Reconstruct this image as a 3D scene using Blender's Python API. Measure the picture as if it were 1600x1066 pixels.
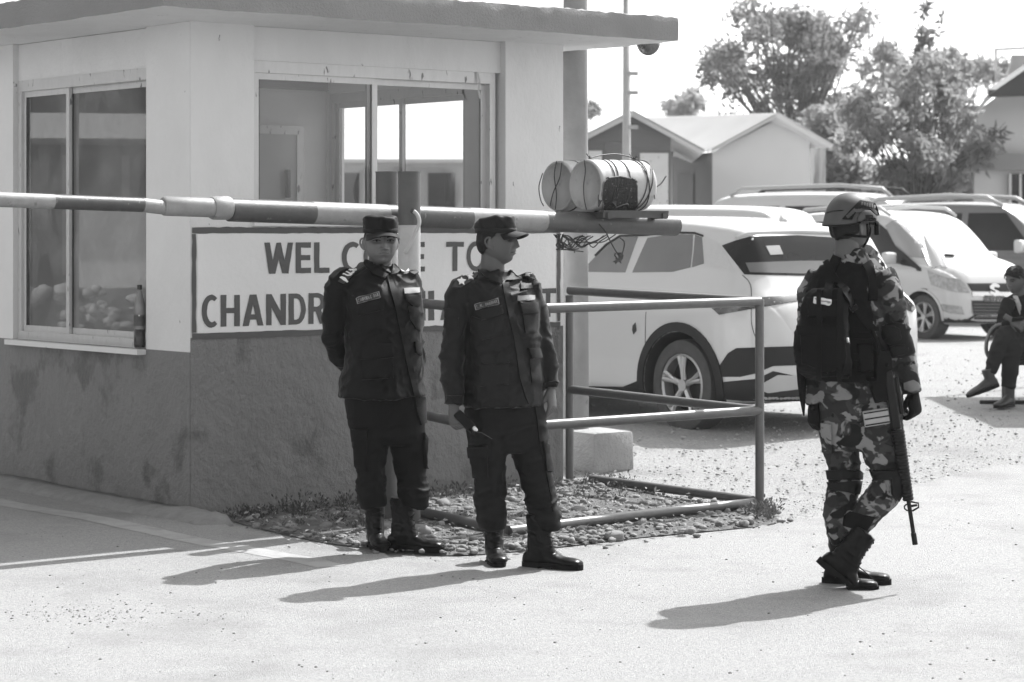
import bpy, bmesh, math, random
import numpy as np
from mathutils import Vector, Matrix, geometry
from mathutils.bvhtree import BVHTree

for _o in list(bpy.data.objects):
    bpy.data.objects.remove(_o)
SC = bpy.context.scene
COL = SC.collection
R = math.radians
random.seed(7)

# ------------------------------------------------------------------ camera
F, H, CX, HY = 3700.0, 1.62, 800.0, 360.0      # focal length in photo pixels, eye height, horizon row
cam_d = bpy.data.cameras.new('camera')
cam = bpy.data.objects.new('camera', cam_d)
COL.objects.link(cam)
cam.location = (0, 0, H)
cam.rotation_euler = (R(90), 0, 0)
cam_d.sensor_width = 36.0
cam_d.lens = F / 1600 * 36
cam_d.shift_y = -(533 - HY) / 1600
cam_d.clip_start = 0.1
cam_d.clip_end = 2000
cam_d.dof.use_dof = True
cam_d.dof.focus_distance = 11.9
cam_d.dof.aperture_fstop = 5.0
SC.camera = cam

# ------------------------------------------------------------------ light
SUN_AZ, SUN_EL = 40.0, 51.5                     # degrees to the right of the view axis, above the horizon
world = bpy.data.worlds.new('World')
SC.world = world
world.use_nodes = True
nt = world.node_tree
nt.nodes.clear()
sky = nt.nodes.new('ShaderNodeTexSky')
sky.sky_type = 'NISHITA'
sky.sun_disc = False
sky.sun_elevation = R(SUN_EL)
sky.sun_rotation = R(SUN_AZ)
sky.air_density = 1.0
sky.dust_density = 2.0
sky.ozone_density = 1.0
bw = nt.nodes.new('ShaderNodeRGBToBW')
bg = nt.nodes.new('ShaderNodeBackground')
bg.inputs['Strength'].default_value = 0.14
wo = nt.nodes.new('ShaderNodeOutputWorld')
nt.links.new(sky.outputs[0], bw.inputs[0])
nt.links.new(bw.outputs[0], bg.inputs['Color'])
nt.links.new(bg.outputs[0], wo.inputs['Surface'])
sun_d = bpy.data.lights.new('sun', 'SUN')
sun_d.energy = 2.7
sun_d.angle = R(0.6)
sun_d.color = (1.0, 1.0, 1.0)
sun = bpy.data.objects.new('sun', sun_d)
COL.objects.link(sun)
S = Vector((math.sin(R(SUN_AZ)) * math.cos(R(SUN_EL)), math.cos(R(SUN_AZ)) * math.cos(R(SUN_EL)), math.sin(R(SUN_EL))))
sun.rotation_euler = S.to_track_quat('Z', 'Y').to_euler()
sun.location = S * 60
SC.view_settings.view_transform = 'Standard'
SC.view_settings.look = 'None'
SC.view_settings.gamma = 1.0
SC.view_settings.use_curve_mapping = False
SC.view_settings.exposure = 1.52
SC.cycles.max_bounces = 6
SC.cycles.adaptive_threshold = 0.02
SC.cycles.transparent_max_bounces = 12
SC.cycles.caustics_reflective = False
SC.cycles.caustics_refractive = False
SC.cycles.use_denoising = True

# ------------------------------------------------------------------ helpers
def P(x, y, Y):
    """photo pixel + distance -> world point"""
    return Vector(((x - CX) / F * Y, Y, H - (y - HY) / F * Y))

def smooth01(a, b, x):
    t = min(1.0, max(0.0, (x - a) / (b - a)))
    return t * t * (3 - 2 * t)

def gz(x, y):
    """height of the ground: the road is level, the car park rises a little behind it"""
    e = smooth01(14.3, 18.0, y) if x > -2.2 else 0.0
    return 0.15 * e + 0.07 * smooth01(18, 32, y)

def G(x, y):
    """photo pixel on the ground -> world point"""
    z = 0.0
    for _ in range(12):
        Y = (H - z) * F / max(1e-3, (y - HY))
        X = (x - CX) / F * Y
        z = gz(X, Y)
    return Vector((X, Y, z))

def vnoise(p, seed=0):
    p = np.asarray(p, float)
    i = np.floor(p).astype(np.int64)
    f = p - i
    u = f * f * f * (f * (f * 6 - 15) + 10)
    def h(ix, iy, iz):
        n = (ix * 374761393 + iy * 668265263 + iz * 2147483647 + seed * 974634777) & 0xffffffff
        n = ((n ^ (n >> 13)) * 1274126177) & 0xffffffff
        n = n ^ (n >> 16)
        return (n & 0xffff) / 32767.5 - 1.0
    x, y, z = i[:, 0], i[:, 1], i[:, 2]
    r = 0
    for dx in (0, 1):
        for dy in (0, 1):
            for dz in (0, 1):
                w = (u[:, 0] if dx else 1 - u[:, 0]) * (u[:, 1] if dy else 1 - u[:, 1]) * (u[:, 2] if dz else 1 - u[:, 2])
                r = r + w * h(x + dx, y + dy, z + dz)
    return r

def fbm(p, oct=3, seed=0):
    p = np.asarray(p, float)
    r, a = 0, 1.0
    for k in range(oct):
        r = r + a * vnoise(p * 2 ** k + k * 17.3, seed + k)
        a *= .5
    return r

ROOTM = {}
def rootmat(o):
    while o.parent is not None:
        o = o.parent
    return ROOTM.get(o.name, Matrix.Identity(4))

def tag(o, label=None, cat=None, group=None, kind=None):
    if label: o['label'] = label
    if cat: o['category'] = cat
    if group: o['group'] = group
    if kind: o['kind'] = kind
    return o

def thing(name, label, cat, loc, rz=0.0, group=None):
    o = bpy.data.objects.new(name, None)
    o.empty_display_size = 0.1
    COL.objects.link(o)
    o.location = loc
    o.rotation_euler = (0, 0, rz)
    ROOTM[o.name] = Matrix.Translation(Vector(loc)) @ Matrix.Rotation(rz, 4, 'Z')
    return tag(o, label, cat, group)

def mk(name, verts, faces, mat, parent=None, smooth=True, world=True, loc=None, fm=None, kind=None):
    """one mesh object. verts are world coordinates unless world=False (then root-local)"""
    me = bpy.data.meshes.new(name)
    o = bpy.data.objects.new(name, me)
    COL.objects.link(o)
    vs = [Vector(v) for v in verts]
    if parent is not None:
        o.parent = parent
        if world:
            inv = rootmat(parent).inverted()
            vs = [inv @ v for v in vs]
    elif loc is not None:
        o.location = loc
        ROOTM[o.name] = Matrix.Translation(Vector(loc))
        if world:
            vs = [v - Vector(loc) for v in vs]
    me.from_pydata([tuple(v) for v in vs], [], [tuple(f) for f in faces])
    mats = mat if isinstance(mat, (list, tuple)) else [mat]
    for m in mats:
        me.materials.append(m)
    if fm is not None:
        me.polygons.foreach_set('material_index', np.array(fm, dtype=np.int32))
    me.update()
    if smooth:
        me.polygons.foreach_set('use_smooth', np.ones(len(me.polygons), dtype=bool))
        if smooth == 'auto':
            try:
                me.set_sharp_from_angle(angle=R(35))
            except Exception:
                pass
    if kind: o['kind'] = kind
    return o

class MB:
    """collects pieces of one mesh"""
    def __init__(s):
        s.v, s.f, s.m = [], [], []
    def add(s, vf, mi=0):
        b = len(s.v)
        s.v += [Vector(q) for q in vf[0]]
        s.f += [tuple(b + i for i in f) for f in vf[1]]
        s.m += [mi] * len(vf[1])
        return s
    def xf(s, M):
        s.v = [M @ q for q in s.v]
        return s
    def mk(s, name, mat, parent=None, **k):
        return mk(name, s.v, s.f, mat, parent, fm=(s.m if isinstance(mat, (list, tuple)) else None), **k)

def box(c, sx, sy, sz, ax=None, bev=0.0):
    """box round centre c, full sizes; ax = (x axis, y axis, z axis)"""
    c = Vector(c)
    ax = ax or (Vector((1, 0, 0)), Vector((0, 1, 0)), Vector((0, 0, 1)))
    if bev <= 0:
        v = [c + ax[0] * (sx / 2 * i) + ax[1] * (sy / 2 * j) + ax[2] * (sz / 2 * k) for i in (-1, 1) for j in (-1, 1) for k in (-1, 1)]
        f = [(0, 1, 3, 2), (4, 6, 7, 5), (0, 4, 5, 1), (2, 3, 7, 6), (0, 2, 6, 4), (1, 5, 7, 3)]
        return v, f
    bm = bmesh.new()
    bmesh.ops.create_cube(bm, size=1)
    for q in bm.verts:
        q.co = Vector((q.co.x * sx, q.co.y * sy, q.co.z * sz))
    bmesh.ops.bevel(bm, geom=list(bm.edges), offset=min(bev, .49 * min(sx, sy, sz)), segments=2, affect='EDGES', profile=.6)
    v = [c + ax[0] * q.co.x + ax[1] * q.co.y + ax[2] * q.co.z for q in bm.verts]
    bm.verts.index_update()
    f = [tuple(q.index for q in g.verts) for g in bm.faces]
    bm.free()
    return v, f

def loft(rings, cap0=True, cap1=True, closed=True):
    v, f = [], []
    n = len(rings[0])
    for r in rings:
        v += [Vector(q) for q in r]
    for k in range(len(rings) - 1):
        for i in range(n if closed else n - 1):
            j = (i + 1) % n
            f.append((k * n + i, k * n + j, (k + 1) * n + j, (k + 1) * n + i))
    if cap0: f.append(tuple(range(n - 1, -1, -1)))
    if cap1: f.append(tuple(range((len(rings) - 1) * n, len(rings) * n)))
    return v, f

def catmull(pts, k=6):
    """smooth a list of tuples/vectors (any length)"""
    a = np.array([list(p) for p in pts], float)
    if len(a) < 3: return a
    e = np.vstack([2 * a[0] - a[1], a, 2 * a[-1] - a[-2]])
    out = []
    for i in range(1, len(e) - 2):
        p0, p1, p2, p3 = e[i - 1], e[i], e[i + 1], e[i + 2]
        for j in range(k):
            t = j / k
            out.append(.5 * ((2 * p1) + (-p0 + p2) * t + (2 * p0 - 5 * p1 + 4 * p2 - p3) * t * t + (-p0 + 3 * p1 - 3 * p2 + p3) * t ** 3))
    out.append(e[-2])
    return np.array(out)

def tube(path, r, n=10, cap=True):
    """tube along points; r a number or one per point"""
    pts = [Vector(p) for p in path]
    rr = r if hasattr(r, '__len__') else [r] * len(pts)
    rings = []
    t0 = (pts[1] - pts[0]).normalized()
    up = Vector((0, 0, 1)) if abs(t0.z) < .9 else Vector((1, 0, 0))
    s = t0.cross(up).normalized()
    for i, p in enumerate(pts):
        t = (pts[min(i + 1, len(pts) - 1)] - pts[max(i - 1, 0)]).normalized()
        s = (s - t * s.dot(t)).normalized()
        w = t.cross(s)
        rings.append([p + s * (math.cos(a) * rr[i]) + w * (math.sin(a) * rr[i]) for a in [2 * math.pi * k / n for k in range(n)]])
    return loft(rings, cap, cap)

def cyl(p0, p1, r0, r1=None, n=20):
    return tube([p0, p1], [r0, r0 if r1 is None else r1], n)

# ------------------------------------------------------------------ materials
MATS = {}
def mat(name, c, rough=.6, var=0.0, vs=4.0, det=5.0, bump=0.0, bs=60.0, metal=0.0, spec=.5, c2=None, thr=None, coat=0.0, stretch=None, sheen=0.0, bdist=.01, trans=0.0):
    """grey procedural principled material. c value; var noise modulation; c2+thr patches of a second value"""
    if name in MATS: return MATS[name]
    m = bpy.data.materials.new(name)
    m.use_nodes = True
    t = m.node_tree
    b = t.nodes['Principled BSDF']
    L = t.links.new
    b.inputs['Roughness'].default_value = rough
    b.inputs['Metallic'].default_value = metal
    b.inputs['Specular IOR Level'].default_value = spec
    b.inputs['Coat Weight'].default_value = coat
    b.inputs['Coat Roughness'].default_value = .05
    b.inputs['Sheen Weight'].default_value = sheen
    b.inputs['Sheen Roughness'].default_value = .35
    tc = t.nodes.new('ShaderNodeTexCoord')
    mp = t.nodes.new('ShaderNodeMapping')
    L(tc.outputs['Object'], mp.inputs[0])
    if stretch: mp.inputs['Scale'].default_value = stretch
    val = None
    def math_(op, a, bb):
        q = t.nodes.new('ShaderNodeMath'); q.operation = op
        for k, s_ in enumerate((a, bb)):
            if isinstance(s_, (int, float)): q.inputs[k].default_value = s_
            else: L(s_, q.inputs[k])
        return q.outputs[0]
    if var > 0:
        n1 = t.nodes.new('ShaderNodeTexNoise')
        n1.inputs['Scale'].default_value = vs
        n1.inputs['Detail'].default_value = det
        n1.inputs['Roughness'].default_value = .6
        L(mp.outputs[0], n1.inputs['Vector'])
        val = math_('MULTIPLY_ADD', n1.outputs['Fac'], 2 * var * c)
        val.node.inputs[2].default_value = c * (1 - var)
    if c2 is not None:
        n2 = t.nodes.new('ShaderNodeTexNoise')
        n2.inputs['Scale'].default_value = thr[0]
        n2.inputs['Detail'].default_value = thr[3] if len(thr) > 3 else 6
        n2.inputs['Roughness'].default_value = .62
        mp2 = t.nodes.new('ShaderNodeMapping'); mp2.inputs['Location'].default_value = (5.2, 1.7, 9.1)
        L(mp.outputs[0], mp2.inputs[0]); L(mp2.outputs[0], n2.inputs['Vector'])
        rp = t.nodes.new('ShaderNodeMapRange')
        rp.inputs['From Min'].default_value = thr[1]; rp.inputs['From Max'].default_value = thr[2]
        L(n2.outputs['Fac'], rp.inputs['Value'])
        mx = t.nodes.new('ShaderNodeMix'); mx.data_type = 'FLOAT'
        L(rp.outputs[0], mx.inputs['Factor'])
        if val is None: mx.inputs['A'].default_value = c
        else: L(val, mx.inputs['A'])
        mx.inputs['B'].default_value = c2
        val = mx.outputs[0]
    if val is None:
        b.inputs['Base Color'].default_value = (c, c, c, 1)
    else:
        cb = t.nodes.new('ShaderNodeCombineColor')
        for k in range(3): L(val, cb.inputs[k])
        L(cb.outputs[0], b.inputs['Base Color'])
    if bump > 0:
        n3 = t.nodes.new('ShaderNodeTexNoise')
        n3.inputs['Scale'].default_value = bs
        n3.inputs['Detail'].default_value = 6
        n3.inputs['Roughness'].default_value = .65
        L(mp.outputs[0], n3.inputs['Vector'])
        bp = t.nodes.new('ShaderNodeBump')
        bp.inputs['Strength'].default_value = bump
        bp.inputs['Distance'].default_value = bdist
        L(n3.outputs['Fac'], bp.inputs['Height'])
        L(bp.outputs[0], b.inputs['Normal'])
    if trans > 0:
        tr = t.nodes.new('ShaderNodeBsdfTranslucent')
        tr.inputs['Color'].default_value = (c * 1.6, c * 1.6, c * 1.6, 1)
        ms = t.nodes.new('ShaderNodeMixShader'); ms.inputs[0].default_value = trans
        L(b.outputs[0], ms.inputs[1]); L(tr.outputs[0], ms.inputs[2])
        L(ms.outputs[0], t.nodes['Material Output'].inputs['Surface'])
    MATS[name] = m
    return m

def glass(name, tint=.75, rough=.01, ior=1.5, dirt=0.0):
    """thin window pane: see-through with Fresnel reflection and a little dust"""
    if name in MATS: return MATS[name]
    m = bpy.data.materials.new(name)
    m.use_nodes = True
    t = m.node_tree
    for n in list(t.nodes):
        if n.type != 'OUTPUT_MATERIAL': t.nodes.remove(n)
    out = [n for n in t.nodes][0]
    L = t.links.new
    tr = t.nodes.new('ShaderNodeBsdfTransparent'); tr.inputs[0].default_value = (tint, tint, tint, 1)
    gl = t.nodes.new('ShaderNodeBsdfGlossy'); gl.inputs['Roughness'].default_value = rough
    fr = t.nodes.new('ShaderNodeFresnel'); fr.inputs['IOR'].default_value = ior
    mx = t.nodes.new('ShaderNodeMixShader')
    L(fr.outputs[0], mx.inputs[0]); L(tr.outputs[0], mx.inputs[1]); L(gl.outputs[0], mx.inputs[2])
    last = mx.outputs[0]
    if dirt > 0:
        tc = t.nodes.new('ShaderNodeTexCoord')
        nz = t.nodes.new('ShaderNodeTexNoise'); nz.inputs['Scale'].default_value = 3.0; nz.inputs['Detail'].default_value = 8
        L(tc.outputs['Object'], nz.inputs['Vector'])
        rp = t.nodes.new('ShaderNodeMapRange'); rp.inputs['From Min'].default_value = .4; rp.inputs['From Max'].default_value = .8
        rp.inputs['To Min'].default_value = dirt * .4; rp.inputs['To Max'].default_value = dirt * 1.6
        L(nz.outputs['Fac'], rp.inputs['Value'])
        df = t.nodes.new('ShaderNodeBsdfDiffuse'); df.inputs[0].default_value = (.5, .5, .5, 1)
        m2 = t.nodes.new('ShaderNodeMixShader')
        L(rp.outputs[0], m2.inputs[0]); L(last, m2.inputs[1]); L(df.outputs[0], m2.inputs[2])
        last = m2.outputs[0]
    L(last, out.inputs['Surface'])
    MATS[name] = m
    return m

# ------------------------------------------------------------------ patches laid on a surface
CAMP = Vector((0, 0, H))
class Surf:
    """a surface to sew things onto (world coordinates)"""
    def __init__(s, obs):
        v, f = [], []
        for o in obs if isinstance(obs, (list, tuple)) else [obs]:
            M = rootmat(o)
            b = len(v)
            v += [M @ q.co for q in o.data.vertices]
            f += [tuple(b + i for i in p.vertices) for p in o.data.polygons]
        s.t = BVHTree.FromPolygons(v, f)
    def hit(s, x, y, Yd):
        d = (P(x, y, 1.0) - CAMP).normalized()
        l, n, i, dist = s.t.ray_cast(CAMP, d)
        if l is None or (Yd is not None and abs(l.y - Yd) > 1.5):
            l, n, i, dist = s.t.find_nearest(P(x, y, Yd if Yd else 12))
        if n.dot(d) > 0: n = -n
        return l, n

def inpoly(p, pl):
    x, y = p; c = False
    for i in range(len(pl)):
        x1, y1 = pl[i]; x2, y2 = pl[i - 1]
        if (y1 > y) != (y2 > y) and x < (x2 - x1) * (y - y1) / (y2 - y1) + x1: c = not c
    return c

def cdt(polys, step=None):
    """triangulate polygon(s) (2D, first outer, others holes) with interior points"""
    vs, es = [], []
    for pl in polys:
        b = len(vs)
        n = len(pl)
        vs += [Vector((p[0], p[1])) for p in pl]
        es += [(b + i, b + (i + 1) % n) for i in range(n)]
    nb = len(vs)
    if step:
        xs = [p[0] for p in polys[0]]; ys = [p[1] for p in polys[0]]
        x = min(xs) + step * .5
        while x < max(xs):
            y = min(ys) + step * .5
            while y < max(ys):
                vs.append(Vector((x + random.uniform(-.01, .01) * step, y + random.uniform(-.01, .01) * step)))
                y += step
            x += step
    r = geometry.delaunay_2d_cdt(vs, es, [], 1, 1e-6)
    v, tr = [(q.x, q.y) for q in r[0]], []
    for q in r[2]:
        c = (sum(v[i][0] for i in q) / 3, sum(v[i][1] for i in q) / 3)
        if sum(inpoly(c, pl) for pl in polys) % 2: tr.append(tuple(q))
    us = sorted(set(i for t in tr for i in t)); ix = {u: k for k, u in enumerate(us)}
    return [v[u] for u in us], [tuple(ix[i] for i in t) for t in tr]

def densify(pl, step, closed=True):
    out = []
    n = len(pl)
    for i in range(n if closed else n - 1):
        a, b = pl[i], pl[(i + 1) % n]
        k = max(1, int(math.hypot(b[0] - a[0], b[1] - a[1]) / step))
        out += [(a[0] + (b[0] - a[0]) * j / k, a[1] + (b[1] - a[1]) * j / k) for j in range(k)]
    if not closed: out.append(pl[-1])
    return out

def patch(name, surf, polys, m, parent, off=.004, step=5.0, Yd=None, puff=0.0, smooth=True, sink=.012, blur=0, keep=False):
    """a piece of stuff of some thickness laid on surf, outline given where it is seen"""
    if not isinstance(polys[0][0], (list, tuple)): polys = [polys]
    pls = [densify(p, step) for p in polys]
    pts, tris = cdt(pls, step)
    if not tris: return None
    hits = [surf.hit(x, y, Yd) for x, y in pts]
    pos = [h[0].copy() for h in hits]
    nor = [h[1].copy() for h in hits]
    edges = {}
    for t in tris:
        for k in range(3):
            e = (t[k], t[(k + 1) % 3])
            edges[tuple(sorted(e))] = None if tuple(sorted(e)) in edges else e
    be = [e for e in edges.values() if e]
    bset = set(i for e in be for i in e)
    if blur:
        nb = {}
        for e in edges:
            nb.setdefault(e[0], []).append(e[1]); nb.setdefault(e[1], []).append(e[0])
        for _ in range(blur):
            q = [p.copy() for p in pos]; qn = [p.copy() for p in nor]
            for i, l in nb.items():
                if i in bset: 
                    qn[i] = (nor[i] + sum((nor[j] for j in l), Vector())) / (len(l) + 1); continue
                q[i] = (pos[i] + sum((pos[j] for j in l), Vector())) / (len(l) + 1)
                qn[i] = (nor[i] + sum((nor[j] for j in l), Vector())) / (len(l) + 1)
            pos, nor = q, [n.normalized() for n in qn]
    n0 = len(pts)
    v = []
    for i in range(n0):
        pf = puff if i not in bset else 0
        v.append(pos[i] + nor[i] * (off + pf))
    f = []
    for t in tris:
        a, b, c = (v[k] for k in t)
        nn = (b - a).cross(c - a)
        f.append(t if nn.dot(nor[t[0]]) > 0 else (t[0], t[2], t[1]))
    idx = {}
    for i in bset:
        idx[i] = len(v)
        v.append(pos[i] - nor[i] * sink)
    ed2 = {}
    for t in f:
        for k in range(3):
            ed2[(t[k], t[(k + 1) % 3])] = 1
    for a, b in be:
        if (a, b) not in ed2: a, b = b, a
        f.append((b, a, idx[a], idx[b]))
    o = mk(name, v, f, m, parent, smooth='auto' if smooth else False)
    return o

def ribbon(surf, pts, w, Yd=None, off=.004):
    """outline polygon of a strip of half width w px along pts"""
    l, r = [], []
    for i, p in enumerate(pts):
        a = pts[max(i - 1, 0)]; b = pts[min(i + 1, len(pts) - 1)]
        d = math.hypot(b[0] - a[0], b[1] - a[1]) or 1
        nx, ny = -(b[1] - a[1]) / d, (b[0] - a[0]) / d
        l.append((p[0] + nx * w, p[1] + ny * w)); r.append((p[0] - nx * w, p[1] - ny * w))
    return l + r[::-1]

# ------------------------------------------------------------------ bold capital letters
def arc(cx, cy, rx, ry, a0, a1, n=14):
    return [(cx + rx * math.cos(R(a0 + (a1 - a0) * i / n)), cy + ry * math.sin(R(a0 + (a1 - a0) * i / n))) for i in range(n + 1)]
def letter(ch, t=.32, h=.18):
    """polygons in the unit box; t = stem width, h = bar height"""
    if ch == 'I': return [[(.0, 0), (1, 0), (1, 1), (.0, 1)]]
    if ch == 'L': return [[(0, 0), (1, 0), (1, h), (t, h), (t, 1), (0, 1)]]
    if ch == 'T': 
        a = .5 - t / 2
        return [[(a, 0), (a + t, 0), (a + t, 1 - h), (1, 1 - h), (1, 1), (0, 1), (0, 1 - h), (a, 1 - h)]]
    if ch == 'E': return [[(0, 0), (1, 0), (1, h), (t, h), (t, .42), (.95, .42), (.95, .42 + h), (t, .42 + h), (t, 1 - h), (1, 1 - h), (1, 1), (0, 1)]]
    if ch == 'H': return [[(0, 0), (t, 0), (t, .42), (1 - t, .42), (1 - t, 0), (1, 0), (1, 1), (1 - t, 1), (1 - t, .42 + h), (t, .42 + h), (t, 1), (0, 1)]]
    if ch == 'N': return [[(0, 0), (t, 0), (t, .55), (1 - t, 0), (1, 0), (1, 1), (1 - t, 1), (1 - t, .45), (t, 1), (0, 1)]]
    if ch == 'M': 
        s = t * .8
        return [[(0, 0), (s, 0), (s, .62), (.5, .12), (1 - s, .62), (1 - s, 0), (1, 0), (1, 1), (1 - s, 1), (.5, .48), (s, 1), (0, 1)]]
    if ch == 'W': return [[(.16, 0), (.38, 0), (.5, .45), (.62, 0), (.84, 0), (1, 1), (.81, 1), (.7, .44), (.58, 1), (.42, 1), (.30, .44), (.19, 1), (0, 1)]]
    if ch == 'A': return [[(0, 0), (.29, 0), (.36, .2), (.64, .2), (.71, 0), (1, 0), (.66, 1), (.34, 1)], [(.41, .36), (.59, .36), (.5, .68)]]
    if ch == 'O': return [arc(.5, .5, .5, .52, 0, 348, 28), arc(.5, .5, .5 - t * .85, .35, 0, 348, 24)]
    if ch == 'C': return [arc(.56, .5, .56, .52, 52, 308, 22) + arc(.6, .5, .6 - t * .95, .35, 300, 60, 18)]
    if ch == 'G': return [arc(.54, .5, .54, .52, 52, 300, 22) + [(1, .1), (1, .5), (.56, .5), (.56, .36), (.72, .36), (.72, .2)] + arc(.58, .5, .58 - t * .95, .34, 290, 60, 16)]
    if ch == 'D': return [[(0, 0), (.45, 0)] + arc(.45, .5, .55, .5, -80, 80, 14) + [(.45, 1), (0, 1)], [(t, .16), (.45, .16)] + arc(.45, .5, .55 - t * .9, .34, -80, 80, 12) + [(.45, .84), (t, .84)]]
    if ch in 'RP':
        ou = [(0, 0), (t, 0)]
        if ch == 'R': ou += [(t, .4), (.42, .4), (.66, 0), (1.02, 0), (.74, .46)]
        else: ou += [(t, .38), (.5, .38)]
        return [ou + arc(.55, .71, .43, .29, -60, 90, 12) + [(0, 1)], [(t, .56), (.5, .56)] + arc(.5, .71, .2, .145, -75, 75, 8) + [(t, .855)]]
    if ch == '.': return [[(.2, 0), (.6, 0), (.6, .2), (.2, .2)]]
    return [[(0, 0), (1, 0), (1, 1), (0, 1)]]
# ================================================================== materials of the place
m_road = mat('road_dust', .305, .92, var=.75, vs=110, det=10, bump=1.0, bs=170, bdist=.010, c2=.20, thr=(1.6, .5, .8, 14))
m_lot = mat('lot_gravel_dust', .325, .95, var=.6, vs=40, det=12, bump=1, bs=50, bdist=.03, c2=.25, thr=(1.3, .52, .72, 12))
m_line = mat('worn_line_paint', .33, .85, var=.25, vs=9, bump=.4, bs=140, bdist=.005, c2=.27, thr=(7, .52, .66))
m_kerb = mat('crumbled_concrete', .26, .95, var=.35, vs=12, bump=1, bs=50, bdist=.02)
m_white = mat('wall_white_paint', .66, .8, var=.13, vs=2.2, det=10, bump=.45, bs=9, bdist=.02, c2=.22, thr=(16, .715, .74, 3), stretch=(1, 1, .55))
m_grey = mat('wall_grey_paint', .175, .62, var=.22, vs=2.4, det=12, bump=.95, bs=9, bdist=.035, c2=.105, thr=(2.2, .545, .61, 14), stretch=(1, 1, .8))
m_fascia = mat('fascia_grey_paint', .20, .7, var=.15, vs=3, bump=.6, bs=70, bdist=.012)
m_signw = mat('sign_white_paint', .74, .7, var=.07, vs=3, bump=.3, bs=30, bdist=.01)
m_signd = mat('sign_dark_paint', .075, .55, var=.15, vs=12, bump=.2, bs=60)
m_alu = mat('aluminium_frame', .55, .42, var=.12, vs=30, metal=.25, c2=.16, thr=(26, .66, .70, 2), stretch=(1, 1, .3))
m_alud = mat('dark_wall_trim', .12, .5)  # dark tone of the trim across the back wall
m_inner = mat('interior_wall', .74, .8, var=.1, vs=2)
m_glass = glass('window_glass', .86, .012, 1.8, .09)
m_glass_d = glass('dusty_window_glass', .82, .012, 2.4, .24)  # dust layer, raised further to lift the brightness of the left window
m_door = mat('interior_door', .4, .6, var=.1, vs=3)
m_steel = mat('dark_steel', .05, .45, var=.25, vs=20, metal=.4)

def sheet(name, x0, x1, y0, y1, nx, ny, zoff, m, f=None, kind='structure'):
    v, fc = [], []
    for j in range(ny + 1):
        for i in range(nx + 1):
            x = x0 + (x1 - x0) * i / nx; y = y0 + (y1 - y0) * j / ny
            v.append((x, y, gz(x, y) + zoff + (f(x, y) if f else 0)))
    for j in range(ny):
        for i in range(nx):
            a = j * (nx + 1) + i
            fc.append((a, a + 1, a + nx + 2, a + nx + 1))
    o = mk(name, v, fc, m, None)
    o['kind'] = kind
    return o

# ground: one sheet to the horizon (fine rows near, coarse far)
ys = [-60, -20, 0] + [2 + .5 * i for i in range(80)] + [45, 55, 70, 100, 160, 300, 600, 1200]
xs = [-600, -250, -100, -50, -25] + [-12 + .75 * i for i in range(33)] + [20, 30, 50, 100, 250, 600]
gv, gf = [], []
_pts = np.array([[x, y, 0] for y in ys for x in xs], float)
_nz = fbm(_pts * .55, 3, 3)
for k, (x, y, _) in enumerate(_pts):
    near = 1.0 if 4 < y < 44 and abs(x) < 13 else 0.0
    gv.append((x, y, gz(x, y) - .012 + near * .012 * _nz[k] * smooth01(13.5, 17, y) * (1 if x > -1.5 else .3)))
n = len(xs)
for j in range(len(ys) - 1):
    for i in range(n - 1):
        a = j * n + i
        gf.append((a, a + 1, a + n + 1, a + n))
mk('ground', gv, gf, m_lot)['kind'] = 'structure'

# road: everything this side of a crumbly edge
edge = [(-900, 700), (0, 752), (150, 782), (297, 806), (345, 818), (430, 838), (500, 852), (600, 868), (700, 880), (800, 872), (900, 862), (1040, 842), (1180, 826), (1260, 812), (1420, 760), (1700, 720), (2600, 690)]
e2 = [(float(a), float(b)) for a, b in catmull(edge, 10)]
rp = []
for k, (x, y) in enumerate(e2):
    g = G(x, y + 2.5 * math.sin(k * 1.7) + random.uniform(-2, 2))
    rp.append((g.x, g.y))
rp = rp + [(30, rp[-1][1]), (30, -30), (-30, -30), (-30, rp[0][1])]
pts, tris = cdt([rp], 1.5)
mk('road', [(x, y, gz(x, y) + .004) for x, y in pts], tris, m_road)['kind'] = 'structure'
# pale edge line worn into the road, seen running out of the booth's shade
def strip(name, c0, w0, m, z, n=40, jit=.006):
    cs = catmull(c0, n // max(1, len(c0) - 1))
    rings = []
    for k in range(len(cs)):
        g = G(*cs[k]); a = G(*cs[max(0, k - 1)]); b = G(*cs[min(len(cs) - 1, k + 1)])
        t = (b - a).normalized(); s = Vector((t.y, -t.x, 0))
        rings.append([Vector((g.x, g.y, 0)) + s * (w0 / 2 + random.uniform(-jit, jit)), Vector((g.x, g.y, 0)) - s * (w0 / 2 + random.uniform(-jit, jit))])
    v, f = [], []
    for r in rings: v += [(q.x, q.y, gz(q.x, q.y) + z) for q in r]
    for k in range(len(rings) - 1): f.append((2 * k, 2 * k + 1, 2 * k + 3, 2 * k + 2))
    o = mk(name, v, f, m); o['kind'] = 'structure'
    return o
strip('road_edge_line', [(-400, 700), (0, 786), (150, 812), (300, 845), (450, 872), (520, 887)], .16, m_line, .0056)
# crumbled concrete edge along the foot of the booth
kv = catmull([(-420, 672), (0, 757), (120, 781), (220, 800), (297, 813), (340, 822)], 10)
rings = []
for k in range(len(kv)):
    g = G(*kv[k]); a = G(*kv[max(0, k - 1)]); b = G(*kv[min(len(kv) - 1, k + 1)])
    t = (b - a).normalized(); s = Vector((t.y, -t.x, 0))
    j = random.uniform(-.012, .012)
    rings.append([Vector((g.x, g.y, z + (random.uniform(-.006, .006) if z > 0 else 0))) + s * (o_ + (j if o_ > 0 else 0)) for o_, z in ((-.10, -.02), (-.10, .05), (-.02, .048), (.05, .036), (.085, .014), (.11, -.02))])
for k_ in (-1, -2, -3): rings[k_] = [Vector((q.x, q.y, q.z - (.06, .035, .012)[-k_ - 1])) for q in rings[k_]]
o = mk('kerb', *loft(rings, False, False, closed=False), m_kerb); o['kind'] = 'structure'

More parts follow.
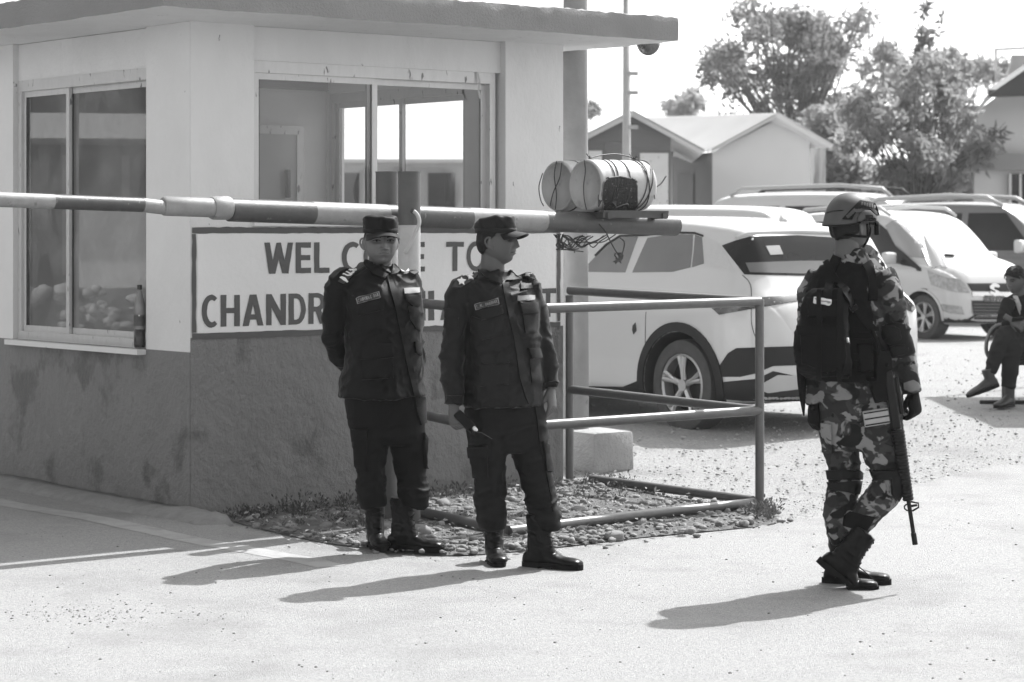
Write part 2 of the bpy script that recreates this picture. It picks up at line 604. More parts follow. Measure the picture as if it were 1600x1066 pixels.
# ================================================================== the guard booth
TH = R(51)
U = Vector((math.sin(TH), math.cos(TH), 0)); V = Vector((-math.cos(TH), math.sin(TH), 0)); ZA = Vector((0, 0, 1))
O0 = Vector((-1.831, 13.47, 0))
def BW(a, b, z): return O0 + U * a + V * b + ZA * z
def fa(x, b=0.0):
    """photo column -> a on the front plane"""
    dx = (x - CX) / F
    return (O0.x + b * V.x - dx * (O0.y + b * V.y)) / (dx * U.y - U.x)
def fz(x, y, b=0.0):
    a = fa(x, b)
    return H - (y - HY) / F * BW(a, b, 0).y
def lb(x, a=0.0):
    """photo column -> b on the plane at a"""
    dx = (x - CX) / F
    return (O0.x + a * U.x - dx * (O0.y + a * U.y)) / (dx * V.y - V.x)
def lz(x, y, a=0.0):
    return H - (y - HY) / F * BW(a, lb(x, a), 0).y
def bb(a0, a1, b0, b1, z0, z1, bev=0.0):
    return box(BW((a0 + a1) / 2, (b0 + b1) / 2, (z0 + z1) / 2), a1 - a0, b1 - b0, z1 - z0, (U, V, ZA), bev)

booth = thing('guard_booth', 'grey and white masonry guard booth with flat roof slab and painted welcome sign', 'building', O0)
AR, LB, T = fa(880), 2.62, .14
ZS = H + (360 - 33) / F * BW(0, 0, 0).y
A1, A2 = fa(397), fa(790)
ZW0, ZW1 = 1.675, fz(580, 104, .06)
ZSG0, ZSG1 = fz(300, 531), fz(300, 355)
ZL = .925
B1, B2 = lb(228), lb(20)
ZLW0, ZLW1 = lz(228, 545), lz(120, 116)
w = MB()
w.add(bb(.004, AR, 0, T, -.1, ZSG0 + .01))
w.mk('wall', m_grey, booth, smooth=False)
w = MB()
w.add(bb(.004, AR, 0.0005, T, ZSG0 + .01, ZW0)); w.add(bb(.004, A1, .0005, T, ZW0, ZS)); w.add(bb(A2, AR, .0005, T, ZW0, ZS)); w.add(bb(A1, A2, .05, T, ZW1, ZS - .002))
w.mk('wall', m_white, booth, smooth=False)
w = MB()
w.add(bb(0, T, .004, LB, -.1, ZL))
w.mk('wall', m_grey, booth, smooth=False)
w = MB()
w.add(bb(.0015, T, .004, B1, ZL, ZS - .001)); w.add(bb(.0015, T, B2, LB, ZL, ZS - .001)); w.add(bb(.04, T, B1, B2, ZLW1, ZS - .003)); w.add(bb(.03, T, B1, B2, ZL, ZLW0))
w.mk('wall', m_white, booth, smooth=False)
# the two walls away from the camera, the right one with a window
R0, R1 = lb(752, AR), lb(538, AR)
ZR0, ZR1 = 1.05, lz(640, 140, AR)
w = MB()
w.add(bb(AR - T, AR, T, R0, -.1, ZS - .004)); w.add(bb(AR - T, AR, R1, LB, -.1, ZS - .004)); w.add(bb(AR - T, AR, R0, R1, -.1, ZR0)); w.add(bb(AR - T, AR, R0, R1, ZR1, ZS - .004))
w.mk('wall', m_inner, booth, smooth=False)
w = MB(); w.add(bb(T, AR - T, LB - T, LB - .002, -.1, ZS - .004)); w.mk('wall', m_inner, booth, smooth=False)
MB().add(bb(T, AR - T, T, LB - T, 0, .05)).mk('floor', m_kerb, booth, smooth=False)
# something of the room: a door leaf and a shelf on the back wall
d = MB().add(bb(1.75, 2.35, LB - T - .05, LB - T - .003, .05, 2.3)).mk('door', m_door, booth, smooth=False)
MB().add(bb(2.25, 2.28, LB - T - .09, LB - T - .05, 1.85, 2.05, .008)).mk('handle', m_steel, d)
MB().add(bb(1.69, 1.75, LB - T - .06, LB - T - .003, .05, 2.36)).add(bb(2.35, 2.41, LB - T - .06, LB - T - .003, .05, 2.36)).add(bb(1.75, 2.35, LB - T - .06, LB - T - .003, 2.3, 2.36)).mk('door_frame', m_alu, d, smooth=False)
MB().add(bb(T + .02, AR - T - .05, T + .08, T + .5, 1.0, 1.04)).add(bb(T + .3, T + .36, T + .1, T + .45, .05, 1.0)).mk('counter', m_door, booth, smooth=False)

for a_ in (1.15, 1.62):
    MB().add(bb(a_, a_ + .05, LB - T - .03, LB - T - .003, .05, ZS - .01)).mk('wall_batten', m_door, booth, smooth=False)
for b_ in (R1 + .06, R1 + .30):
    MB().add(bb(AR - T - .03, AR - T - .002, b_, b_ + .05, .05, ZS - .01)).mk('wall_batten', m_door, booth, smooth=False)
MB().add(bb(T, AR - T, LB - T - .035, LB - T - .004, ZR1 + .02, ZR1 + .08)).mk('wall_batten', m_alud, booth, smooth=False)
# roof slab: uneven plaster edges
def slab():
    a0, a1, b0, b1 = -.58, AR + .37, -.69, LB + .5
    bm = bmesh.new()
    bmesh.ops.create_cube(bm, size=1)
    for q in bm.verts: q.co = Vector(((a0 + a1) / 2 + q.co.x * (a1 - a0), (b0 + b1) / 2 + q.co.y * (b1 - b0), ZS + .078 + q.co.z * .156))
    es = [e for e in bm.edges if abs((e.verts[0].co - e.verts[1].co).z) > .01]
    bmesh.ops.subdivide_edges(bm, edges=es, cuts=3, use_grid_fill=True)
    es = [e for e in bm.edges if abs((e.verts[0].co - e.verts[1].co).x) > .5]
    bmesh.ops.subdivide_edges(bm, edges=es, cuts=130, use_grid_fill=True)
    es = [e for e in bm.edges if abs((e.verts[0].co - e.verts[1].co).y) > .5]
    bmesh.ops.subdivide_edges(bm, edges=es, cuts=90, use_grid_fill=True)
    co = np.array([q.co[:] for q in bm.verts])
    n1 = fbm(co * 6, 3, 5); n2 = vnoise(co * 31, 9); n3 = fbm(co * 3, 2, 12)
    for k, q in enumerate(bm.verts):
        edge_d = min(abs(q.co.x - a0), abs(q.co.x - a1), abs(q.co.y - b0), abs(q.co.y - b1))
        top = q.co.z > ZS + .15
        bot = q.co.z < ZS + .001
        if edge_d < .001:
            s = .006 * n1[k] + .004 * n3[k]
            if q.co.y < b0 + .001: q.co.y += s
            elif q.co.x < a0 + .001 or q.co.x > a1 - .001: q.co.x += s
            if top: q.co.z += -.006 + .007 * n2[k] + .003 * n1[k]; q.co.y += .008
            if bot: q.co.z += .004 * n1[k]
            if top and q.co.x < a0 + .12 and q.co.y < b0 + .2: q.co.z -= .035 * max(0, n2[k] + .4)
        elif top:
            q.co.z += .004 * n1[k] + .008 * max(0, n2[k])
    bm.normal_update(); bm.verts.index_update()
    fm = [1 if f.normal.z < -.7 else 0 for f in bm.faces]
    v = [BW(*q.co) for q in bm.verts]; f = [tuple(q.index for q in g.verts) for g in bm.faces]
    bm.free()
    return v, f, fm
v, f, fm = slab()
mk('roof_slab', v, f, [m_fascia, m_white], booth, smooth='auto', fm=fm)

# windows
def bars(rects, mp, d0, d1):
    """rects (s0,s1,z0,z1) extruded between depths d0,d1; mp(s,d,z)->world"""
    q = MB()
    for s0, s1, z0, z1 in rects:
        v = [mp(s, d, z) for s in (s0, s1) for d in (d0, d1) for z in (z0, z1)]
        q.add((v, [(0, 1, 3, 2), (4, 6, 7, 5), (0, 4, 5, 1), (2, 3, 7, 6), (0, 2, 6, 4), (1, 5, 7, 3)]))
    return q
def window(mp, s0, s1, z0, z1, mid, fw=.045, d=.06, gm=None):
    """two sliding sashes in a frame; s grows to the photo's right, depth d grows inwards"""
    wn = bars([(s0, s1, z1 - .07, z1), (s0, s1, z0, z0 + .05), (s0, s0 + fw, z0 + .05, z1 - .07), (s1 - fw, s1, z0 + .05, z1 - .07)], mp, d, d + .07).mk('window', m_alu, booth, smooth=False)
    lo, hi = z0 + .05, z1 - .07
    for k, (p0, p1, dd) in enumerate(((s0 + fw, mid + .03, d + .018), (mid - .03, s1 - fw, d + .042))):
        e = .038
        bars([(p0, p0 + e, lo, hi), (p1 - e, p1, lo, hi), (p0 + e, p1 - e, hi - e, hi), (p0 + e, p1 - e, lo, lo + e)], mp, dd, dd + .02).mk('sash', m_alu, wn, smooth=False)
        bars([(p0 + e - .004, p0 + e, lo + e, hi - e)], mp, dd - .001, dd + .021).mk('seal', m_steel, wn, smooth=False)
        v = [mp(p0 + e, dd + .01, lo + e), mp(p1 - e, dd + .01, lo + e), mp(p1 - e, dd + .01, hi - e), mp(p0 + e, dd + .01, hi - e)]
        mk('pane', v, [(0, 1, 2, 3)], gm or m_glass, wn, smooth=False)
    return wn
wf = window(lambda s, d, z: BW(s, d, z), A1 + .004, fa(774, .06), ZW0, ZW1, fa(583, .08))
window(lambda s, d, z: BW(d, -s, z), -B2 + .004, -B1 - .006, ZLW0, ZLW1, -lb(106, .06), d=.035, gm=m_glass_d)
window(lambda s, d, z: BW(AR - T + d, -s, z), -R1, -R0, ZR0, ZR1, -lb(643, AR), d=.02)
# sill ledges and a torn strip of tape on the frame
MB().add(bb(A1 - .01, A2 + .01, -.02, .05, ZW0 - .03, ZW0 - .002)).mk('sill', m_white, booth, smooth=False)
tp = [fa(744, .05), fz(744, 112, .05)]
mk('tape_strip', [BW(tp[0] + dx, .052 - dy, tp[1] - dz) for dz, dx, dy in ((0, 0, 0), (.06, .012, .012), (.12, -.004, .02), (.17, .018, .012)) for dx in (dx, dx + .016)], [(0, 1, 3, 2), (2, 3, 5, 4), (4, 5, 7, 6)], m_door, wf)
# a plaster strip running down beside the window
# painted sign
AS0, AS1 = fa(299.5), fa(875)
bw_ = .036
sg = MB().add(bb(AS0 + bw_, AS1 - bw_, -.0035, .002, ZSG0 + bw_, ZSG1 - bw_)).mk('sign', m_signw, booth, smooth=False)
def wob(a0, a1, z0, z1, n, horiz):
    rings = []
    for i in range(n + 1):
        t = i / n
        j0, j1 = random.uniform(-.003, .003), random.uniform(-.003, .003)
        if horiz: rings.append([BW(a0 + (a1 - a0) * t, -.0045, z0 + j0), BW(a0 + (a1 - a0) * t, -.0045, z1 + j1)])
        else: rings.append([BW(a0 + j0, -.0045, z0 + (z1 - z0) * t), BW(a1 + j1, -.0045, z0 + (z1 - z0) * t)])
    v = [q for r in rings for q in r]
    return v, [((2 * k, 2 * k + 2, 2 * k + 3, 2 * k + 1) if horiz else (2 * k, 2 * k + 1, 2 * k + 3, 2 * k + 2)) for k in range(n)]
q = MB()
q.add(wob(AS0, AS1, ZSG1 - bw_, ZSG1, 60, True)); q.add(wob(AS0, AS1, ZSG0, ZSG0 + bw_, 60, True))
q.add(wob(AS0, AS0 + bw_ * .75, ZSG0 + bw_ + .004, ZSG1 - bw_ - .004, 14, False)); q.add(wob(AS1 - bw_ * .75, AS1, ZSG0 + bw_ + .004, ZSG1 - bw_ - .004, 14, False))
q.mk('sign_border', m_signd, sg, smooth=False)
def letters(items, z0, z1):
    for ch, x0, x1 in items:
        a0, a1 = fa(x0), fa(x1)
        wd = (a1 - a0)
        t = min(.42, .038 / wd) if ch != 'I' else 1
        pl = letter(ch, t, .17)
        pl = [densify(p, .25) for p in pl]
        pts, tris = cdt(pl)
        v = [BW(a0 + wd * p[0] + random.uniform(-.0012, .0012), -.0062, z0 + (z1 - z0) * p[1] + random.uniform(-.0012, .0012)) for p in pts]
        f = []
        for t3 in tris:
            nn = (v[t3[1]] - v[t3[0]]).cross(v[t3[2]] - v[t3[0]])
            f.append(t3 if nn.dot(V) < 0 else (t3[0], t3[2], t3[1]))
        mk('letter', v, f, m_signd, sg, smooth=False)
zt, zb = fz(470, 379), fz(470, 427)
letters([('W', 412, 457), ('E', 461, 485), ('L', 490, 514), ('C', 533, 563), ('O', 567, 597), ('M', 601, 637), ('E', 640, 663), ('T', 696, 724), ('O', 728, 758)], zb, zt)
zt, zb = fz(400, 460), fz(400, 509)
letters([('C', 314, 341), ('H', 344, 374), ('A', 378, 411), ('N', 415, 446), ('D', 450, 477), ('R', 481, 508), ('A', 509, 539), ('G', 542, 569), ('A', 571, 601), ('D', 604, 630), ('H', 634, 664), ('I', 668, 677.5),
         ('A', 687, 716), ('I', 720, 729), ('R', 733, 757), ('P', 760, 783), ('O', 786, 812), ('R', 815, 839), ('T', 843, 868)], zb, zt)

# round lamp under the far end of the slab
lp = BW(AR + .30, .02, ZS)
lp = P(1013, 63, 15.35)
lamp = thing('dome_lamp', 'small round dome lamp hanging under the end of the roof slab', 'lamp', lp)
m_dome = mat('dome_metal', .14, .25, var=.3, vs=30, metal=.6)
rings = []
for k in range(9):
    a = k / 8 * math.pi / 2
    rings.append([lp + Vector((math.cos(t) * .078 * math.cos(a), math.sin(t) * .078 * math.cos(a), -.012 - .088 * math.sin(a))) for t in [2 * math.pi * i / 24 for i in range(24)]])
MB().add(loft(rings)).mk('dome', m_dome, lamp)
MB().add(cyl(lp + Vector((0, 0, -.014)), lp + Vector((0, 0, .035)), .084, n=28)).mk('rim', mat('rim_grey', .3, .5), lamp, smooth='auto')
# ================================================================== boom barrier
m_bdark = mat('boom_dark_paint', .065, .45, var=.35, vs=14, bump=.2, bs=60, c2=.2, thr=(22, .65, .71, 4))
m_blight = mat('boom_light_paint', .25, .5, var=.35, vs=14, bump=.2, bs=60, c2=.12, thr=(18, .62, .70, 5))
m_post_d = mat('post_dark_paint', .075, .5, var=.25, vs=16, bump=.2, bs=50)
m_post_l = mat('post_light_paint', .42, .5, var=.2, vs=9, bump=.2, bs=50, c2=.2, thr=(10, .66, .72, 5))
m_rail = mat('railing_paint', .10, .38, var=.25, vs=25, metal=.25, bump=.1, bs=90, c2=.2, thr=(30, .7, .76, 3))
PV = Vector(((622 - CX) / F * 13.15, 13.15, 0))           # pivot, on the ground
def boom_pt(x, y):
    """photo pixel on the boom's vertical plane (parallel to the booth front)"""
    dx = (x - CX) / F
    t = (PV.x - dx * PV.y) / (dx * U.y - U.x)
    Y = PV.y + t * U.y
    return P(x, y, Y)
barrier = thing('boom_barrier', 'striped steel boom barrier pole on twin posts in front of the booth', 'barrier', PV)
segs = [(-420, 82, .037, 'l'), (82, 222, .037, 'd'), (222, 258, .037, 'l')]
def yc(x): return 312 + (x / 1055) * 40 if x < 250 else 324.5 + (x - 255) / 800 * 28.5
pole = None
for x0, x1, r, c in segs:
    MB().add(cyl(boom_pt(x0, yc(x0)), boom_pt(x1, yc(x1)), r, n=28)).mk('pole_section', m_blight if c == 'l' else m_bdark, barrier, smooth='auto')
MB().add(tube([boom_pt(x, 322 + (x - 255) * .035) for x in (254, 257, 332)], [.043, .051, .051], 28)).mk('sleeve', m_blight, barrier, smooth='auto')
MB().add(tube([boom_pt(x, 325) for x in (330, 334, 355, 358)], [.056, .0625, .0625, .058], 28)).mk('sleeve', m_blight, barrier, smooth='auto')
for x0, x1, c in ((358, 487, 'd'), (487, 602, 'l'), (602, 640, 'd'), (640, 657, 'd'), (657, 732, 'd'), (732, 848, 'l'), (848, 1055, 'd')):
    MB().add(cyl(boom_pt(x0, yc(x0)), boom_pt(x1, yc(x1)), .0615, n=32)).mk('pole_section', m_blight if c == 'l' else m_bdark, barrier, smooth='auto')
for x0, x1, dY in ((622, 657, -.16), (587, 622, .12)):
    xm = (x0 + x1) / 2
    Y = PV.y + dY
    c = Vector(((xm - CX) / F * Y, Y, 0)); r = (x1 - x0) / 2 / F * Y
    zt = H + (360 - 270) / F * Y; zm = H - (335 - 360) / F * Y if dY < 0 else H - (720 - 360) / F * Y
    zm = H + (360 - 352) / F * Y
    ps = MB().add(tube([c + ZA * z for z in (-.05, .42)], r, 28)).mk('post', m_post_d, barrier, smooth='auto')
    MB().add(tube([c + ZA * z for z in (.42, zm)], r, 28)).mk('post_band', m_post_l, ps, smooth='auto')
    MB().add(tube([c + ZA * z for z in (zm, zt)], r, 28)).mk('post_band', m_post_d, ps, smooth='auto')
    MB().add(tube([c + ZA * z for z in (zt, zt + .006)], r * 1.04, 28)).mk('post_cap', m_post_d, ps, smooth='auto')
lev = [P(x, y, 12.9) for x, y in ((646, 330), (650, 333), (654, 340), (655, 350), (650, 362), (644, 375), (637, 388), (632, 396))]
MB().add(tube([Vector(q) for q in catmull([tuple(p) for p in lev], 4)], .0105, 12)).mk('lever', m_post_l, barrier)
MB().add(cyl(P(645, 330, 12.93), P(645, 330, 13.3), .014, n=14)).mk('pivot_pin', m_steel, barrier)
# tray under the weights
def BT(t, s, z):
    """along the boom (m from x=960 px), across it, height"""
    return boom_pt(965, yc(965)) + U * t + V * s + ZA * z
tz = .072
tr = MB()
for s in (-.13, .30):
    tr.add(box(BT(0.02, s, tz), .52, .035, .012, (U, V, ZA))); tr.add(box(BT(0.02, s - .012, tz - .02), .52, .006, .035, (U, V, ZA)))
for t in (-.2, .24):
    tr.add(box(BT(t, .09, tz - .025), .035, .5, .035, (U, V, ZA)))
tr.mk('tray', mat('rusty_angle_iron', .06, .7, var=.4, vs=20), barrier, smooth=False)
# wire bundle hanging under the boom
m_wire = mat('black_wire', .025, .5)
rnd = random.Random(4)
wire = MB()
def wloop(pts, r=.0035): wire.add(tube([Vector(q) for q in catmull([tuple(p) for p in pts], 5)], r, 6))
for k in range(9):
    x0 = rnd.uniform(862, 890); x1 = rnd.uniform(905, 965)
    pts = []
    for j in range(6):
        t = j / 5
        pts.append(boom_pt(x0 + (x1 - x0) * t + rnd.uniform(-3, 3), 366 + 4 * rnd.random() + math.sin(t * math.pi) * rnd.uniform(4, 22)) + Vector((0, rnd.uniform(-.08, .02), 0)))
    wloop(pts)
for k in range(6):
    x0 = rnd.uniform(868, 884)
    wloop([boom_pt(x0, 366), boom_pt(x0 + rnd.uniform(-8, 4), 376), boom_pt(x0 + rnd.uniform(-12, 14), 384), boom_pt(x0 + rnd.uniform(-16, 20), 390), boom_pt(x0 + rnd.uniform(0, 40), 393 + rnd.uniform(-4, 3))])
wloop([boom_pt(x, y) + Vector((0, -.1, 0)) for x, y in ((935, 350), (945, 362), (953, 378), (961, 392), (968, 400), (973, 390), (974, 378), (968, 372))], .004)
for k in range(7): wloop([boom_pt(966 + rnd.uniform(-3, 3), 396 + rnd.uniform(-2, 2)) + Vector((0, -.1, 0)), boom_pt(966 + rnd.uniform(-7, 7), 402 + rnd.uniform(-4, 4)) + Vector((0, -.1, 0)), boom_pt(962 + rnd.uniform(-6, 8), 408 + rnd.uniform(-6, 4)) + Vector((0, -.1, 0))], .0045)
tag(wire.mk('wire_bundle', m_wire, None, loc=boom_pt(900, 372)), 'tangle of black wire dangling under the boom by the drums', 'wire')

# ================================================================== two concrete filled drums lashed on the boom
m_drum = mat('drum_plastic', .38, .55, var=.25, vs=7, bump=.3, bs=14, c2=.2, thr=(6, .58, .72, 8))
m_agg = mat('bare_concrete_aggregate', .035, .95, var=.6, vs=40, bump=1, bs=90, bdist=.03, c2=.3, thr=(75, .66, .70, 2))
DR, DL = .152, .44
def drum(name, c, label, hole):
    d = thing(name, label, 'drum', c - ZA * DR, group='counterweight drums on the boom')
    prof = [(-DL / 2, DR * .90), (-DL / 2 - .002, DR * .93), (-DL / 2, DR * .985), (-DL / 2 + .02, DR), (-DL / 2 + .035, DR * .985), (-DL / 2 + .05, DR), (-DL / 4, DR * 1.01), (0, DR * 1.012), (DL / 4, DR * 1.01), (DL / 2 - .05, DR), (DL / 2 - .035, DR * .98), (DL / 2 - .02, DR), (DL / 2, DR * .96)]
    n = 40
    rings = []
    for s, r in prof:
        rings.append([c + U * s + V * (math.cos(t) * r) + ZA * (math.sin(t) * r) for t in [2 * math.pi * i / n for i in range(n)]])
    rings = [[c - U * (DL / 2 - .012) + (q - c + U * (DL / 2)) * .1 for q in rings[0]], [q + U * .012 for q in rings[0]]] + rings
    b = MB().add(loft(rings)).mk('shell', m_drum, d)
    if hole:
        pl = []
        for k in range(40):
            a = 2 * math.pi * k / 40
            ca, sa = math.cos(a), math.sin(a)
            ex = .28
            px = 968 + 27 * abs(ca) ** ex * (1 if ca > 0 else -1); py = 306 + 27 * abs(sa) ** ex * (1 if sa > 0 else -1)
            pl.append((px + 1.5 * math.sin(k * 2.1) + (4 if py < 285 and px < 945 else 0), py + 1.2 * math.sin(k * 3.3) - 2 * math.cos((px - 960) / 20)))
        s_ = Surf(b)
        patch('broken_opening', s_, pl, m_agg, d, off=.0035, step=3, Yd=14)
        q = [s_.hit(x, y, 14) for x, y in pl]
        tw = [l + n_ * .004 for l, n_ in q]
        MB().add(tube(tw + [tw[0]], .004, 6)).mk('torn_edge', mat('torn_edge', .16, .7), d)
    return d, b
c1 = BT(-.0, .03, 0) 
def on_px(x, y, s):
    """centre of a drum whose near end shows at pixel x,y"""
    return None
e1 = boom_pt(915, 293)
c1 = Vector((e1.x, e1.y, 0)) + U * (DL / 2 - .02) + V * (-.02)
c1.z = boom_pt(960, yc(960)).z + .075 + DR
d1, s1 = drum('concrete_drum', c1, 'pale concrete-filled drum with a broken-out dark patch, lashed to the boom', True)
c2 = c1 + V * (2 * DR + .004) + U * .045
d2, s2 = drum('concrete_drum', c2, 'rear of the two pale drums lashed on the boom, half hidden', False)
# lashing wire round the drums
w = MB()
def around(c, s, r, tilt, n=28, rad=.0032, both=False):
    pts = []
    for i in range(n + 1):
        t = 2 * math.pi * i / n
        k = r
        pts.append(c + U * (s + tilt * math.sin(t)) + V * (math.cos(t) * k) + ZA * (math.sin(t) * k + .003 * math.sin(3 * t)))
    w.add(tube(pts, rad, 6))
rnd = random.Random(11)
for s, tl in ((-.12, .01), (-.10, .03), (.0, .012), (.13, .035), (.15, -.02), (.17, .05)):
    around(c1, s, DR * 1.03, tl)
for s, tl in ((-.13, .02), (.1, .02)): around(c2, s, DR * 1.03, tl)
def endwire(c, pts):
    w.add(tube([Vector(q) for q in catmull([tuple(c - U * (DL / 2 - .004 + .012) + V * a + ZA * b) for a, b in pts], 5)], .0032, 6))
endwire(c1, [(0, .15), (-.01, .08), (.005, 0), (.0, -.08), (-.02, -.145)])
endwire(c2, [(.0, .15), (.02, .06), (.0, -.05), (.01, -.14)]); endwire(c2, [(-.05, .14), (-.03, .05), (.03, -.04), (.06, -.12)]); endwire(c2, [(.13, .08), (.165, 0), (.15, -.08), (.12, -.12)])
top = lambda s: c1 + U * s + ZA * (DR * 1.04)
w.add(tube([Vector(q) for q in catmull([tuple(p) for p in (top(-.19), top(-.1) + ZA * .02, top(.02) + ZA * .03, top(.12) + ZA * .018, top(.19))], 6)], .004, 6))
for s in (-.18, .17):
    for k in range(5):
        w.add(tube([top(s), top(s + rnd.uniform(-.03, .03)) + ZA * rnd.uniform(.005, .035) + V * rnd.uniform(-.02, .02)], .003, 5))
pe = c1 + U * .20 - V * .13
w.add(tube([Vector(q) for q in catmull([tuple(p) for p in (pe + ZA * -.06, pe + U * .03 + ZA * -.01, pe + U * .07 + ZA * .015, pe + U * .11 + ZA * .06)], 5)], .0038, 6))
for k in range(8): w.add(tube([pe + ZA * rnd.uniform(-.05, .0), pe + Vector((rnd.uniform(-.03, .03), rnd.uniform(-.02, .02), rnd.uniform(-.12, .05)))], .003, 5))
pe = c1 - U * .17 - V * .12 - ZA * .1
for k in range(7): w.add(tube([Vector(q) for q in catmull([tuple(pe + U * a + ZA * b) for a, b in ((-.05, -.03), (rnd.uniform(-.05, 0), rnd.uniform(.02, .06)), (.05, rnd.uniform(0, .05)), (.09, -.03))], 5)], .0032, 6))
tag(w.mk('lashing_wire', m_wire, None, loc=c1 - ZA * DR), 'thin black wire lashed round both drums on the boom', 'wire')

# ================================================================== pipe railing
def FP(x, Y, z): return Vector(((x - CX) / F * Y, Y, z))
fA, fB, fC, fD, fE = (652, 13.55), (766, 12.62), (1187, 13.78), (890, 15.15), (792, 12.50)
rail = thing('pipe_railing', 'low dark steel pipe railing around the pebble bed beside the booth', 'railing', FP(*fC, 0), 0)
rr = .0275
ZT, ZM = 1.205, .572
for (x, Y), r in ((fC, .026), (fD, .026), (fB, .024), (fA, .024)):
    b = FP(x, Y, 0); b.z = gz(b.x, b.y)
    MB().add(cyl(b - ZA * .05, Vector((b.x, b.y, ZT + (.012 if x == 1187 else .0))), r, n=22)).mk('post', m_rail, rail, smooth='auto')
def railp(p, q, z0, z1, r=rr, sag=0, jit=0):
    a, b = FP(*p, z0), FP(*q, z1)
    pts = [a + (b - a) * (i / 12) + ZA * (-sag * math.sin(math.pi * i / 12)) for i in range(13)]
    MB().add(tube(pts, r, 22)).mk('rail', m_rail, rail, smooth='auto')
for z0 in (ZT, ZM):
    zz = z0 + (0 if z0 == ZT else 0)
    railp(fA, fB, zz, zz - .01); railp(fB, fC, zz - .01, zz); railp(fD, fC, zz + .03, zz)
railp((660, 13.3), fE, .035, .03, .03); railp((795, 12.5), (1178, 13.75), .03, .035, .03, sag=-.006); railp((925, 15.0), (1176, 13.85), .045, .04, .027)

# ================================================================== concrete power pole and its footing
m_conc = mat('pole_concrete', .25, .85, var=.28, vs=6, bump=.35, bs=40, c2=.1, thr=(9, .68, .74, 5))
py = 15.85
pb = Vector(((899 - CX) / F * py, py, gz(.45, py)))
pole = thing('power_pole', 'thick grey concrete power pole standing at the end of the booth', 'pole', pb)
MB().add(tube([pb + ZA * z for z in (-.1, 2.0, 4.2, 7.0)], [.092, .085, .078, .066], 32)).mk('shaft', m_conc, pole)
fb = MB()
c = pb + Vector((.14, -.12, .10))
v, f = box(c, .36, .36, .28, (U, V, ZA), .03)
co = np.array([list(q) for q in v]); nn = fbm(co * 9, 3, 4)
v = [q + (q - c).normalized() * .022 * nn[i] for i, q in enumerate(v)]
mk('footing', v, f, mat('footing_concrete', .30, .92, var=.3, vs=8, bump=.9, bs=30, bdist=.02), pole, smooth='auto')

# thin street pole far behind with a box on top
ty = 31.0
tb = Vector(((979 - CX) / F * ty, ty, gz(1.5, ty)))
tp_ = thing('thin_pole', 'thin light grey steel pole with small clamps behind the boom drums', 'pole', tb)
MB().add(tube([tb + ZA * z for z in (-.1, 2.2, 2.25, 4.75)], [.072, .07, .055, .045], 16)).mk('shaft', mat('galvanised', .34, .5, var=.2, vs=5), tp_)
MB().add(box(tb + Vector((-.03, 0, 4.62)), .17, .16, .22)).mk('junction_box', mat('box_grey', .3, .5), tp_, smooth=False)
for z in (2.75, 3.2, 3.45):
    MB().add(box(tb + Vector((.07, -.03, z)), .16, .04, .05)).mk('clamp', mat('box_grey', .3, .5), tp_, smooth=False)

# ================================================================== pebble bed, rocks, weeds
m_stone = mat('river_stone', .19, .88, var=.75, vs=3.5, det=2, bump=.3, bs=60)
ico = bmesh.new(); bmesh.ops.create_icosphere(ico, subdivisions=2, radius=1)
ico.verts.index_update()
IV = np.array([q.co[:] for q in ico.verts]); IF = [tuple(q.index for q in g.verts) for g in ico.faces]; ico.free()
ico = bmesh.new(); bmesh.ops.create_icosphere(ico, subdivisions=1, radius=1)
ico.verts.index_update()
IV1 = np.array([q.co[:] for q in ico.verts]); IF1 = [tuple(q.index for q in g.verts) for g in ico.faces]; ico.free()
bed = [(338, 806), (420, 792), (560, 775), (700, 765), (880, 752), (960, 752), (1060, 778), (1190, 800), (1215, 815), (1130, 826), (1000, 838), (900, 850), (780, 862), (690, 866), (610, 858), (520, 848), (430, 830)]
bed_s = densify(bed, 12)
rnd = random.Random(3)
def stone(s, fl, seed, lv=2):
    A = IV if lv == 2 else IV1
    k = 1 + .42 * vnoise(A * 1.5 + seed * 3.7, seed)
    v = A * k[:, None] * np.array([s, s * rnd.uniform(.6, .95), s * fl])
    a = rnd.uniform(0, 6.28)
    c_, s_ = math.cos(a), math.sin(a)
    return v @ np.array([[c_, s_, 0], [-s_, c_, 0], [0, 0, 1]])
gv, gf = [], []
cnt = 0
while cnt < 3600:
    x, y = rnd.uniform(330, 1240), rnd.uniform(748, 885)
    if not inpoly((x, y), bed):
        dd = min(math.hypot(x - q[0], (y - q[1]) * 4) for q in bed_s)
        if rnd.random() > .30 * math.exp(-dd / 22): continue
        if y < 765: continue
    g = G(x, y)
    s = .005 + .027 * rnd.random() ** 2.8
    if x < 640: s *= .8
    v = stone(s, rnd.uniform(.4, .7), cnt, 2 if s > .02 else 1)
    z = gz(g.x, g.y) + s * .18 + .012 * rnd.random()
    b = len(gv)
    gv += [(q[0] + g.x, q[1] + g.y, q[2] + z) for q in v]
    gf += [tuple(b + i for i in t) for t in (IF if s > .02 else IF1)]
    cnt += 1
tag(mk('gravel', gv, gf, m_stone), 'bed of pale river pebbles inside the pipe railing', 'gravel', kind='stuff')
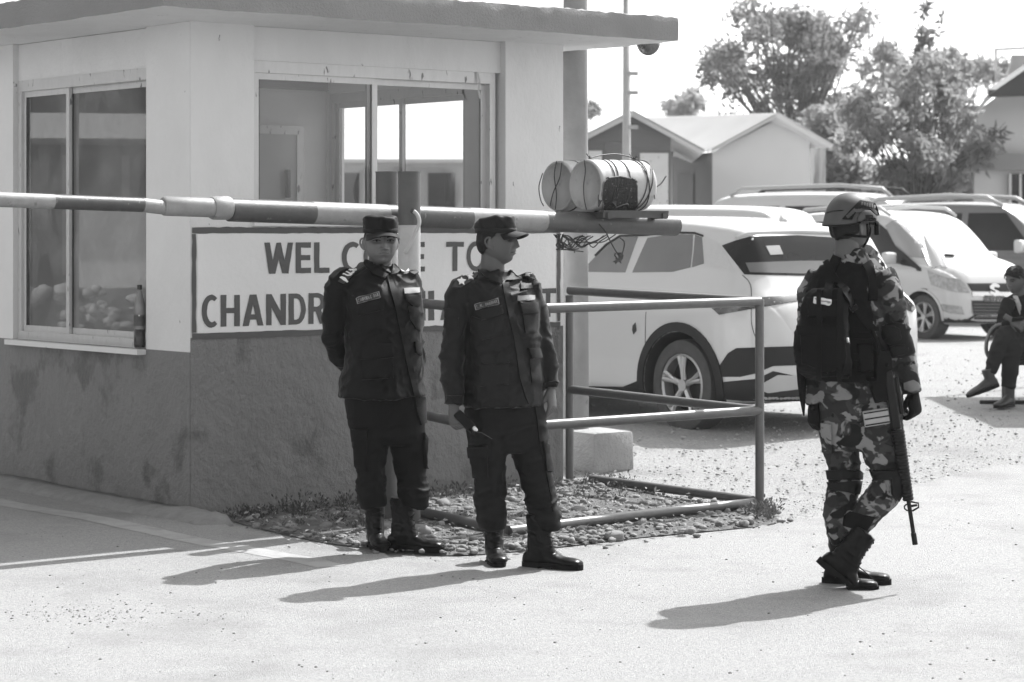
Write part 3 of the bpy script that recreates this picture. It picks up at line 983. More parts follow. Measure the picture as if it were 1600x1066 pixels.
# soil under the pebbles
bedd = densify([(float(a), float(b)) for a, b in catmull(bed + [bed[0]], 3)][:-1], 12)
pts, tris = cdt([bedd], 12)
hv = []
for x, y in pts:
    g = G(x, y); e_ = min(math.hypot(x - q[0], (y - q[1]) * 4) for q in bedd)
    hv.append((g.x, g.y, g.z + .016 * min(1, e_ / 40) - .006))
m_soil = mat('dirt', .14, .95, var=.6, vs=9, det=10, bump=1, bs=50, bdist=.03)
fl = []
for t in tris:
    a, b, c = (Vector(hv[k]) for k in t)
    fl.append(t if (b - a).cross(c - a).z > 0 else (t[0], t[2], t[1]))
mk('soil', hv, fl, m_soil)['kind'] = 'structure'
big = [(930, 752, .05, 'pale rock lying just left of the railing foot by the pole footing'), (600, 826, .06, 'flat dark rock beside the boom post foot'), (655, 836, .075, 'broad pale rock between the left officer boots and the fallen pipe'), (510, 825, .05, 'rounded rock in the weeds left of the standing officers'), (545, 812, .055, 'low rounded rock near the booth wall left of the officers'), (690, 792, .06, 'bright white rock by the wall between the two officers'),
       (1000, 822, .042, 'rounded rock under the front pipe of the railing'), (905, 800, .05, 'pale rock inside the railing right of the second officer'), (960, 842, .05, 'rock at the road edge before the front pipe')]
for x, y, s, lab in big:
    g = G(x, y); v = stone(s, .55, int(x))
    tag(mk('rock', [(q[0] + g.x, q[1] + g.y, q[2] + g.z + s * .22) for q in v], IF, m_stone, None, loc=g), lab, 'rock', 'larger rocks in the pebble bed')
# weeds
m_weed = mat('weed_leaf', .07, .8, var=.5, vs=20, trans=.25)
wv, wf_ = [], []
def leafq(p, d, l, w):
    s = d.cross(Vector((rnd.uniform(-1, 1), rnd.uniform(-1, 1), rnd.uniform(-1, 1)))).normalized() * w
    b = len(wv)
    wv.extend([p - s * .3, p + d * l * .5 - s, p + d * l, p + d * l * .5 + s]); wf_.append((b, b + 1, b + 2, b + 3))
spots = []
for k in range(100):
    t = rnd.random(); spots.append((345 + t * 530, 806 - t * 52 + rnd.uniform(0, 16), rnd.uniform(.03, .09) * (1.5 if rnd.random() < .15 else 1)))
for k in range(60): spots.append((rnd.uniform(380, 600), rnd.uniform(792, 832), rnd.uniform(.02, .05)))
for k in range(26): spots.append((1195 + rnd.gauss(0, 12), 803 + rnd.gauss(2, 5), rnd.uniform(.04, .09)))
for k in range(60): spots.append((rnd.uniform(860, 1000), rnd.uniform(748, 785), rnd.uniform(.02, .06)))
for k in range(50): spots.append((rnd.uniform(640, 1000), rnd.uniform(790, 840), rnd.uniform(.02, .04)))
for x, y, h in spots:
    g = G(x, y)
    for j in range(rnd.randint(14, 30)):
        d = Vector((rnd.uniform(-1, 1), rnd.uniform(-1, 1), rnd.uniform(.5, 1.6))).normalized()
        l = min(.028, h * rnd.uniform(.25, .5))
        leafq(g + d * rnd.uniform(0, h), d, l, l * rnd.uniform(.12, .3))
tag(mk('weeds', wv, wf_, m_weed, smooth=False), 'straggly weeds at the foot of the booth wall and railing', 'weeds', kind='stuff')
# coarse gravel lying loose in the car park
gv, gf = [], []
for k in range(8000):
    x = rnd.uniform(880, 1640); y = 545 + 285 * rnd.random() ** .8
    if y > 700 + (x - 900) * .16 + 60: continue
    g = G(x, y); s = .003 + .010 * rnd.random() ** 7
    v = IV1 * (1 + .3 * rnd.random()) * s * np.array([1, rnd.uniform(.6, 1), rnd.uniform(.4, .8)])
    b = len(gv); gv += [(q[0] + g.x, q[1] + g.y, q[2] + g.z) for q in v]; gf += [tuple(b + i for i in t) for t in IF1]
tag(mk('loose_gravel', gv, gf, mat('lot_stone', .34, .9, var=.5, vs=3)), 'coarse loose gravel strewn over the car park', 'gravel', kind='stuff')
# dry leaves caught among the stones
lv_, lf_ = [], []
for k in range(800):
    x, y = rnd.uniform(345, 1210), rnd.uniform(755, 862)
    if not inpoly((x, y), bed): continue
    g = G(x, y) + ZA * (.02 + .02 * rnd.random())
    d = Vector((rnd.uniform(-1, 1), rnd.uniform(-1, 1), rnd.uniform(-.3, .5))).normalized(); s_ = d.cross(Vector((rnd.uniform(-.4, .4), rnd.uniform(-.4, .4), 1))).normalized()
    l = rnd.uniform(.015, .045); b = len(lv_)
    lv_ += [g, g + d * l * .4 + s_ * l * .25, g + d * l, g + d * l * .5 - s_ * l * .25 + ZA * .006]; lf_.append((b, b + 1, b + 2, b + 3))
tag(mk('dry_leaves', lv_, lf_, mat('dry_leaf', .34, .8, var=.6, vs=30, trans=.2), smooth=False), 'dry fallen leaves among the pebbles by the booth', 'leaves', kind='stuff')
# loose grit on the road
gv, gf = [], []
for k in range(600):
    if rnd.random() < .35: x, y = rnd.gauss(160, 90), rnd.gauss(962, 10)
    else: x, y = rnd.uniform(0, 1600), 800 + 266 * rnd.random() ** 1.2
    if y < 830 + max(0, (x - 1000)) * -.05: continue
    g = G(x, y); s = .0022 + .006 * rnd.random() ** 5
    v = IV1 * s * np.array([1, .8, .6])
    b = len(gv); gv += [(q[0] + g.x, q[1] + g.y, q[2] + g.z + .005) for q in v]; gf += [tuple(b + i for i in t) for t in IF1]
tag(mk('grit', gv, gf, mat('grit', .18, .9, var=.5, vs=2)), 'loose dark grit scattered over the road', 'grit', kind='stuff')
# ================================================================== cars
m_carw = mat('car_white_paint', .50, .28, var=.05, vs=1.5, coat=.6, spec=.5)
m_cargrey = mat('car_grey_paint', .13, .3, var=.08, vs=2, coat=.6)
m_clad = mat('black_plastic_trim', .02, .6, var=.3, vs=8, spec=.2)
m_cglass = mat('dark_car_glass', .012, .05, spec=.28, var=.2, vs=3)
m_cglass2 = mat('tinted_car_glass', .12, .05, spec=.8, var=.3, vs=2)
m_screen = mat('bright_windscreen', .25, .03, spec=1.0, coat=1.0)
m_tyre = mat('tyre_rubber', .06, .85, var=.4, vs=12, bump=.4, bs=60)
m_rim = mat('alloy_rim', .45, .35, var=.15, vs=9, metal=.6)
m_rimd = mat('rim_recess', .03, .6)
m_lamp = mat('lamp_lens', .30, .08, spec=.9, var=.7, vs=22, det=2)
m_lampd = mat('tail_lamp_dark', .03, .1, spec=.8, c2=.5, thr=(40, .66, .7, 2))
m_chrome = mat('chrome', .6, .15, metal=.9)
m_seam = mat('panel_gap', .02, .7)

def tab(keys, y):
    ks = [k[0] for k in keys]
    return [float(np.interp(y, ks, [k[i] for k in keys])) for i in range(1, len(keys[0]))]

def car_body(keys, root, m, wheels, wr, L):
    """keys: y, top z, belt z, half width, roof half width, underside z"""
    ys = np.concatenate([np.linspace(-L / 2, -L / 2 + .5, 16)[:-1], np.linspace(-L / 2 + .5, L / 2 - .4, 26)[:-1], np.linspace(L / 2 - .4, L / 2, 12)])
    kk = catmull(sorted(keys), 5)
    rings = []
    for y in ys:
        top, belt, w, g, zb = tab([tuple(k) for k in kk], y)
        belt = min(belt, top - .03)
        h = top - belt
        gb = w * .93 if h > .1 else w * .9
        g = min(g, gb)
        hp = [(0, zb), (w * .8, zb), (w * .965, zb + .05), (w * .995, zb + .2), (w, (zb + belt) / 2 + .02), (w * .995, belt - .14), (w * .975, belt - .05), (gb + (w * .975 - gb) * .3, belt - .005), (gb * .985, belt + h * .06),
              (gb + (g - gb) * .5 + .012, belt + h * .5), (g + .006, belt + h * .86), (g * .9, belt + h * .955), (g * .5, belt + h * .995), (0, top)]
        c = catmull(hp, 3)
        half = [(float(a), float(b)) for a, b in c]
        ring = [Vector((x, y, z)) for x, z in half] + [Vector((-x, y, z)) for x, z in half[-2:0:-1]]
        rings.append(ring)
    v, f = loft(rings)
    o = mk('body', v, f, [m, m_rimd], root, world=False)
    bm = bmesh.new(); bm.from_mesh(o.data); bmesh.ops.recalc_face_normals(bm, faces=bm.faces); bm.to_mesh(o.data); bm.free()
    # wheel wells cut out of the body
    c = MB()
    for sx, wy in wheels:
        c.add(tube([Vector((sx * .5, wy, wr)), Vector((sx * 1.3, wy, wr))], wr * 1.17, 36))
    cu = c.mk('cutter', m_rimd, None)
    cu.data.materials.clear(); cu.data.materials.append(m_rimd)
    md = o.modifiers.new('wells', 'BOOLEAN'); md.operation = 'DIFFERENCE'; md.object = cu; md.solver = 'EXACT'
    M0 = o.parent; o.parent = None
    bpy.context.view_layer.update()
    ev = o.evaluated_get(bpy.context.evaluated_depsgraph_get())
    nm = bpy.data.meshes.new_from_object(ev)
    o.modifiers.clear(); old = o.data; o.data = nm; nm.name = 'body'
    bpy.data.meshes.remove(old); bpy.data.objects.remove(cu)
    o.parent = M0
    # faces made by the cut lie inside the arch
    nm.materials.clear(); nm.materials.append(m); nm.materials.append(m_rimd)
    mi = []
    for p in nm.polygons:
        k = 0
        for sx, wy in wheels:
            if p.center.x * sx > 0.45 and abs((Vector((0, p.center.y - wy, p.center.z - wr))).length - wr * 1.17) < .012 : k = 1
            if abs(p.center.x * sx - .5) < .01 and (Vector((0, p.center.y - wy, p.center.z - wr))).length < wr * 1.16: k = 1
        mi.append(k)
    nm.polygons.foreach_set('material_index', np.array(mi, dtype=np.int32))
    nm.polygons.foreach_set('use_smooth', np.ones(len(nm.polygons), dtype=bool))
    nm.set_sharp_from_angle(angle=R(38))
    return o

def wheel(root, x, y, r, side, spokes=5, w=.215):
    n = 40
    def ring(rad, xx): return [Vector((xx, y + math.cos(2 * math.pi * k / n) * rad, r + math.sin(2 * math.pi * k / n) * rad)) for k in range(n)]
    s = side
    rs = [ring(r * .66, x - s * w), ring(r * .97, x - s * w), ring(r, x - s * w * .85), ring(r, x - s * .03), ring(r * .975, x - s * .006), ring(r * .86, x + s * .006), ring(r * .72, x), ring(r * .69, x - s * .012)]
    if s < 0: rs = rs[::-1]
    t = mk('tyre', *loft(rs, False, False), m_tyre, root, world=False, smooth='auto')
    q = MB()
    rs = [ring(r * .69, x - s * .008), ring(r * .66, x + s * .002), ring(r * .62, x - s * .012), ring(r * .62, x - s * .1)]
    q.add(loft(rs if s > 0 else rs[::-1], False, False))
    for k in range(spokes):
        a = 2 * math.pi * k / spokes + .3
        for da in (-.13, .13):
            d = Vector((0, math.cos(a + da), math.sin(a + da))); e = Vector((0, math.cos(a + da * .5), math.sin(a + da * .5)))
            c0 = Vector((x - s * .03, y, r))
            q.add(tube([c0 + e * r * .1, c0 + e * r * .35 + Vector((s * .012, 0, 0)), c0 + d * r * .64 + Vector((s * .018, 0, 0))], [r * .06, r * .05, r * .06], 6))
    q.add(tube([Vector((x - s * .05, y, r)), Vector((x - s * .005, y, r))], r * .13, 18))
    mk('rim', q.v, q.f, m_rim, root, world=False, smooth='auto')
    mk('hub_disc', *tube([Vector((x - s * .11, y, r)), Vector((x - s * .1, y, r))], r * .62, 30), m_rimd, root, world=False)

def car(name, label, loc, rz, keys, L, wy, wx, wr, m, group='cars parked in the lot', spokes=5):
    root = thing(name, label, 'car', loc, rz, group)
    wh = [(sx, y) for sx in (-1, 1) for y in wy]
    b = car_body(keys, root, m, wh, wr, L)
    for sx, y in wh: wheel(root, sx * wx, y, wr, sx, spokes)
    return root, b, Surf(b)

def cpatches(root, s, Yd, items, step=6):
    for nm, pl, mm, off in items:
        patch(nm, s, pl, mm, root, off=off, step=step, Yd=Yd, sink=.01)

# ---- white crossover seen from behind
K = [(-2.23, .74, .72, .60, .52, .40), (-2.2, .90, .86, .72, .56, .30), (-2.14, 1.00, .96, .80, .60, .27), (-2.06, 1.075, 1.0, .85, .62, .25), (-1.97, 1.22, 1.01, .88, .63, .24), (-1.88, 1.39, 1.015, .895, .63, .23), (-1.80, 1.50, 1.015, .905, .635, .22), (-1.6, 1.555, 1.01, .925, .64, .2),
     (-1.0, 1.605, 1.0, .937, .66, .19), (-.3, 1.62, .98, .93, .665, .19), (.3, 1.59, .96, .93, .65, .19), (.8, 1.44, .95, .93, .62, .19), (1.2, 1.17, .95, .93, .60, .19), (1.4, 1.05, .94, .925, .6, .2), (1.8, .97, .88, .90, .6, .2), (2.08, .86, .8, .80, .6, .22), (2.2, .7, .65, .62, .5, .3), (2.23, .6, .55, .5, .4, .35)]
a = 36.0
fl, rt = Vector((-math.sin(R(a)), math.cos(R(a)), 0)), Vector((math.cos(R(a)), math.sin(R(a)), 0))
gy = 17.75
wc = Vector(((1066 - CX) / F * gy, gy, 0))
cc = wc + rt * .89 + fl * 1.36
cc.z = gz(wc.x, wc.y) - .035
suv, sb, ss = car('parked_car', 'white crossover car seen from behind, nearest the railing', cc, R(a), K, 4.46, (-1.36, 1.36), .90, .345, m_carw)
SY = 17.6
cpatches(suv, ss, SY, [
    ('window', [(905, 424), (921, 411), (945, 386), (968, 371), (997, 370), (977, 426), (921, 425)], m_cglass2, .002),
    ('window', [(988, 426), (1000, 398), (1012, 372), (1050, 366), (1083, 367), (1082, 392), (1079, 418), (1051, 425)], m_cglass2, .002),
    ('quarter_window', [(1086, 367), (1097, 371), (1100, 412), (1081, 418), (1084, 392)], m_cglass2, .002),
    ('pillar_panel', [(1099, 371), (1122, 379), (1136, 402), (1149, 427), (1101, 412)], mat('silver_panel', .5, .5, var=.15, vs=60, metal=.3), .003),
    ('rear_window', [(1128, 384), (1150, 376), (1172, 370), (1247, 368), (1310, 372), (1360, 384), (1378, 400), (1385, 424), (1330, 430), (1250, 431), (1163, 429), (1150, 412)], m_cglass, .003),
    ('tail_lamp', [(1106, 476), (1124, 492), (1186, 481), (1250, 470), (1330, 468), (1400, 478), (1425, 488), (1436, 476), (1433, 456), (1400, 457), (1330, 458), (1250, 459), (1186, 466), (1150, 472)], m_lampd, .006),
    ('bumper_insert', [(1121, 577), (1138, 552), (1151, 544), (1245, 541), (1330, 541), (1400, 543), (1425, 552), (1430, 575), (1400, 572), (1330, 571), (1245, 571), (1208, 572), (1180, 584), (1157, 589), (1127, 589)], m_clad, .006),
    ('skid_trim', [(1101, 600), (1160, 594), (1183, 592), (1208, 580), (1245, 588), (1330, 594), (1430, 594), (1432, 622), (1330, 626), (1245, 626), (1160, 626), (1110, 622)], m_clad, .005),
    ('skid_plate', [(1180, 606), (1215, 586), (1330, 590), (1330, 604), (1245, 608), (1200, 614)], mat('skid_silver', .38, .45), .008),
])
patch('rear_window_reflection', ss, [(1165, 411), (1250, 408), (1310, 408), (1366, 404), (1378, 418), (1330, 427), (1250, 428), (1172, 426)], m_cglass2, suv, off=.006, step=8, Yd=SY)  # paler patch laid on for the reflection in the lower rear glass
patch('window_trim', ss, ribbon(None, [(930, 400), (947, 383), (969, 369), (1011, 367.5), (1050, 363.5), (1086, 364.5), (1099, 369)], 1.3), m_clad, suv, off=.006, step=6, Yd=SY)
patch('window_sticker', ss, [(1196, 385), (1217, 384), (1223, 398), (1203, 399)], mat('sticker_pale', .3, .5), suv, off=.008, step=6, Yd=SY)
# wheel arch cladding, sill, seams, spoiler
def disc_pts(cx, cy, r0, r1, a0, a1, n=16):
    o_ = [(cx + math.cos(R(a0 + (a1 - a0) * k / n)) * r1, cy + math.sin(R(a0 + (a1 - a0) * k / n)) * r1) for k in range(n + 1)]
    i_ = [(cx + math.cos(R(a0 + (a1 - a0) * k / n)) * r0, cy + math.sin(R(a0 + (a1 - a0) * k / n)) * r0) for k in range(n + 1)]
    return o_ + i_[::-1]
def lpatch(name, root, body, pl, m, side=None, rear=None, off=.006, step=.06, sink=.01):
    """patch in car coordinates: side = -1/+1 (outline in y,z) or rear = -1/+1 (outline in x,z)"""
    vs = [q.co.copy() for q in body.data.vertices]
    t = BVHTree.FromPolygons(vs, [tuple(p.vertices) for p in body.data.polygons])
    pts, tris = cdt([densify(pl, step)], step)
    pos, nor = [], []
    for a_, b_ in pts:
        if side: o_, d_ = Vector((side * 4, a_, b_)), Vector((-side, 0, 0))
        else: o_, d_ = Vector((a_, rear * 6, b_)), Vector((0, -rear, 0))
        l, n_, i_, _ = t.ray_cast(o_, d_)
        if l is None or (side and l.x * side < .3):
            l, n_, i_, _ = t.find_nearest(Vector((side * .92, a_, b_)) if side else Vector((a_, rear * 2.1, b_)))
            n_ = -d_
        if n_.dot(d_) > 0: n_ = -n_
        pos.append(l); nor.append(n_)
    v = [p + q * off for p, q in zip(pos, nor)]
    f = []
    ed = {}
    for t3 in tris:
        nn = (v[t3[1]] - v[t3[0]]).cross(v[t3[2]] - v[t3[0]])
        t3 = t3 if nn.dot(nor[t3[0]]) > 0 else (t3[0], t3[2], t3[1])
        f.append(t3)
        for k in range(3): ed[(t3[k], t3[(k + 1) % 3])] = 1
    idx = {}
    for (p, q) in list(ed):
        if (q, p) not in ed:
            for k in (p, q):
                if k not in idx: idx[k] = len(v); v.append(pos[k] - nor[k] * sink)
            f.append((q, p, idx[p], idx[q]))
    return mk(name, v, f, m, root, world=False, smooth='auto')
for sd in (-1, 1):
    for wy_ in (-1.36, 1.36):
        lpatch('wheel_arch', suv, sb, disc_pts(wy_, .345, .405, .475, -14, 194, 26), m_clad, side=sd, off=.014)
    lpatch('sill', suv, sb, [(-.9, .20), (.92, .20), (.9, .30), (-.0, .27), (-.7, .30), (-.9, .36)], m_clad, side=sd, off=.012)
    for y0, y1 in ((-.98, -.98), (.05, -.02)):
        pl = [(y0 + .004, .33), (y1 + .004, .93), (y1 - .004, .93), (y0 - .004, .33)]
        lpatch('door_seam', suv, sb, pl, m_seam, side=sd, off=.001, sink=.002)
    for y0 in (-.86, .13):
        h_ = lpatch('door_handle', suv, sb, [(y0, .80), (y0 + .03, .775), (y0 + .035, .74), (y0 + .02, .71), (y0 - .015, .74)], m_seam, side=sd, off=.006, step=.02)
    lpatch('mirror_base', suv, sb, [(.78, 1.0), (.92, 1.0), (.9, 1.06), (.8, 1.06)], m_clad, side=sd, off=.02)
    mk('mirror', *box((sd * 1.0, .86, 1.05), .2, .1, .14, None, .03), m_carw, suv, world=False)
    lpatch('window', suv, sb, [(-.85, 1.02), (.85, 1.0), (.55, 1.27), (-.2, 1.48), (-.85, 1.46)], m_cglass2, side=sd, off=.0015) if sd > 0 else None
MB().add(tube([ss.hit(x, y, SY)[0] + Vector((0, -.012, .0)) for x, y in [(1149, 371), (1168, 366), (1247, 362), (1310, 364), (1366, 374)]], [.008, .018, .022, .022, .012], 10)).mk('spoiler', m_carw, suv)
l, n_ = ss.hit(1222, 345, SY)
q = l
MB().add(loft([[q + Vector((dx * s_, dy * s_, dz)) for dx, dy in ((-.028, -.11), (.028, -.11), (.028, .06), (-.028, .06))] for dz, s_ in ((-.01, 1), (.03, .6), (.07, .18))])).mk('roof_fin', m_carw, suv)
for pts_ in ([(1160, 430), (1170, 440), (1174, 455), (1174, 500), (1178, 520), (1186, 540)],):
    patch('tailgate_seam', ss, ribbon(None, [(float(a_), float(b_)) for a_, b_ in catmull(pts_, 4)], .6), m_seam, suv, off=.001, step=4, Yd=SY, sink=.002)

# ---- white small hatchback facing the camera
K = [(-1.8, .9, .85, .62, .55, .40), (-1.77, 1.2, .98, .70, .58, .3), (-1.7, 1.5, 1.0, .745, .6, .25), (-1.55, 1.63, 1.02, .775, .61, .2), (-1.0, 1.675, 1.01, .79, .63, .18), (0, 1.675, .99, .795, .635, .18), (.45, 1.60, .98, .795, .62, .18), (.85, 1.32, .97, .795, .6, .18), (1.08, 1.10, .96, .79, .58, .19), (1.3, 1.03, .93, .78, .58, .2), (1.55, .96, .86, .75, .55, .2), (1.7, .84, .76, .68, .5, .22), (1.78, .66, .6, .60, .45, .28), (1.8, .55, .5, .52, .4, .32)]
ph = 34.0
gy = 30.6
wc = Vector(((1441 - CX) / F * gy, gy, 0))
fr = Vector((math.sin(R(ph)), -math.cos(R(ph)), 0)); rr_ = Vector((-math.cos(R(ph)), -math.sin(R(ph)), 0))
cc = wc - rr_ * .76 - fr * 1.17
cc.z = gz(wc.x, wc.y) - .01
wag, wb, ws = car('parked_car', 'small white tall-roofed hatchback facing the camera behind the soldier', cc, R(180 + ph), K, 3.6, (-1.23, 1.17), .75, .29, m_carw, spokes=6)
SY = 30.0
cpatches(wag, ws, SY, [
    ('windscreen', [(1383, 353), (1400, 340), (1430, 336), (1452, 340), (1475, 362), (1510, 401), (1470, 405), (1419, 402), (1400, 385)], m_screen, .003),
    ('headlight', [(1449, 422), (1465, 429), (1480, 434), (1501, 437), (1510, 447), (1515, 458), (1495, 457), (1477, 453), (1455, 445)], m_lamp, .008),
    ('grille', [(1511, 443), (1540, 443), (1569, 443), (1590, 443), (1590, 456), (1566, 456), (1518, 455)], m_clad, .006),
    ('chrome_bar', [(1518, 456.5), (1563, 457), (1590, 456.5), (1590, 464), (1560, 464), (1519, 463)], m_chrome, .014),
    ('lower_grille', [(1518, 470), (1561, 471), (1590, 471), (1588, 498), (1556, 499), (1522, 499)], m_clad, .005),
    ('fog_lamp', [(1470, 475), (1503, 479), (1507, 492), (1485, 490), (1473, 486)], m_lamp, .006),
    ('bumper_lip', [(1453, 495), (1490, 500), (1522, 504), (1590, 503), (1590, 514), (1511, 516), (1453, 511)], m_clad, .008),
    ('number_plate', [(1537, 462), (1568, 463), (1567, 472), (1536, 471)], mat('plate_dark', .05, .5, c2=.5, thr=(60, .6, .64, 1)), .018),
    ('side_window', [(1330, 352), (1366, 356), (1378, 380), (1392, 400), (1376, 400), (1340, 392)], m_cglass, .003),
])
sp = [(1552, 443), (1560, 446), (1560, 450), (1552, 449), (1551, 452), (1560, 456), (1560, 461), (1553, 464), (1545, 459), (1546, 455), (1553, 458), (1554, 456), (1545, 451), (1545, 447)]
patch('emblem', ws, sp, m_chrome, wag, off=.022, step=3, Yd=SY)
for k in range(5):
    y_ = 475 + k * 4.8
    patch('grille_slat', ws, [(1520, y_), (1588, y_ + .6), (1588, y_ + 1.6), (1520, y_ + 1.0)], mat('slat_grey', .12, .4), wag, off=.012, step=8, Yd=SY)
for sd in (-1, 1):
    z0 = 1.655
    mk('roof_rail', *tube([Vector((sd * .6, y_, z_)) for y_, z_ in ((-1.45, 1.60), (-1.3, 1.69), (-.4, 1.735), (.2, 1.71), (.4, 1.61))], [.02, .03, .026, .026, .018], 10), m_carw if sd < 0 else mat('rail_silver', .4, .4), wag, world=False)
    mk('mirror', *box((sd * .92, .72, 1.05), .2, .1, .15, None, .035), m_carw, wag, world=False)
    lpatch('window', wag, wb, [(-1.55, 1.05), (.75, 1.03), (.45, 1.40), (.2, 1.53), (-1.5, 1.53)], m_cglass, side=sd, off=.002)
    for wy_ in (-1.23, 1.17): lpatch('wheel_arch', wag, wb, disc_pts(wy_, .29, .34, .37, -5, 185, 20), m_carw, side=sd, off=.012)
MB().add(tube([ws.hit(x, y, SY)[0] + Vector((0, -.02, .015)) for x, y in ((1462, 402), (1478, 400), (1490, 401))], .018, 8)).mk('wiper', m_clad, wag)

# ---- grey sport utility vehicle behind it, side windows towards us
K = [(-2.1, .9, .85, .72, .6, .45), (-2.06, 1.3, 1.05, .80, .62, .35), (-2.0, 1.65, 1.08, .85, .64, .3), (-1.8, 1.78, 1.08, .88, .66, .26), (-1, 1.83, 1.07, .89, .68, .25), (0, 1.83, 1.05, .89, .68, .25), (.5, 1.76, 1.04, .89, .66, .25), (.95, 1.36, 1.03, .89, .64, .25), (1.15, 1.14, 1.02, .88, .64, .25), (1.7, 1.06, .95, .85, .62, .27), (2.0, .92, .84, .78, .6, .3), (2.1, .7, .65, .66, .5, .38)]
ph = 58.0
cc = Vector(((1545 - CX) / F * 36.2, 36.2, 0)); cc.z = gz(cc.x, cc.y)
gs, gb_, gss = car('parked_car', 'grey sport utility vehicle with pale roof rails at the right edge', cc, R(180 + ph), K, 4.2, (-1.3, 1.3), .84, .36, m_cargrey)
for sd in (-1, 1):
    for y0, y1, y2, y3 in ((-.05, .98, .52, -.05), (-.95, -.15, -.15, -.95), (-1.75, -1.08, -1.08, -1.7)):
        lpatch('window', gs, gb_, [(y0, 1.10), (y1, 1.10), (y2, 1.66), (y3, 1.66)], m_cglass, side=sd, off=.003)
    mk('roof_rail', *tube([Vector((sd * .62, y_, z_)) for y_, z_ in ((-1.75, 1.76), (-1.55, 1.88), (-.4, 1.93), (.2, 1.90), (.45, 1.77))], [.03, .035, .035, .035, .03], 10), mat('rail_silver', .4, .4), gs, world=False)
    mk('mirror', *box((sd * 1.02, .86, 1.16), .22, .12, .2, None, .04), m_carw, gs, world=False)
# ---- white van roof behind
K = [(-2.3, .9, .85, .72, .6, .45), (-2.27, 1.4, 1.05, .80, .66, .35), (-2.2, 1.85, 1.08, .85, .7, .3), (-1.9, 2.0, 1.08, .88, .72, .26), (-1, 2.04, 1.07, .89, .74, .25), (.2, 2.03, 1.05, .89, .74, .25), (.8, 1.92, 1.04, .89, .7, .25), (1.3, 1.5, 1.03, .89, .68, .25), (1.6, 1.22, 1.02, .88, .66, .25), (2.0, 1.08, .95, .85, .62, .27), (2.25, .92, .84, .78, .6, .3), (2.3, .7, .65, .66, .5, .38)]
cc = Vector(((1330 - CX) / F * 39.5, 39.5, 0)); cc.z = gz(cc.x, cc.y)
vn, vb, vss = car('parked_van', 'tall white van mostly hidden behind the small white hatchback', cc, R(180 + 66), K, 4.6, (-1.4, 1.4), .85, .34, m_carw)
vn['category'] = 'van'
for sd in (-1, 1):
    for y0, y1, y2, y3 in ((.1, 1.2, .75, .1), (-.9, 0, 0, -.9), (-1.95, -1.0, -1.0, -1.9)):
        lpatch('window', vn, vb, [(y0, 1.15), (y1, 1.15), (y2, 1.8), (y3, 1.8)], m_cglass, side=sd, off=.003)
    mk('roof_rail', *tube([Vector((sd * .64, y_, z_)) for y_, z_ in ((-1.9, 1.98), (-1.7, 2.1), (0, 2.14), (.7, 2.08), (.85, 1.95))], .035, 10), m_clad if sd < 0 else mat('rail_silver', .4, .4), vn, world=False)
cc = Vector(((985 - CX) / F * 27.0, 27.0, 0)); cc.z = gz(cc.x, cc.y)
K = [(-2.1, .9, .85, .72, .6, .45), (-2.06, 1.3, 1.05, .80, .62, .35), (-2.0, 1.55, 1.06, .85, .64, .3), (-1.8, 1.67, 1.06, .88, .66, .26), (-1, 1.70, 1.05, .89, .68, .25), (0, 1.70, 1.04, .89, .68, .25), (.5, 1.64, 1.03, .89, .66, .25), (.95, 1.36, 1.02, .89, .64, .25), (1.15, 1.14, 1.02, .88, .64, .25), (1.7, 1.02, .95, .85, .62, .27), (2.0, .9, .84, .78, .6, .3), (2.1, .7, .65, .66, .5, .38)]
wc2, wb2, _s = car('parked_car', 'white car whose roof just shows past the concrete drums', cc, R(62), K, 4.2, (-1.3, 1.3), .84, .34, m_carw)
for sd in (-1, 1):
    lpatch('window', wc2, wb2, [(-1.75, 1.10), (.98, 1.10), (.52, 1.54), (-1.7, 1.54)], m_cglass, side=sd, off=.003)
# ================================================================== buildings beyond the car park
m_hwall = mat('shed_wall_pale', .60, .85, var=.1, vs=.8, det=6)
m_hgrey = mat('shed_wall_grey', .17, .8, var=.15, vs=1.5, stretch=(1, 1, 12))
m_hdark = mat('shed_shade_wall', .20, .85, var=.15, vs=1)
m_tin = mat('tin_roof', .66, .6, var=.12, vs=1.2, det=6)
m_hdoor = mat('shed_door', .13, .7, var=.1, vs=2)
m_notice = mat('notice_panel', .6, .8, var=.1, vs=3, c2=.3, thr=(14, .63, .68, 3))
def poly(name, pts, m, parent, th=.08, n=Vector((0, 1, 0))):
    """a thick flat plate from an outline of world points"""
    pts = [Vector(p) for p in pts]
    k = len(pts)
    f = [tuple(range(k)), tuple(range(2 * k - 1, k - 1, -1))] + [(i, (i + 1) % k, k + (i + 1) % k, k + i) for i in range(k)]
    o = mk(name, pts + [p + n * th for p in pts], f, m, parent, smooth=False)
    bm = bmesh.new(); bm.from_mesh(o.data); bmesh.ops.recalc_face_normals(bm, faces=bm.faces); bm.to_mesh(o.data); bm.free()
    return o
def tinroof(name, a, b, c, d, parent, waves=30):
    """corrugated sheet a-b (ridge) to d-c (eave)"""
    a, b, c, d = map(Vector, (a, b, c, d))
    n = (b - a).cross(d - a).normalized()
    if n.z < 0: n = -n
    v, f = [], []
    N = waves * 4
    for i in range(N + 1):
        t = i / N
        h = n * (.03 * math.cos(i * math.pi / 2))
        for k, s in enumerate((0, 1)):
            p = (a + (b - a) * t) * (1 - s) + (d + (c - d) * t) * s
            v += [p + h, p + h - n * .03]
    for i in range(N):
        p = i * 4; q = p + 4
        f += [(p, p + 2, q + 2, q), (p + 1, q + 1, q + 3, p + 3), (p + 2, p + 3, q + 3, q + 2), (p, q, q + 1, p + 1)]
    return mk(name, v, f, m_tin, parent, smooth=False)
gl_ = .22
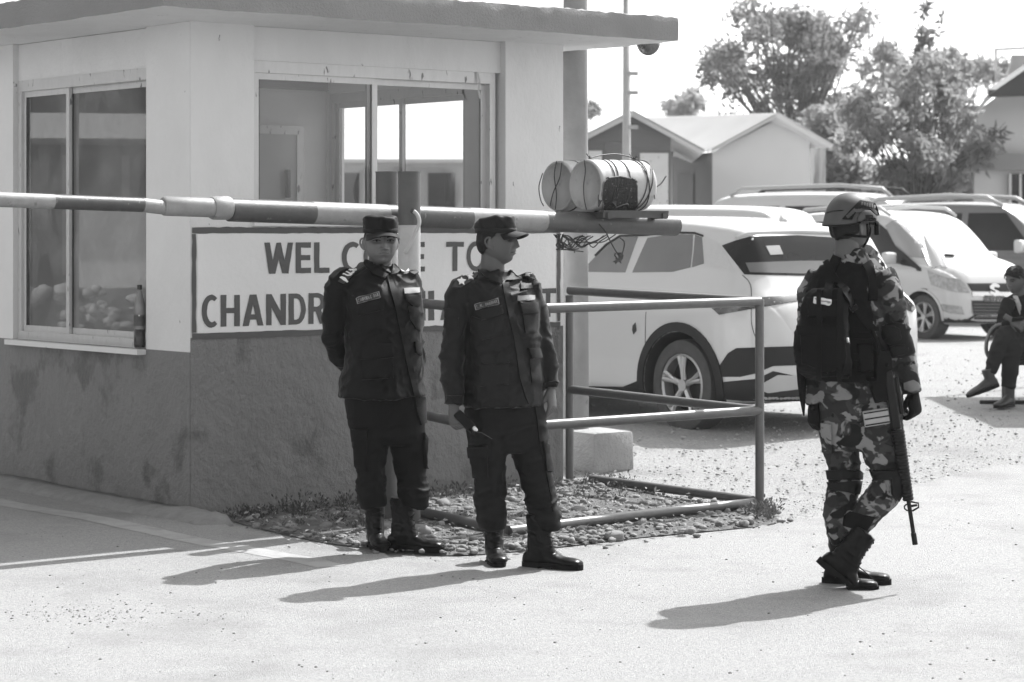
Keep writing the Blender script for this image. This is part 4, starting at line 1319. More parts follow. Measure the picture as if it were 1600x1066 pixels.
# shed with the pale gable
D = 46.0
hB = thing('shed', 'pale plastered shed with a tin gable roof right of the thin pole', 'building', Vector(((1190 - CX) / F * D, D, gl_)))
def q_(x, y, Y): return P(x, y, Y)
base = lambda x, Y: Vector(((x - CX) / F * Y, Y, gl_ - .1))
back = Vector((-.55, 5.0, 0)) * 1.0
poly('wall', [base(1113, D), base(1265, D), q_(1265, 214, D), q_(1213, 188, D), q_(1113, 238, D)], m_hwall, hB, .12)
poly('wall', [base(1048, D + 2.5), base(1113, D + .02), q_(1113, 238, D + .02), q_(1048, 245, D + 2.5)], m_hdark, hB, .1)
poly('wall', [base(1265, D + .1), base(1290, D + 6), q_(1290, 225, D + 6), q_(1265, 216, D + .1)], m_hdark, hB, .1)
poly('door', [base(1058, D + 2.05), base(1083, D + 1.1), q_(1083, 272, D + 1.1), q_(1058, 272, D + 2.05)], m_hdoor, hB, -.06)
rg0, rg1 = q_(1216, 178, D - .4), q_(1010, 185, D + 3.2)
el0, el1 = q_(1113, 234, D - .5), q_(900, 240, D + 2.6)
er0 = q_(1302, 228, D - .2); er1 = er0 + (rg1 - rg0)
tinroof('roof', rg0, rg1, el1, el0, hB, 36)
tinroof('roof', rg0, rg1, er1, er0, hB, 36)
# shed with the grey slatted gable facing us
D2 = 42.0
hA = thing('shed', 'grey boarded shed gable with notice panels behind the concrete drums', 'building', Vector(((985 - CX) / F * D2, D2, gl_)))
poly('wall', [base(870, D2), base(1048, D2), q_(1048, 238, D2)] + [q_(1048, 212, D2), q_(988, 182, D2), q_(870, 244, D2)], m_hgrey, hA, .1)
for k in range(11):
    y = 196 + k * 4.6
    xl = max(872, 988 - (y - 182) * 1.9) + 1; xr = min(1047, 988 + (y - 182) * 1.95) - 1
    mk('board', *box((q_((xl + xr) / 2, y, D2 - .015)), (xr - xl) / F * D2, .03, .040, None), m_hgrey, hA, smooth=False)
MB().add(box(q_(1022, 280, D2 - .06), .50, .06, .92)).mk('notice_panel', m_notice, hA, smooth=False)
MB().add(box(q_(930, 278, D2 - .06), .24, .06, .96)).mk('notice_panel', m_notice, hA, smooth=False)
MB().add(box(q_(962, 272, D2 - .03), .40, .06, 1.15)).mk('door', m_hdoor, hA, smooth=False)
r0, r1 = q_(988, 175, D2 - .5), q_(988, 175, D2 - .5) + Vector((.3, 7, 0))
tinroof('roof', r0, r1, q_(1100, 236, D2 - .5) + Vector((.3, 7, 0)), q_(1100, 236, D2 - .5), hA, 28)
tinroof('roof', r0, r1, q_(860, 240, D2 - .5) + Vector((.3, 7, 0)), q_(860, 240, D2 - .5), hA, 28)
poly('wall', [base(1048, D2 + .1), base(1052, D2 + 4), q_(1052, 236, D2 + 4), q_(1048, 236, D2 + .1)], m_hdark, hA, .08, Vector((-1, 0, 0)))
# long pale building that shows through the booth windows
D3 = 44.0
hC = thing('long_shed', 'long pale building with sloping roof seen through the booth windows', 'building', Vector(((660 - CX) / F * D3, D3, gl_)))
poly('wall', [base(480, D3), base(800, D3), q_(800, 250, D3), q_(480, 250, D3)], m_hwall, hC, .12)
poly('roof', [q_(460, 205, D3 + 3), q_(830, 205, D3 + 3), q_(830, 254, D3 - .5), q_(460, 254, D3 - .5)], m_tin, hC, .06, ZA)
for x in (540, 610, 690, 760): MB().add(box(q_(x, 300, D3 - .02), .5, .06, .7)).mk('window', m_cglass, hC, smooth=False)
# house at the right edge
D4 = 50.0
hR = thing('house', 'two storey pale house with dark eaves at the right edge behind the tree', 'building', Vector(((1600 - CX) / F * D4, D4, gl_)))
m_hr = mat('house_render', .60, .85, var=.12, vs=.7)
poly('wall', [base(1520, D4), base(1760, D4), q_(1760, 150, D4), q_(1560, 150, D4), q_(1523, 178, D4)], m_hr, hR, .15)
poly('ledge', [q_(1518, 240, D4 - .25), q_(1760, 240, D4 - .25), q_(1760, 266, D4 - .25), q_(1518, 266, D4 - .25)], mat('house_band', .26, .85), hR, .3)
wd = poly('window', [q_(1578, 272, D4 - .06), q_(1680, 272, D4 - .06), q_(1680, 322, D4 - .06), q_(1578, 322, D4 - .06)], m_cglass, hR, .1)
for x in (1578, 1594, 1612, 1640): MB().add(box(q_(x, 297, D4 - .12), .05, .08, .68)).mk('frame', m_alu, wd, smooth=False)
m_dr = mat('dark_roof_sheet', .07, .7, var=.3, vs=4)
rf = poly('roof', [q_(1543, 148, D4 - 1.6), q_(1790, 148, D4 - 1.6), q_(1790, 100, D4 + 2), q_(1612, 100, D4 + 2)], m_dr, hR, .1, Vector((0, 0, 1)))
poly('roof', [q_(1520, 178, D4 - .9), q_(1543, 149, D4 - 1.5), q_(1612, 100, D4 + 2), q_(1580, 112, D4 + 3)], m_tin, hR, .08, Vector((0, 0, -1)))
poly('wall', [q_(1575, 120, D4 + 2.5), q_(1760, 120, D4 + 2.5), q_(1760, 86, D4 + 2.5), q_(1582, 86, D4 + 2.5)], m_hr, hR, .12)
poly('roof', [q_(1553, 80, D4 + 1.6), q_(1780, 68, D4 + 1.6), q_(1780, 62, D4 + 4), q_(1590, 70, D4 + 4)], m_tin, hR, .06, Vector((0, 0, 1)))
MB().add(cyl(q_(1556, 80, D4 + 1.7), q_(1556, 128, D4 + 1.7), .03, n=8)).mk('post', m_tin, hR)
poly('eave_shade_sheet', [q_(1541, 152, D4 - 1.75), q_(1562, 137, D4 - 1.75), q_(1604, 108, D4 - 1.75), q_(1790, 100, D4 - 1.75), q_(1790, 154, D4 - 1.75), q_(1604, 150, D4 - 1.75)], mat('eave_shade_tone', .03, .8, var=.3, vs=3), hR, .12)  # upright dark sheet standing for the shaded underside of the roof
# low wall / hut between the trees
hD = thing('hut', 'small hut with pale sloping roof half hidden behind the leafy tree', 'building', base(1500, 58))
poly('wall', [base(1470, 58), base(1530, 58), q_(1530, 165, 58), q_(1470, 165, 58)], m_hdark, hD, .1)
tinroof('roof', q_(1470, 138, 60), q_(1540, 138, 60), q_(1545, 152, 57.5), q_(1465, 152, 57.5), hD, 12)
# fence boards between sheds and trees
# house across the side road, mirrored in the booth's left window
wc_ = BW(0, 1.2, 0)
rv = Vector((-.93, .366, 0))
hx = wc_ + rv * 9.5
ax = (Vector((rv.y, -rv.x, 0)), rv, ZA)
hS = thing('street_house', 'house across the side road, seen only mirrored in the booth left window', 'building', hx)
def hb(s0, s1, d0, d1, z0, z1): return box(hx + ax[0] * ((s0 + s1) / 2) + ax[1] * ((d0 + d1) / 2) + ZA * ((z0 + z1) / 2), s1 - s0, d1 - d0, z1 - z0, ax)
MB().add(hb(-6, 7, .6, 5, -.1, 3.9)).mk('wall', mat('street_house_wall', .10, .8, var=.2, vs=1), hS, smooth=False)
MB().add(hb(-7, 8, -1.2, 5.2, 2.50, 2.74)).add(hb(-7, 8, -.6, 5.2, 3.3, 3.6)).mk('balcony', m_white, hS, smooth=False)
MB().add(hb(-1.6, .4, -.9, .3, 0, 1.85)).add(hb(1.6, 1.8, -.9, .3, 0, 2.6)).mk('porch', m_white, hS, smooth=False)
for k in range(5):
    wn_ = MB().add(hb(-4.5 + k * 2.2, -3.4 + k * 2.2, .55, .65, 1.2, 2.35)).mk('window', m_cglass, hS, smooth=False)
    MB().add(hb(-4.56 + k * 2.2, -4.48 + k * 2.2, .5, .6, 1.16, 2.39)).add(hb(-3.42 + k * 2.2, -3.34 + k * 2.2, .5, .6, 1.16, 2.39)).add(hb(-4.0 + k * 2.2, -3.92 + k * 2.2, .5, .6, 1.16, 2.39)).mk('frame', m_white, wn_, smooth=False)
m_sw = mat('stone_wall', .26, .9, var=.6, vs=3)
sw = thing('stone_wall', 'low stone wall across the side road, mirrored in the booth left window', 'wall', hx - rv * 2.5)
MB().add(box(hx - rv * 2.5 + ZA * .55, 13, .25, 1.1, ax)).mk('core', mat('mortar', .15, .9), sw, smooth=False)
rnd = random.Random(8)
for k in range(240):
    s_ = rnd.uniform(-1.7, 1.7); z_ = .40 + .70 * rnd.random()
    v = stone(rnd.uniform(.03, .085), rnd.uniform(.5, .9), k, 2) * np.array([1, 1, 1])
    p = hx - rv * 2.64 + ax[0] * s_ + ZA * z_
    mk('stone', [p + Vector(q) for q in v], IF, m_sw, sw)
del v

# ================================================================== trees
m_bark = mat('bark', .10, .9, var=.4, vs=6, bump=.5, bs=20)
def tree(name, label, base_, clumps, n_leaf, lsize, m, seed, trunk_r=.14, limbs=True, droop=0.0, group='trees behind the car park'):
    """clumps: (centre, radius)"""
    rnd = random.Random(seed); rs = np.random.RandomState(seed)
    t = thing(name, label, 'tree', base_, 0, group)
    tk = MB()
    cen = sum((Vector(c) for c, r in clumps), Vector()) / len(clumps)
    fork = base_ + (Vector((cen.x, cen.y, 0)) - Vector((base_.x, base_.y, 0))) * .4; fork.z = base_.z + (cen.z - base_.z) * .55
    tk.add(tube([base_ - ZA * .2, base_ + (fork - base_) * .5 + Vector((.08, 0, 0)), fork], [trunk_r * 1.2, trunk_r, trunk_r * .75], 9))
    for c, r in clumps:
        c = Vector(c)
        if not limbs: break
        mid = fork + (c - fork) * .5 + Vector((rnd.uniform(-.3, .3), rnd.uniform(-.3, .3), rnd.uniform(.0, .3)))
        st = base_ + (fork - base_) * rnd.uniform(.55, 1)
        tk.add(tube([st, mid, c, c + (c - mid) * .4], [trunk_r * .3, trunk_r * .16, trunk_r * .08, trunk_r * .03], 6))
    tk.mk('trunk', m_bark, t)
    lv, lf = [], []
    wts = np.array([r ** 2.2 for c, r in clumps]); wts /= wts.sum()
    for (c, r), wt in zip(clumps, wts):
        k = int(n_leaf * wt)
        d = rs.normal(size=(k, 3)); d /= np.linalg.norm(d, axis=1)[:, None]
        rad = r * rs.uniform(.15, 1.0, k) ** .55 * (1 + .25 * vnoise(d * 2 + seed, seed))
        pos = np.array(c) + d * rad[:, None] * np.array([1, 1, .85])
        for p in pos:
            ax_ = Vector(rs.normal(size=3) + np.array([0, 0, -droop])).normalized()
            s_ = ax_.cross(Vector(rs.normal(size=3))).normalized()
            l = lsize * rnd.uniform(.6, 1.3); w_ = l * rnd.uniform(.3, .5)
            p = Vector(p); b = len(lv)
            n_ = ax_.cross(s_) * (w_ * .35)
            lv += [p, p + ax_ * l * .45 + s_ * w_ * .5 + n_, p + ax_ * l, p + ax_ * l * .45 - s_ * w_ * .5 + n_]
            lf += [(b, b + 1, b + 2), (b, b + 2, b + 3)]
    mk('crown', lv, lf, m, t, smooth=False)
    return t
def clump_field(spec, Y, dep, seed, rpx):
    """spec: list of px ellipses (cx, cy, rx, ry, count)"""
    rnd = random.Random(seed)
    out = []
    for cx, cy, rx, ry, n in spec:
        for k in range(n):
            a = rnd.uniform(0, 6.28); q = math.sqrt(rnd.random())
            YY = Y + rnd.uniform(-dep, dep)
            out.append((P(cx + rx * q * math.cos(a), cy + ry * q * math.sin(a), YY), rpx * rnd.uniform(.55, 1.25) / F * Y))
    return out
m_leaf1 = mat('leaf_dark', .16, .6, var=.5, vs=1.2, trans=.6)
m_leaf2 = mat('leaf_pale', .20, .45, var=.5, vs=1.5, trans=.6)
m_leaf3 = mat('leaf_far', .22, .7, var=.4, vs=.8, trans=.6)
tree('broadleaf_tree', 'largest dark leafy tree behind the pale shed', base(1255, 64), clump_field([(1205, 105, 95, 75, 30), (1255, 70, 70, 50, 16), (1300, 60, 40, 30, 7), (1240, 190, 100, 70, 26), (1130, 95, 40, 30, 8), (1290, 240, 55, 60, 16), (1345, 45, 14, 12, 2), (1170, 40, 40, 22, 5)], 64, 2.6, 1, 30), 12000, .21, m_leaf1, 21, .2)
tree('leafy_tree', 'medium tree with pale drooping leaves in front of the house', base(1432, 50), clump_field([(1430, 170, 85, 55, 22), (1400, 220, 75, 60, 18), (1480, 225, 65, 55, 16), (1525, 225, 35, 40, 7), (1430, 280, 90, 25, 14), (1455, 120, 40, 25, 6), (1355, 180, 35, 40, 6)], 50, 1.9, 2, 24), 8000, .21, m_leaf2, 22, .1, droop=.7)
tree('shrub_thicket', 'low leafy thicket behind the parked cars beside the pale shed', base(1330, 57), clump_field([(1300, 262, 34, 34, 14), (1345, 285, 50, 22, 14), (1290, 215, 26, 40, 8)], 57, 1.2, 12, 24), 5200, .21, m_leaf2, 32, .07)
tree('shrub_thicket', 'low leafy thicket behind the parked cars below the pale-leaved tree', base(1490, 54), clump_field([(1480, 292, 60, 18, 14), (1410, 296, 50, 16, 10)], 54, 1.0, 13, 22), 3600, .21, m_leaf2, 33, .07)
tree('sapling', 'tall thin sapling rising above the pale-leaved tree', base(1440, 52), [(P(1442 + dx, y, 52), r) for dx, y, r in ((0, 20, .10), (6, 8, .09), (-2, 45, .10), (3, 62, .14), (-4, 85, .18), (8, 70, .1), (30, 28, .07), (22, 50, .08))], 260, .2, m_leaf1, 23, .035)
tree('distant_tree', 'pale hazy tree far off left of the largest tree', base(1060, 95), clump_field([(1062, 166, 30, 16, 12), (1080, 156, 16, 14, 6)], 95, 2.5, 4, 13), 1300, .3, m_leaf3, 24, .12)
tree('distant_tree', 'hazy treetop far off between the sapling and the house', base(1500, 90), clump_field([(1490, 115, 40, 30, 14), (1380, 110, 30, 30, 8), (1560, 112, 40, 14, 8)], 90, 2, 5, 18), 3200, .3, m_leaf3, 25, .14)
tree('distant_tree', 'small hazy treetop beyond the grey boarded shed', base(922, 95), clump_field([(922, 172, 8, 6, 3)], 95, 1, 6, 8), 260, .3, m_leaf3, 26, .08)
for x, y0, y1, Y in ((1379, 55, 300, 51), (1376, 70, 130, 60)):
    tag(mk('bamboo_pole', *tube([P(x, y1, Y), P(x + 1, y0, Y)], .02, 6), m_bark, None, loc=P(x, y1, Y)), ('slender bare stem standing left of the sapling' if Y == 51 else 'short thin stem beside the slender bare stem'), 'stem')
# ================================================================== people: tools
m_skin = mat('skin', .115, .5, var=.12, vs=14, bump=.08, bs=120, spec=.4)
m_skin2 = mat('skin_darker', .07, .5, var=.12, vs=14, bump=.08, bs=120, spec=.4)
m_hair = mat('black_hair', .006, .55, var=.4, vs=60, bump=.5, bs=200, spec=.2)
m_lip = mat('lip', .075, .5)
m_dark = mat('eye_dark', .012, .25)
m_scl = mat('eye_white', .18, .2)
m_jack = mat('black_uniform_cloth', .0065, .52, var=.35, vs=9, bump=.35, bs=240, bdist=.003, spec=.08, sheen=.09)
m_jack2 = mat('charcoal_uniform_cloth', .0110, .52, var=.35, vs=9, bump=.35, bs=240, bdist=.003, spec=.10, sheen=.12)
m_trou2 = mat('charcoal_trouser_cloth', .0085, .55, var=.3, vs=9, bump=.35, bs=240, bdist=.003, spec=.09)
m_trou = mat('black_trouser_cloth', .0060, .55, var=.3, vs=9, bump=.35, bs=240, bdist=.003, spec=.07)
m_boot = mat('black_boot_leather', .004, .30, var=.35, vs=12, bump=.3, bs=40, bdist=.004, spec=.14)
m_sole = mat('boot_sole', .008, .7, var=.3, vs=20, spec=.1)
m_lace = mat('boot_lace', .012, .8, spec=.2)
m_tagw = mat('tag_light_thread', .22, .7)
m_insig = mat('insignia_white', .65, .6)
m_tagd = mat('tag_dark', .03, .8)

def fuse(parts, voxel, it=4, fac=.5):
    """weld closed shapes into one continuous skin; returns arrays"""
    b = MB()
    for p in parts: b.add(p)
    o = b.mk('tmp', m_jack, None, smooth=False)
    md = o.modifiers.new('r', 'REMESH'); md.mode = 'VOXEL'; md.voxel_size = voxel
    if it:
        ms = o.modifiers.new('s', 'SMOOTH'); ms.factor = fac; ms.iterations = it
    bpy.context.view_layer.update()
    ev = o.evaluated_get(bpy.context.evaluated_depsgraph_get())
    me = bpy.data.meshes.new_from_object(ev)
    co = np.empty(len(me.vertices) * 3); me.vertices.foreach_get('co', co); co = co.reshape(-1, 3)
    no = np.empty(len(me.vertices) * 3); me.vertices.foreach_get('normal', no); no = no.reshape(-1, 3)
    fc = [tuple(p.vertices) for p in me.polygons]
    old = o.data
    bpy.data.objects.remove(o); bpy.data.meshes.remove(old); bpy.data.meshes.remove(me)
    return co, fc, no

def folds(co, no, amp, f=8.0, seed=1, an=(1, 1, 1.8), shear=.5, mask=None):
    """soft cloth folds as real relief"""
    q = co * np.array(an)
    q = q + np.stack([shear * co[:, 2], 0 * co[:, 0], -shear * co[:, 0]], 1)
    q = q + .06 * np.stack([fbm(co * 5, 2, seed + 3), fbm(co * 5 + 9, 2, seed + 4), fbm(co * 5 + 21, 2, seed + 5)], 1)
    r1 = 1 - np.abs(vnoise(q * f, seed)); r2 = 1 - np.abs(vnoise(q * f * 2.1 + 7, seed + 1))
    r3 = 1 - np.abs(vnoise(q * f * 3.9 + 3, seed + 2))
    d = amp * 1.0 * (1.0 * (r1 ** 3 - .38) + .5 * (r2 ** 3 - .38) + .12 * (r3 ** 3 - .4)) + amp * .06 * vnoise(co * 45, seed + 8)
    if mask is not None: d = d * mask
    return co + no * d[:, None]

def limb(rows, Y0, n=18, sub=3):
    """rows: (x, y, depth offset m, half width px, half depth m)"""
    rw = catmull(rows, sub)
    cs = [P(r[0], r[1], Y0 + r[2]) for r in rw]
    rings = []
    for i, r in enumerate(rw):
        t = (cs[min(i + 1, len(cs) - 1)] - cs[max(i - 1, 0)]).normalized()
        s = Vector((0, 1, 0)).cross(t)
        s = s.normalized() if s.length > .05 else Vector((1, 0, 0))
        d = t.cross(s).normalized()
        hw = r[3] / F * (Y0 + r[2])
        rings.append([cs[i] + s * (hw * math.cos(a)) + d * (r[4] * math.sin(a)) for a in [2 * math.pi * k / n for k in range(n)]])
    return loft(rings)

def torso(rows, Y0, n=36, sub=3, ex=2.5):
    """rows: (x, y, depth offset, apparent half width px, depth/width ratio, yaw deg)"""
    rings = []
    for x, y, d, A, k, yw in catmull(rows, sub):
        c = P(x, y, Y0 + d)
        cy, sy = math.cos(R(yw)), math.sin(R(yw))
        w = A / F * (Y0 + d) / math.sqrt(cy * cy + k * k * sy * sy)
        ring = []
        for i in range(n):
            a = 2 * math.pi * i / n
            ca, sa = math.cos(a), math.sin(a)
            lx = w * abs(ca) ** (2 / ex) * (1 if ca > 0 else -1); ly = w * k * abs(sa) ** (2 / ex) * (1 if sa > 0 else -1)
            ring.append(c + Vector((lx * cy + ly * sy * -1 * -1, lx * sy - ly * cy, 0)))
        rings.append(ring)
    return loft(rings)

def face_matrix(loc, yaw, pitch=0, roll=0):
    """local x = person's right... y forward, z up; yaw 0 looks at the camera, + turns to the photo's right"""
    f = Vector((math.sin(R(yaw)), -math.cos(R(yaw)), 0))
    x = Vector((-math.cos(R(yaw)), -math.sin(R(yaw)), 0))
    M3 = Matrix((x, f, ZA)).transposed()
    return Matrix.Translation(loc) @ M3.to_4x4() @ Matrix.Rotation(R(roll), 4, 'Y') @ Matrix.Rotation(R(pitch), 4, 'X')

def ss_(a, b, x):
    t = np.clip((x - a) / (b - a), 0, 1)
    return t * t * (3 - 2 * t)

def head_arrays(full=1.0, nose=1.0, wide=1.0):
    nu, nv = 120, 90
    th = np.linspace(0, 2 * np.pi, nu, endpoint=False); ph = np.linspace(-np.pi / 2, np.pi / 2, nv)
    TH_, PH_ = np.meshgrid(th, ph)
    dx, dy, dz = np.sin(TH_) * np.cos(PH_), np.cos(TH_) * np.cos(PH_), np.sin(PH_)
    x, y, z = .073 * dx, np.where(dy > 0, .088, .100) * dy, np.where(dz > 0, .112, .118) * dz
    # squarer in plan
    t = np.clip(-z / .118, 0, 1)
    x = x * (1.02 - (.26 - .06 * full) * t ** 1.6)
    sq = 1 + .10 * np.exp(-((np.abs(TH_ - np.pi) - np.pi) ** 2) / .5) * 0
    y = np.where(y < 0, y * (1 - .42 * ss_(.25, .9, t)), y)
    y = np.where(y > 0, y * (1 + .10 * ss_(.2, .8, t)), y)
    fr = ss_(.15, .55, dy)
    def g(cx, cz, sx, sz): return np.exp(-((x - cx) / sx) ** 2 - ((z - cz) / sz) ** 2)
    def g2(cx, cz, sx, sz): return g(cx, cz, sx, sz) + g(-cx, cz, sx, sz)
    up = np.clip((z + .034) / .056, 0, 1)                  # 0 at the tip, 1 at the root of the nose
    amp = (.024 * (1 - up) + .006 * up) * nose
    wid = .0115 * (1 - up) + .0075 * up
    zf = np.where(z < -.034, np.exp(-((z + .034) / .0065) ** 2), np.where(z > .022, np.exp(-((z - .022) / .012) ** 2), 1))
    d = amp * zf * np.exp(-(x / wid) ** 2)
    d += .0095 * nose * g2(.0140, -.034, .007, .0075)
    d += -.0135 * g2(.031, .004, .017, .0095) + .005 * g2(.030, .025, .022, .007) - .0035 * g2(.030, -.045, .006, .02)
    d += .0045 * g2(.046, -.024, .018, .018) + .003 * full * g2(.045, -.06, .02, .025)
    d += .0055 * g(0, -.058, .024, .02)
    d += .0042 * g(0, -.0525, .018, .0042) + .0055 * g(0, -.0645, .016, .005) - .0055 * g(0, -.0585, .022, .0022)
    d += -.003 * g(0, -.078, .02, .006) + .0085 * g(0, -.097, .02, .014)
    d += .0035 * g(0, -.045, .004, .004) * -1
    y = y + d * fr
    co = np.stack([x.ravel() * wide, y.ravel(), z.ravel()], 1)
    fc = []
    for j in range(nv - 1):
        for i in range(nu):
            a, b = j * nu + i, j * nu + (i + 1) % nu
            fc.append((a, a + nu, b + nu, b))
    return co, fc

def ear(sx):
    out = []
    rim = [(.0, .0, .026), (.0, -.014, .030), (.004, -.026, .022), (.006, -.028, .004), (.004, -.020, -.014), (.0, -.008, -.026), (-.002, .002, -.028)]
    pts = [Vector((sx * (.074 + .014 * min(1, -b / .02) if b < 0 else sx * 0 + .074 * 1) if False else sx * (.073 + .35 * max(0, -b) + a), -.006 + b, -.010 + c)) for a, b, c in rim]
    out.append(tube([Vector(q) for q in catmull([tuple(p) for p in pts], 4)], .0048, 8))
    c = Vector((sx * .0775, -.014, -.010))
    rings = []
    for k in range(7):
        a = -math.pi / 2 + math.pi * k / 6
        rings.append([c + Vector((sx * (.005 * math.sin(q) * math.cos(a) - .3 * .014 * math.cos(q) * math.cos(a)), .014 * math.cos(q) * math.cos(a), .025 * math.sin(a))) for q in [2 * math.pi * i / 12 for i in range(12)]])
    out.append(loft(rings))
    return out

def make_head(root, M, m, full=1.0, nose=1.0, extra=None, hair='cap', eyes=True, wide=1.0):
    co, fc = head_arrays(full, nose, wide)
    b = MB().add(([Vector(q) for q in co], fc + [tuple(range(119, -1, -1)), tuple(range(len(co) - 120, len(co)))]))
    for sx in (-1, 1):
        for e in ear(sx): b.add(e)
    n = 28
    rings = [[Vector((r1 * math.cos(a), yo + r2 * math.sin(a), z)) for a in [2 * math.pi * k / n for k in range(n)]] for z, r1, r2, yo in ((-.045, .045, .05, -.03), (-.08, .052, .058, -.026), (-.115, .054, .056, -.030), (-.15, .054, .054, -.032), (-.175, .046, .046, -.032))]
    b.add(loft(rings))
    for k in range(len(co), len(b.v)): b.v[k].x *= wide
    b.xf(M)
    for e in extra or []: b.add(e)
    bc, bf, bn = fuse([(b.v, b.f)], .0026, 1, .25)
    body = mk('body', [Vector(q) for q in bc], bf, m, root)
    t = BVHTree.FromPolygons([Vector(q) for q in co], fc)
    def sy(x, z):
        l, n_, i, d = t.ray_cast(Vector((x, .4, z)), Vector((0, -1, 0)))
        return l.y if l else .08
    if eyes:
        for sx in (-1, 1):
            y0 = sy(sx * .031 * wide, .006)
            eb = MB()
            rings = []
            for k in range(7):
                a = -math.pi / 2 + math.pi * k / 6
                rings.append([Vector((sx * .031 * wide + .0135 * math.cos(q) * math.cos(a), y0 - .001 + .0045 * math.sin(a), .0055 + .0052 * math.sin(q) * math.cos(a))) for q in [2 * math.pi * i / 14 for i in range(14)]])
            eb.add(loft(rings)).xf(M).mk('eye', m_scl, body)
            MB().add(tube([Vector((sx * .031 * wide, y0 + .0025, .006)), Vector((sx * .031 * wide, y0 + .0042, .006))], .0052, 12)).xf(M).mk('iris', m_dark, body)
            lid = [Vector((sx * (.031 + dx) * wide, sy(sx * (.031 + dx) * wide, .011 - abs(dx) * .25) + .0015, .0115 - abs(dx) * .28)) for dx in (-.016, -.01, 0, .01, .017)]
            MB().add(tube([Vector(q) for q in catmull([tuple(p) for p in lid], 3)], .0026, 6)).xf(M).mk('eyelid', m_hair, body)
            br = [Vector((sx * xx * wide, sy(sx * xx * wide, zz) + .0005, zz)) for xx, zz in ((.013, .021), (.022, .0255), (.034, .0275), (.045, .024), (.052, .018))]
            MB().add(tube([Vector(q) for q in catmull([tuple(p) for p in br], 3)], [.0015] + [.0036] * 11 + [.0012], 6)).xf(M).mk('eyebrow', m_hair, body)
        mo = [Vector((xx, sy(xx, -.0585) + .0002, -.0585 - .05 * abs(xx))) for xx in (-.028, -.017, -.007, 0, .007, .017, .028)]
        MB().add(tube(mo, [.001, .0018, .002, .002, .002, .0018, .001], 6)).xf(M).mk('mouth', m_dark, body)
        for zz, rr_l in ((-.0535, .0020), (-.0635, .0024)):
            mo = [Vector((xx, sy(xx, zz) - .0014, zz - .04 * abs(xx))) for xx in (-.019, -.011, -.004, 0, .004, .011, .019)]
            MB().add(tube(mo, [.0006, .0022, rr_l, rr_l, rr_l, .0022, .0006], 8)).xf(M).mk('lip', m_lip, body)
    # close-cropped hair
    sel = []
    line = {'cap': (.012, -.045), 'full': (.045, -.05), 'helmet': (.0, -.035)}[hair]
    keep = []
    for k, (x, y, z) in enumerate(co):
        yb = y
        side = abs(x) / .073
        lim = -.058 if yb < -.055 else (-.058 + (yb + .055) * .9 if yb < -.012 else (.0 + (yb + .012) * 1.0 if yb < .03 else (.07 if hair != 'full' else .05)))
        if hair == 'full' and yb >= .03: lim = .055 - side * .035 - max(0, .06 - yb) * .3
        keep.append(z > lim)
    off = .014 if hair == 'full' else .004
    f2 = [f for f in fc if all(keep[i] for i in f)]
    used = sorted(set(i for f in f2 for i in f)); ix = {u: k for k, u in enumerate(used)}
    hv = []
    nz = fbm(co * 60, 2, 5)
    for u in used:
        p = Vector(co[u]); q = Vector((p.x / .073 ** 2, p.y / .09 ** 2, p.z / .115 ** 2)).normalized()
        hv.append(M @ (p + q * (off + (.006 if hair == 'full' else .001) * nz[u])))
    mk('hair', hv, [tuple(ix[i] for i in f) for f in f2], m_hair, root)
    return body

def make_cap(root, M, m):
    rows = [(.036, .079, .099, -.004), (.048, .080, .101, -.003), (.064, .0805, .101, -.003), (.082, .081, .100, -.003), (.097, .080, .0975, -.003), (.106, .077, .093, -.002), (.1115, .070, .085, -.002), (.1145, .05, .062, -.002), (.1150, .02, .025, .0)]
    n = 56
    rings = []
    for z, a, b, yo in rows:
        ring = []
        for k in range(n):
            q = 2 * math.pi * k / n
            w = (.0024 * math.sin(q * 7 + z * 60) + .002 * math.sin(q * 11 + z * 150)) * (1 if z > .05 else .2) + .0028 * math.sin(q * 3 + 1 + z * 70) * (1 if z > .06 else .3)
            ring.append(Vector(((a + w) * math.cos(q), yo + (b + w) * math.sin(q), z + (.004 * math.sin(q * 2 + 1) + .002 * math.sin(q * 5) + .002 * math.sin(q) if z > .095 else -.006 * math.sin(q)))))
        rings.append(ring)
    c = MB().add(loft(rings)).xf(M).mk('cap', m, root)
    bnd = [[Vector(((.0805 + e) * math.cos(2 * math.pi * k / n), -.003 + (.1015 + e) * math.sin(2 * math.pi * k / n), z - .006 * math.sin(2 * math.pi * k / n))) for k in range(n)] for z, e in ((.035, .0), (.036, .0018), (.056, .0022), (.057, .0))]
    MB().add(loft(bnd, False, False)).xf(M).mk('cap_band', m, c)
    # visor
    top, bot = [], []
    na, nr = 25, 6
    v, f = [], []
    for i in range(na):
        a = R(90 + (-66 + 132 * i / (na - 1)))
        ext = .058 * max(0.02, math.cos((a - R(90)) * 1.25)) ** .6
        for j in range(nr):
            s = j / (nr - 1)
            rx, ry = .0805, .1015
            x = (rx + ext * s * .35) * math.cos(a); y = -.003 + ry * math.sin(a) + ext * s
            z = .043 - .006 * math.sin(a) - .016 * s - 2.6 * x * x * (1 + .5 * s)
            v.append(Vector((x, y, z)))
    k0 = len(v)
    v += [q - Vector((0, 0, .0045)) for q in v]
    for i in range(na - 1):
        for j in range(nr - 1):
            a = i * nr + j
            f += [(a, a + 1, a + nr + 1, a + nr), (k0 + a, k0 + a + nr, k0 + a + nr + 1, k0 + a + 1)]
        f += [(i * nr + nr - 1, k0 + i * nr + nr - 1, k0 + (i + 1) * nr + nr - 1, (i + 1) * nr + nr - 1)]
    mk('visor', [M @ q for q in v], f, m, c, smooth='auto')
    return c

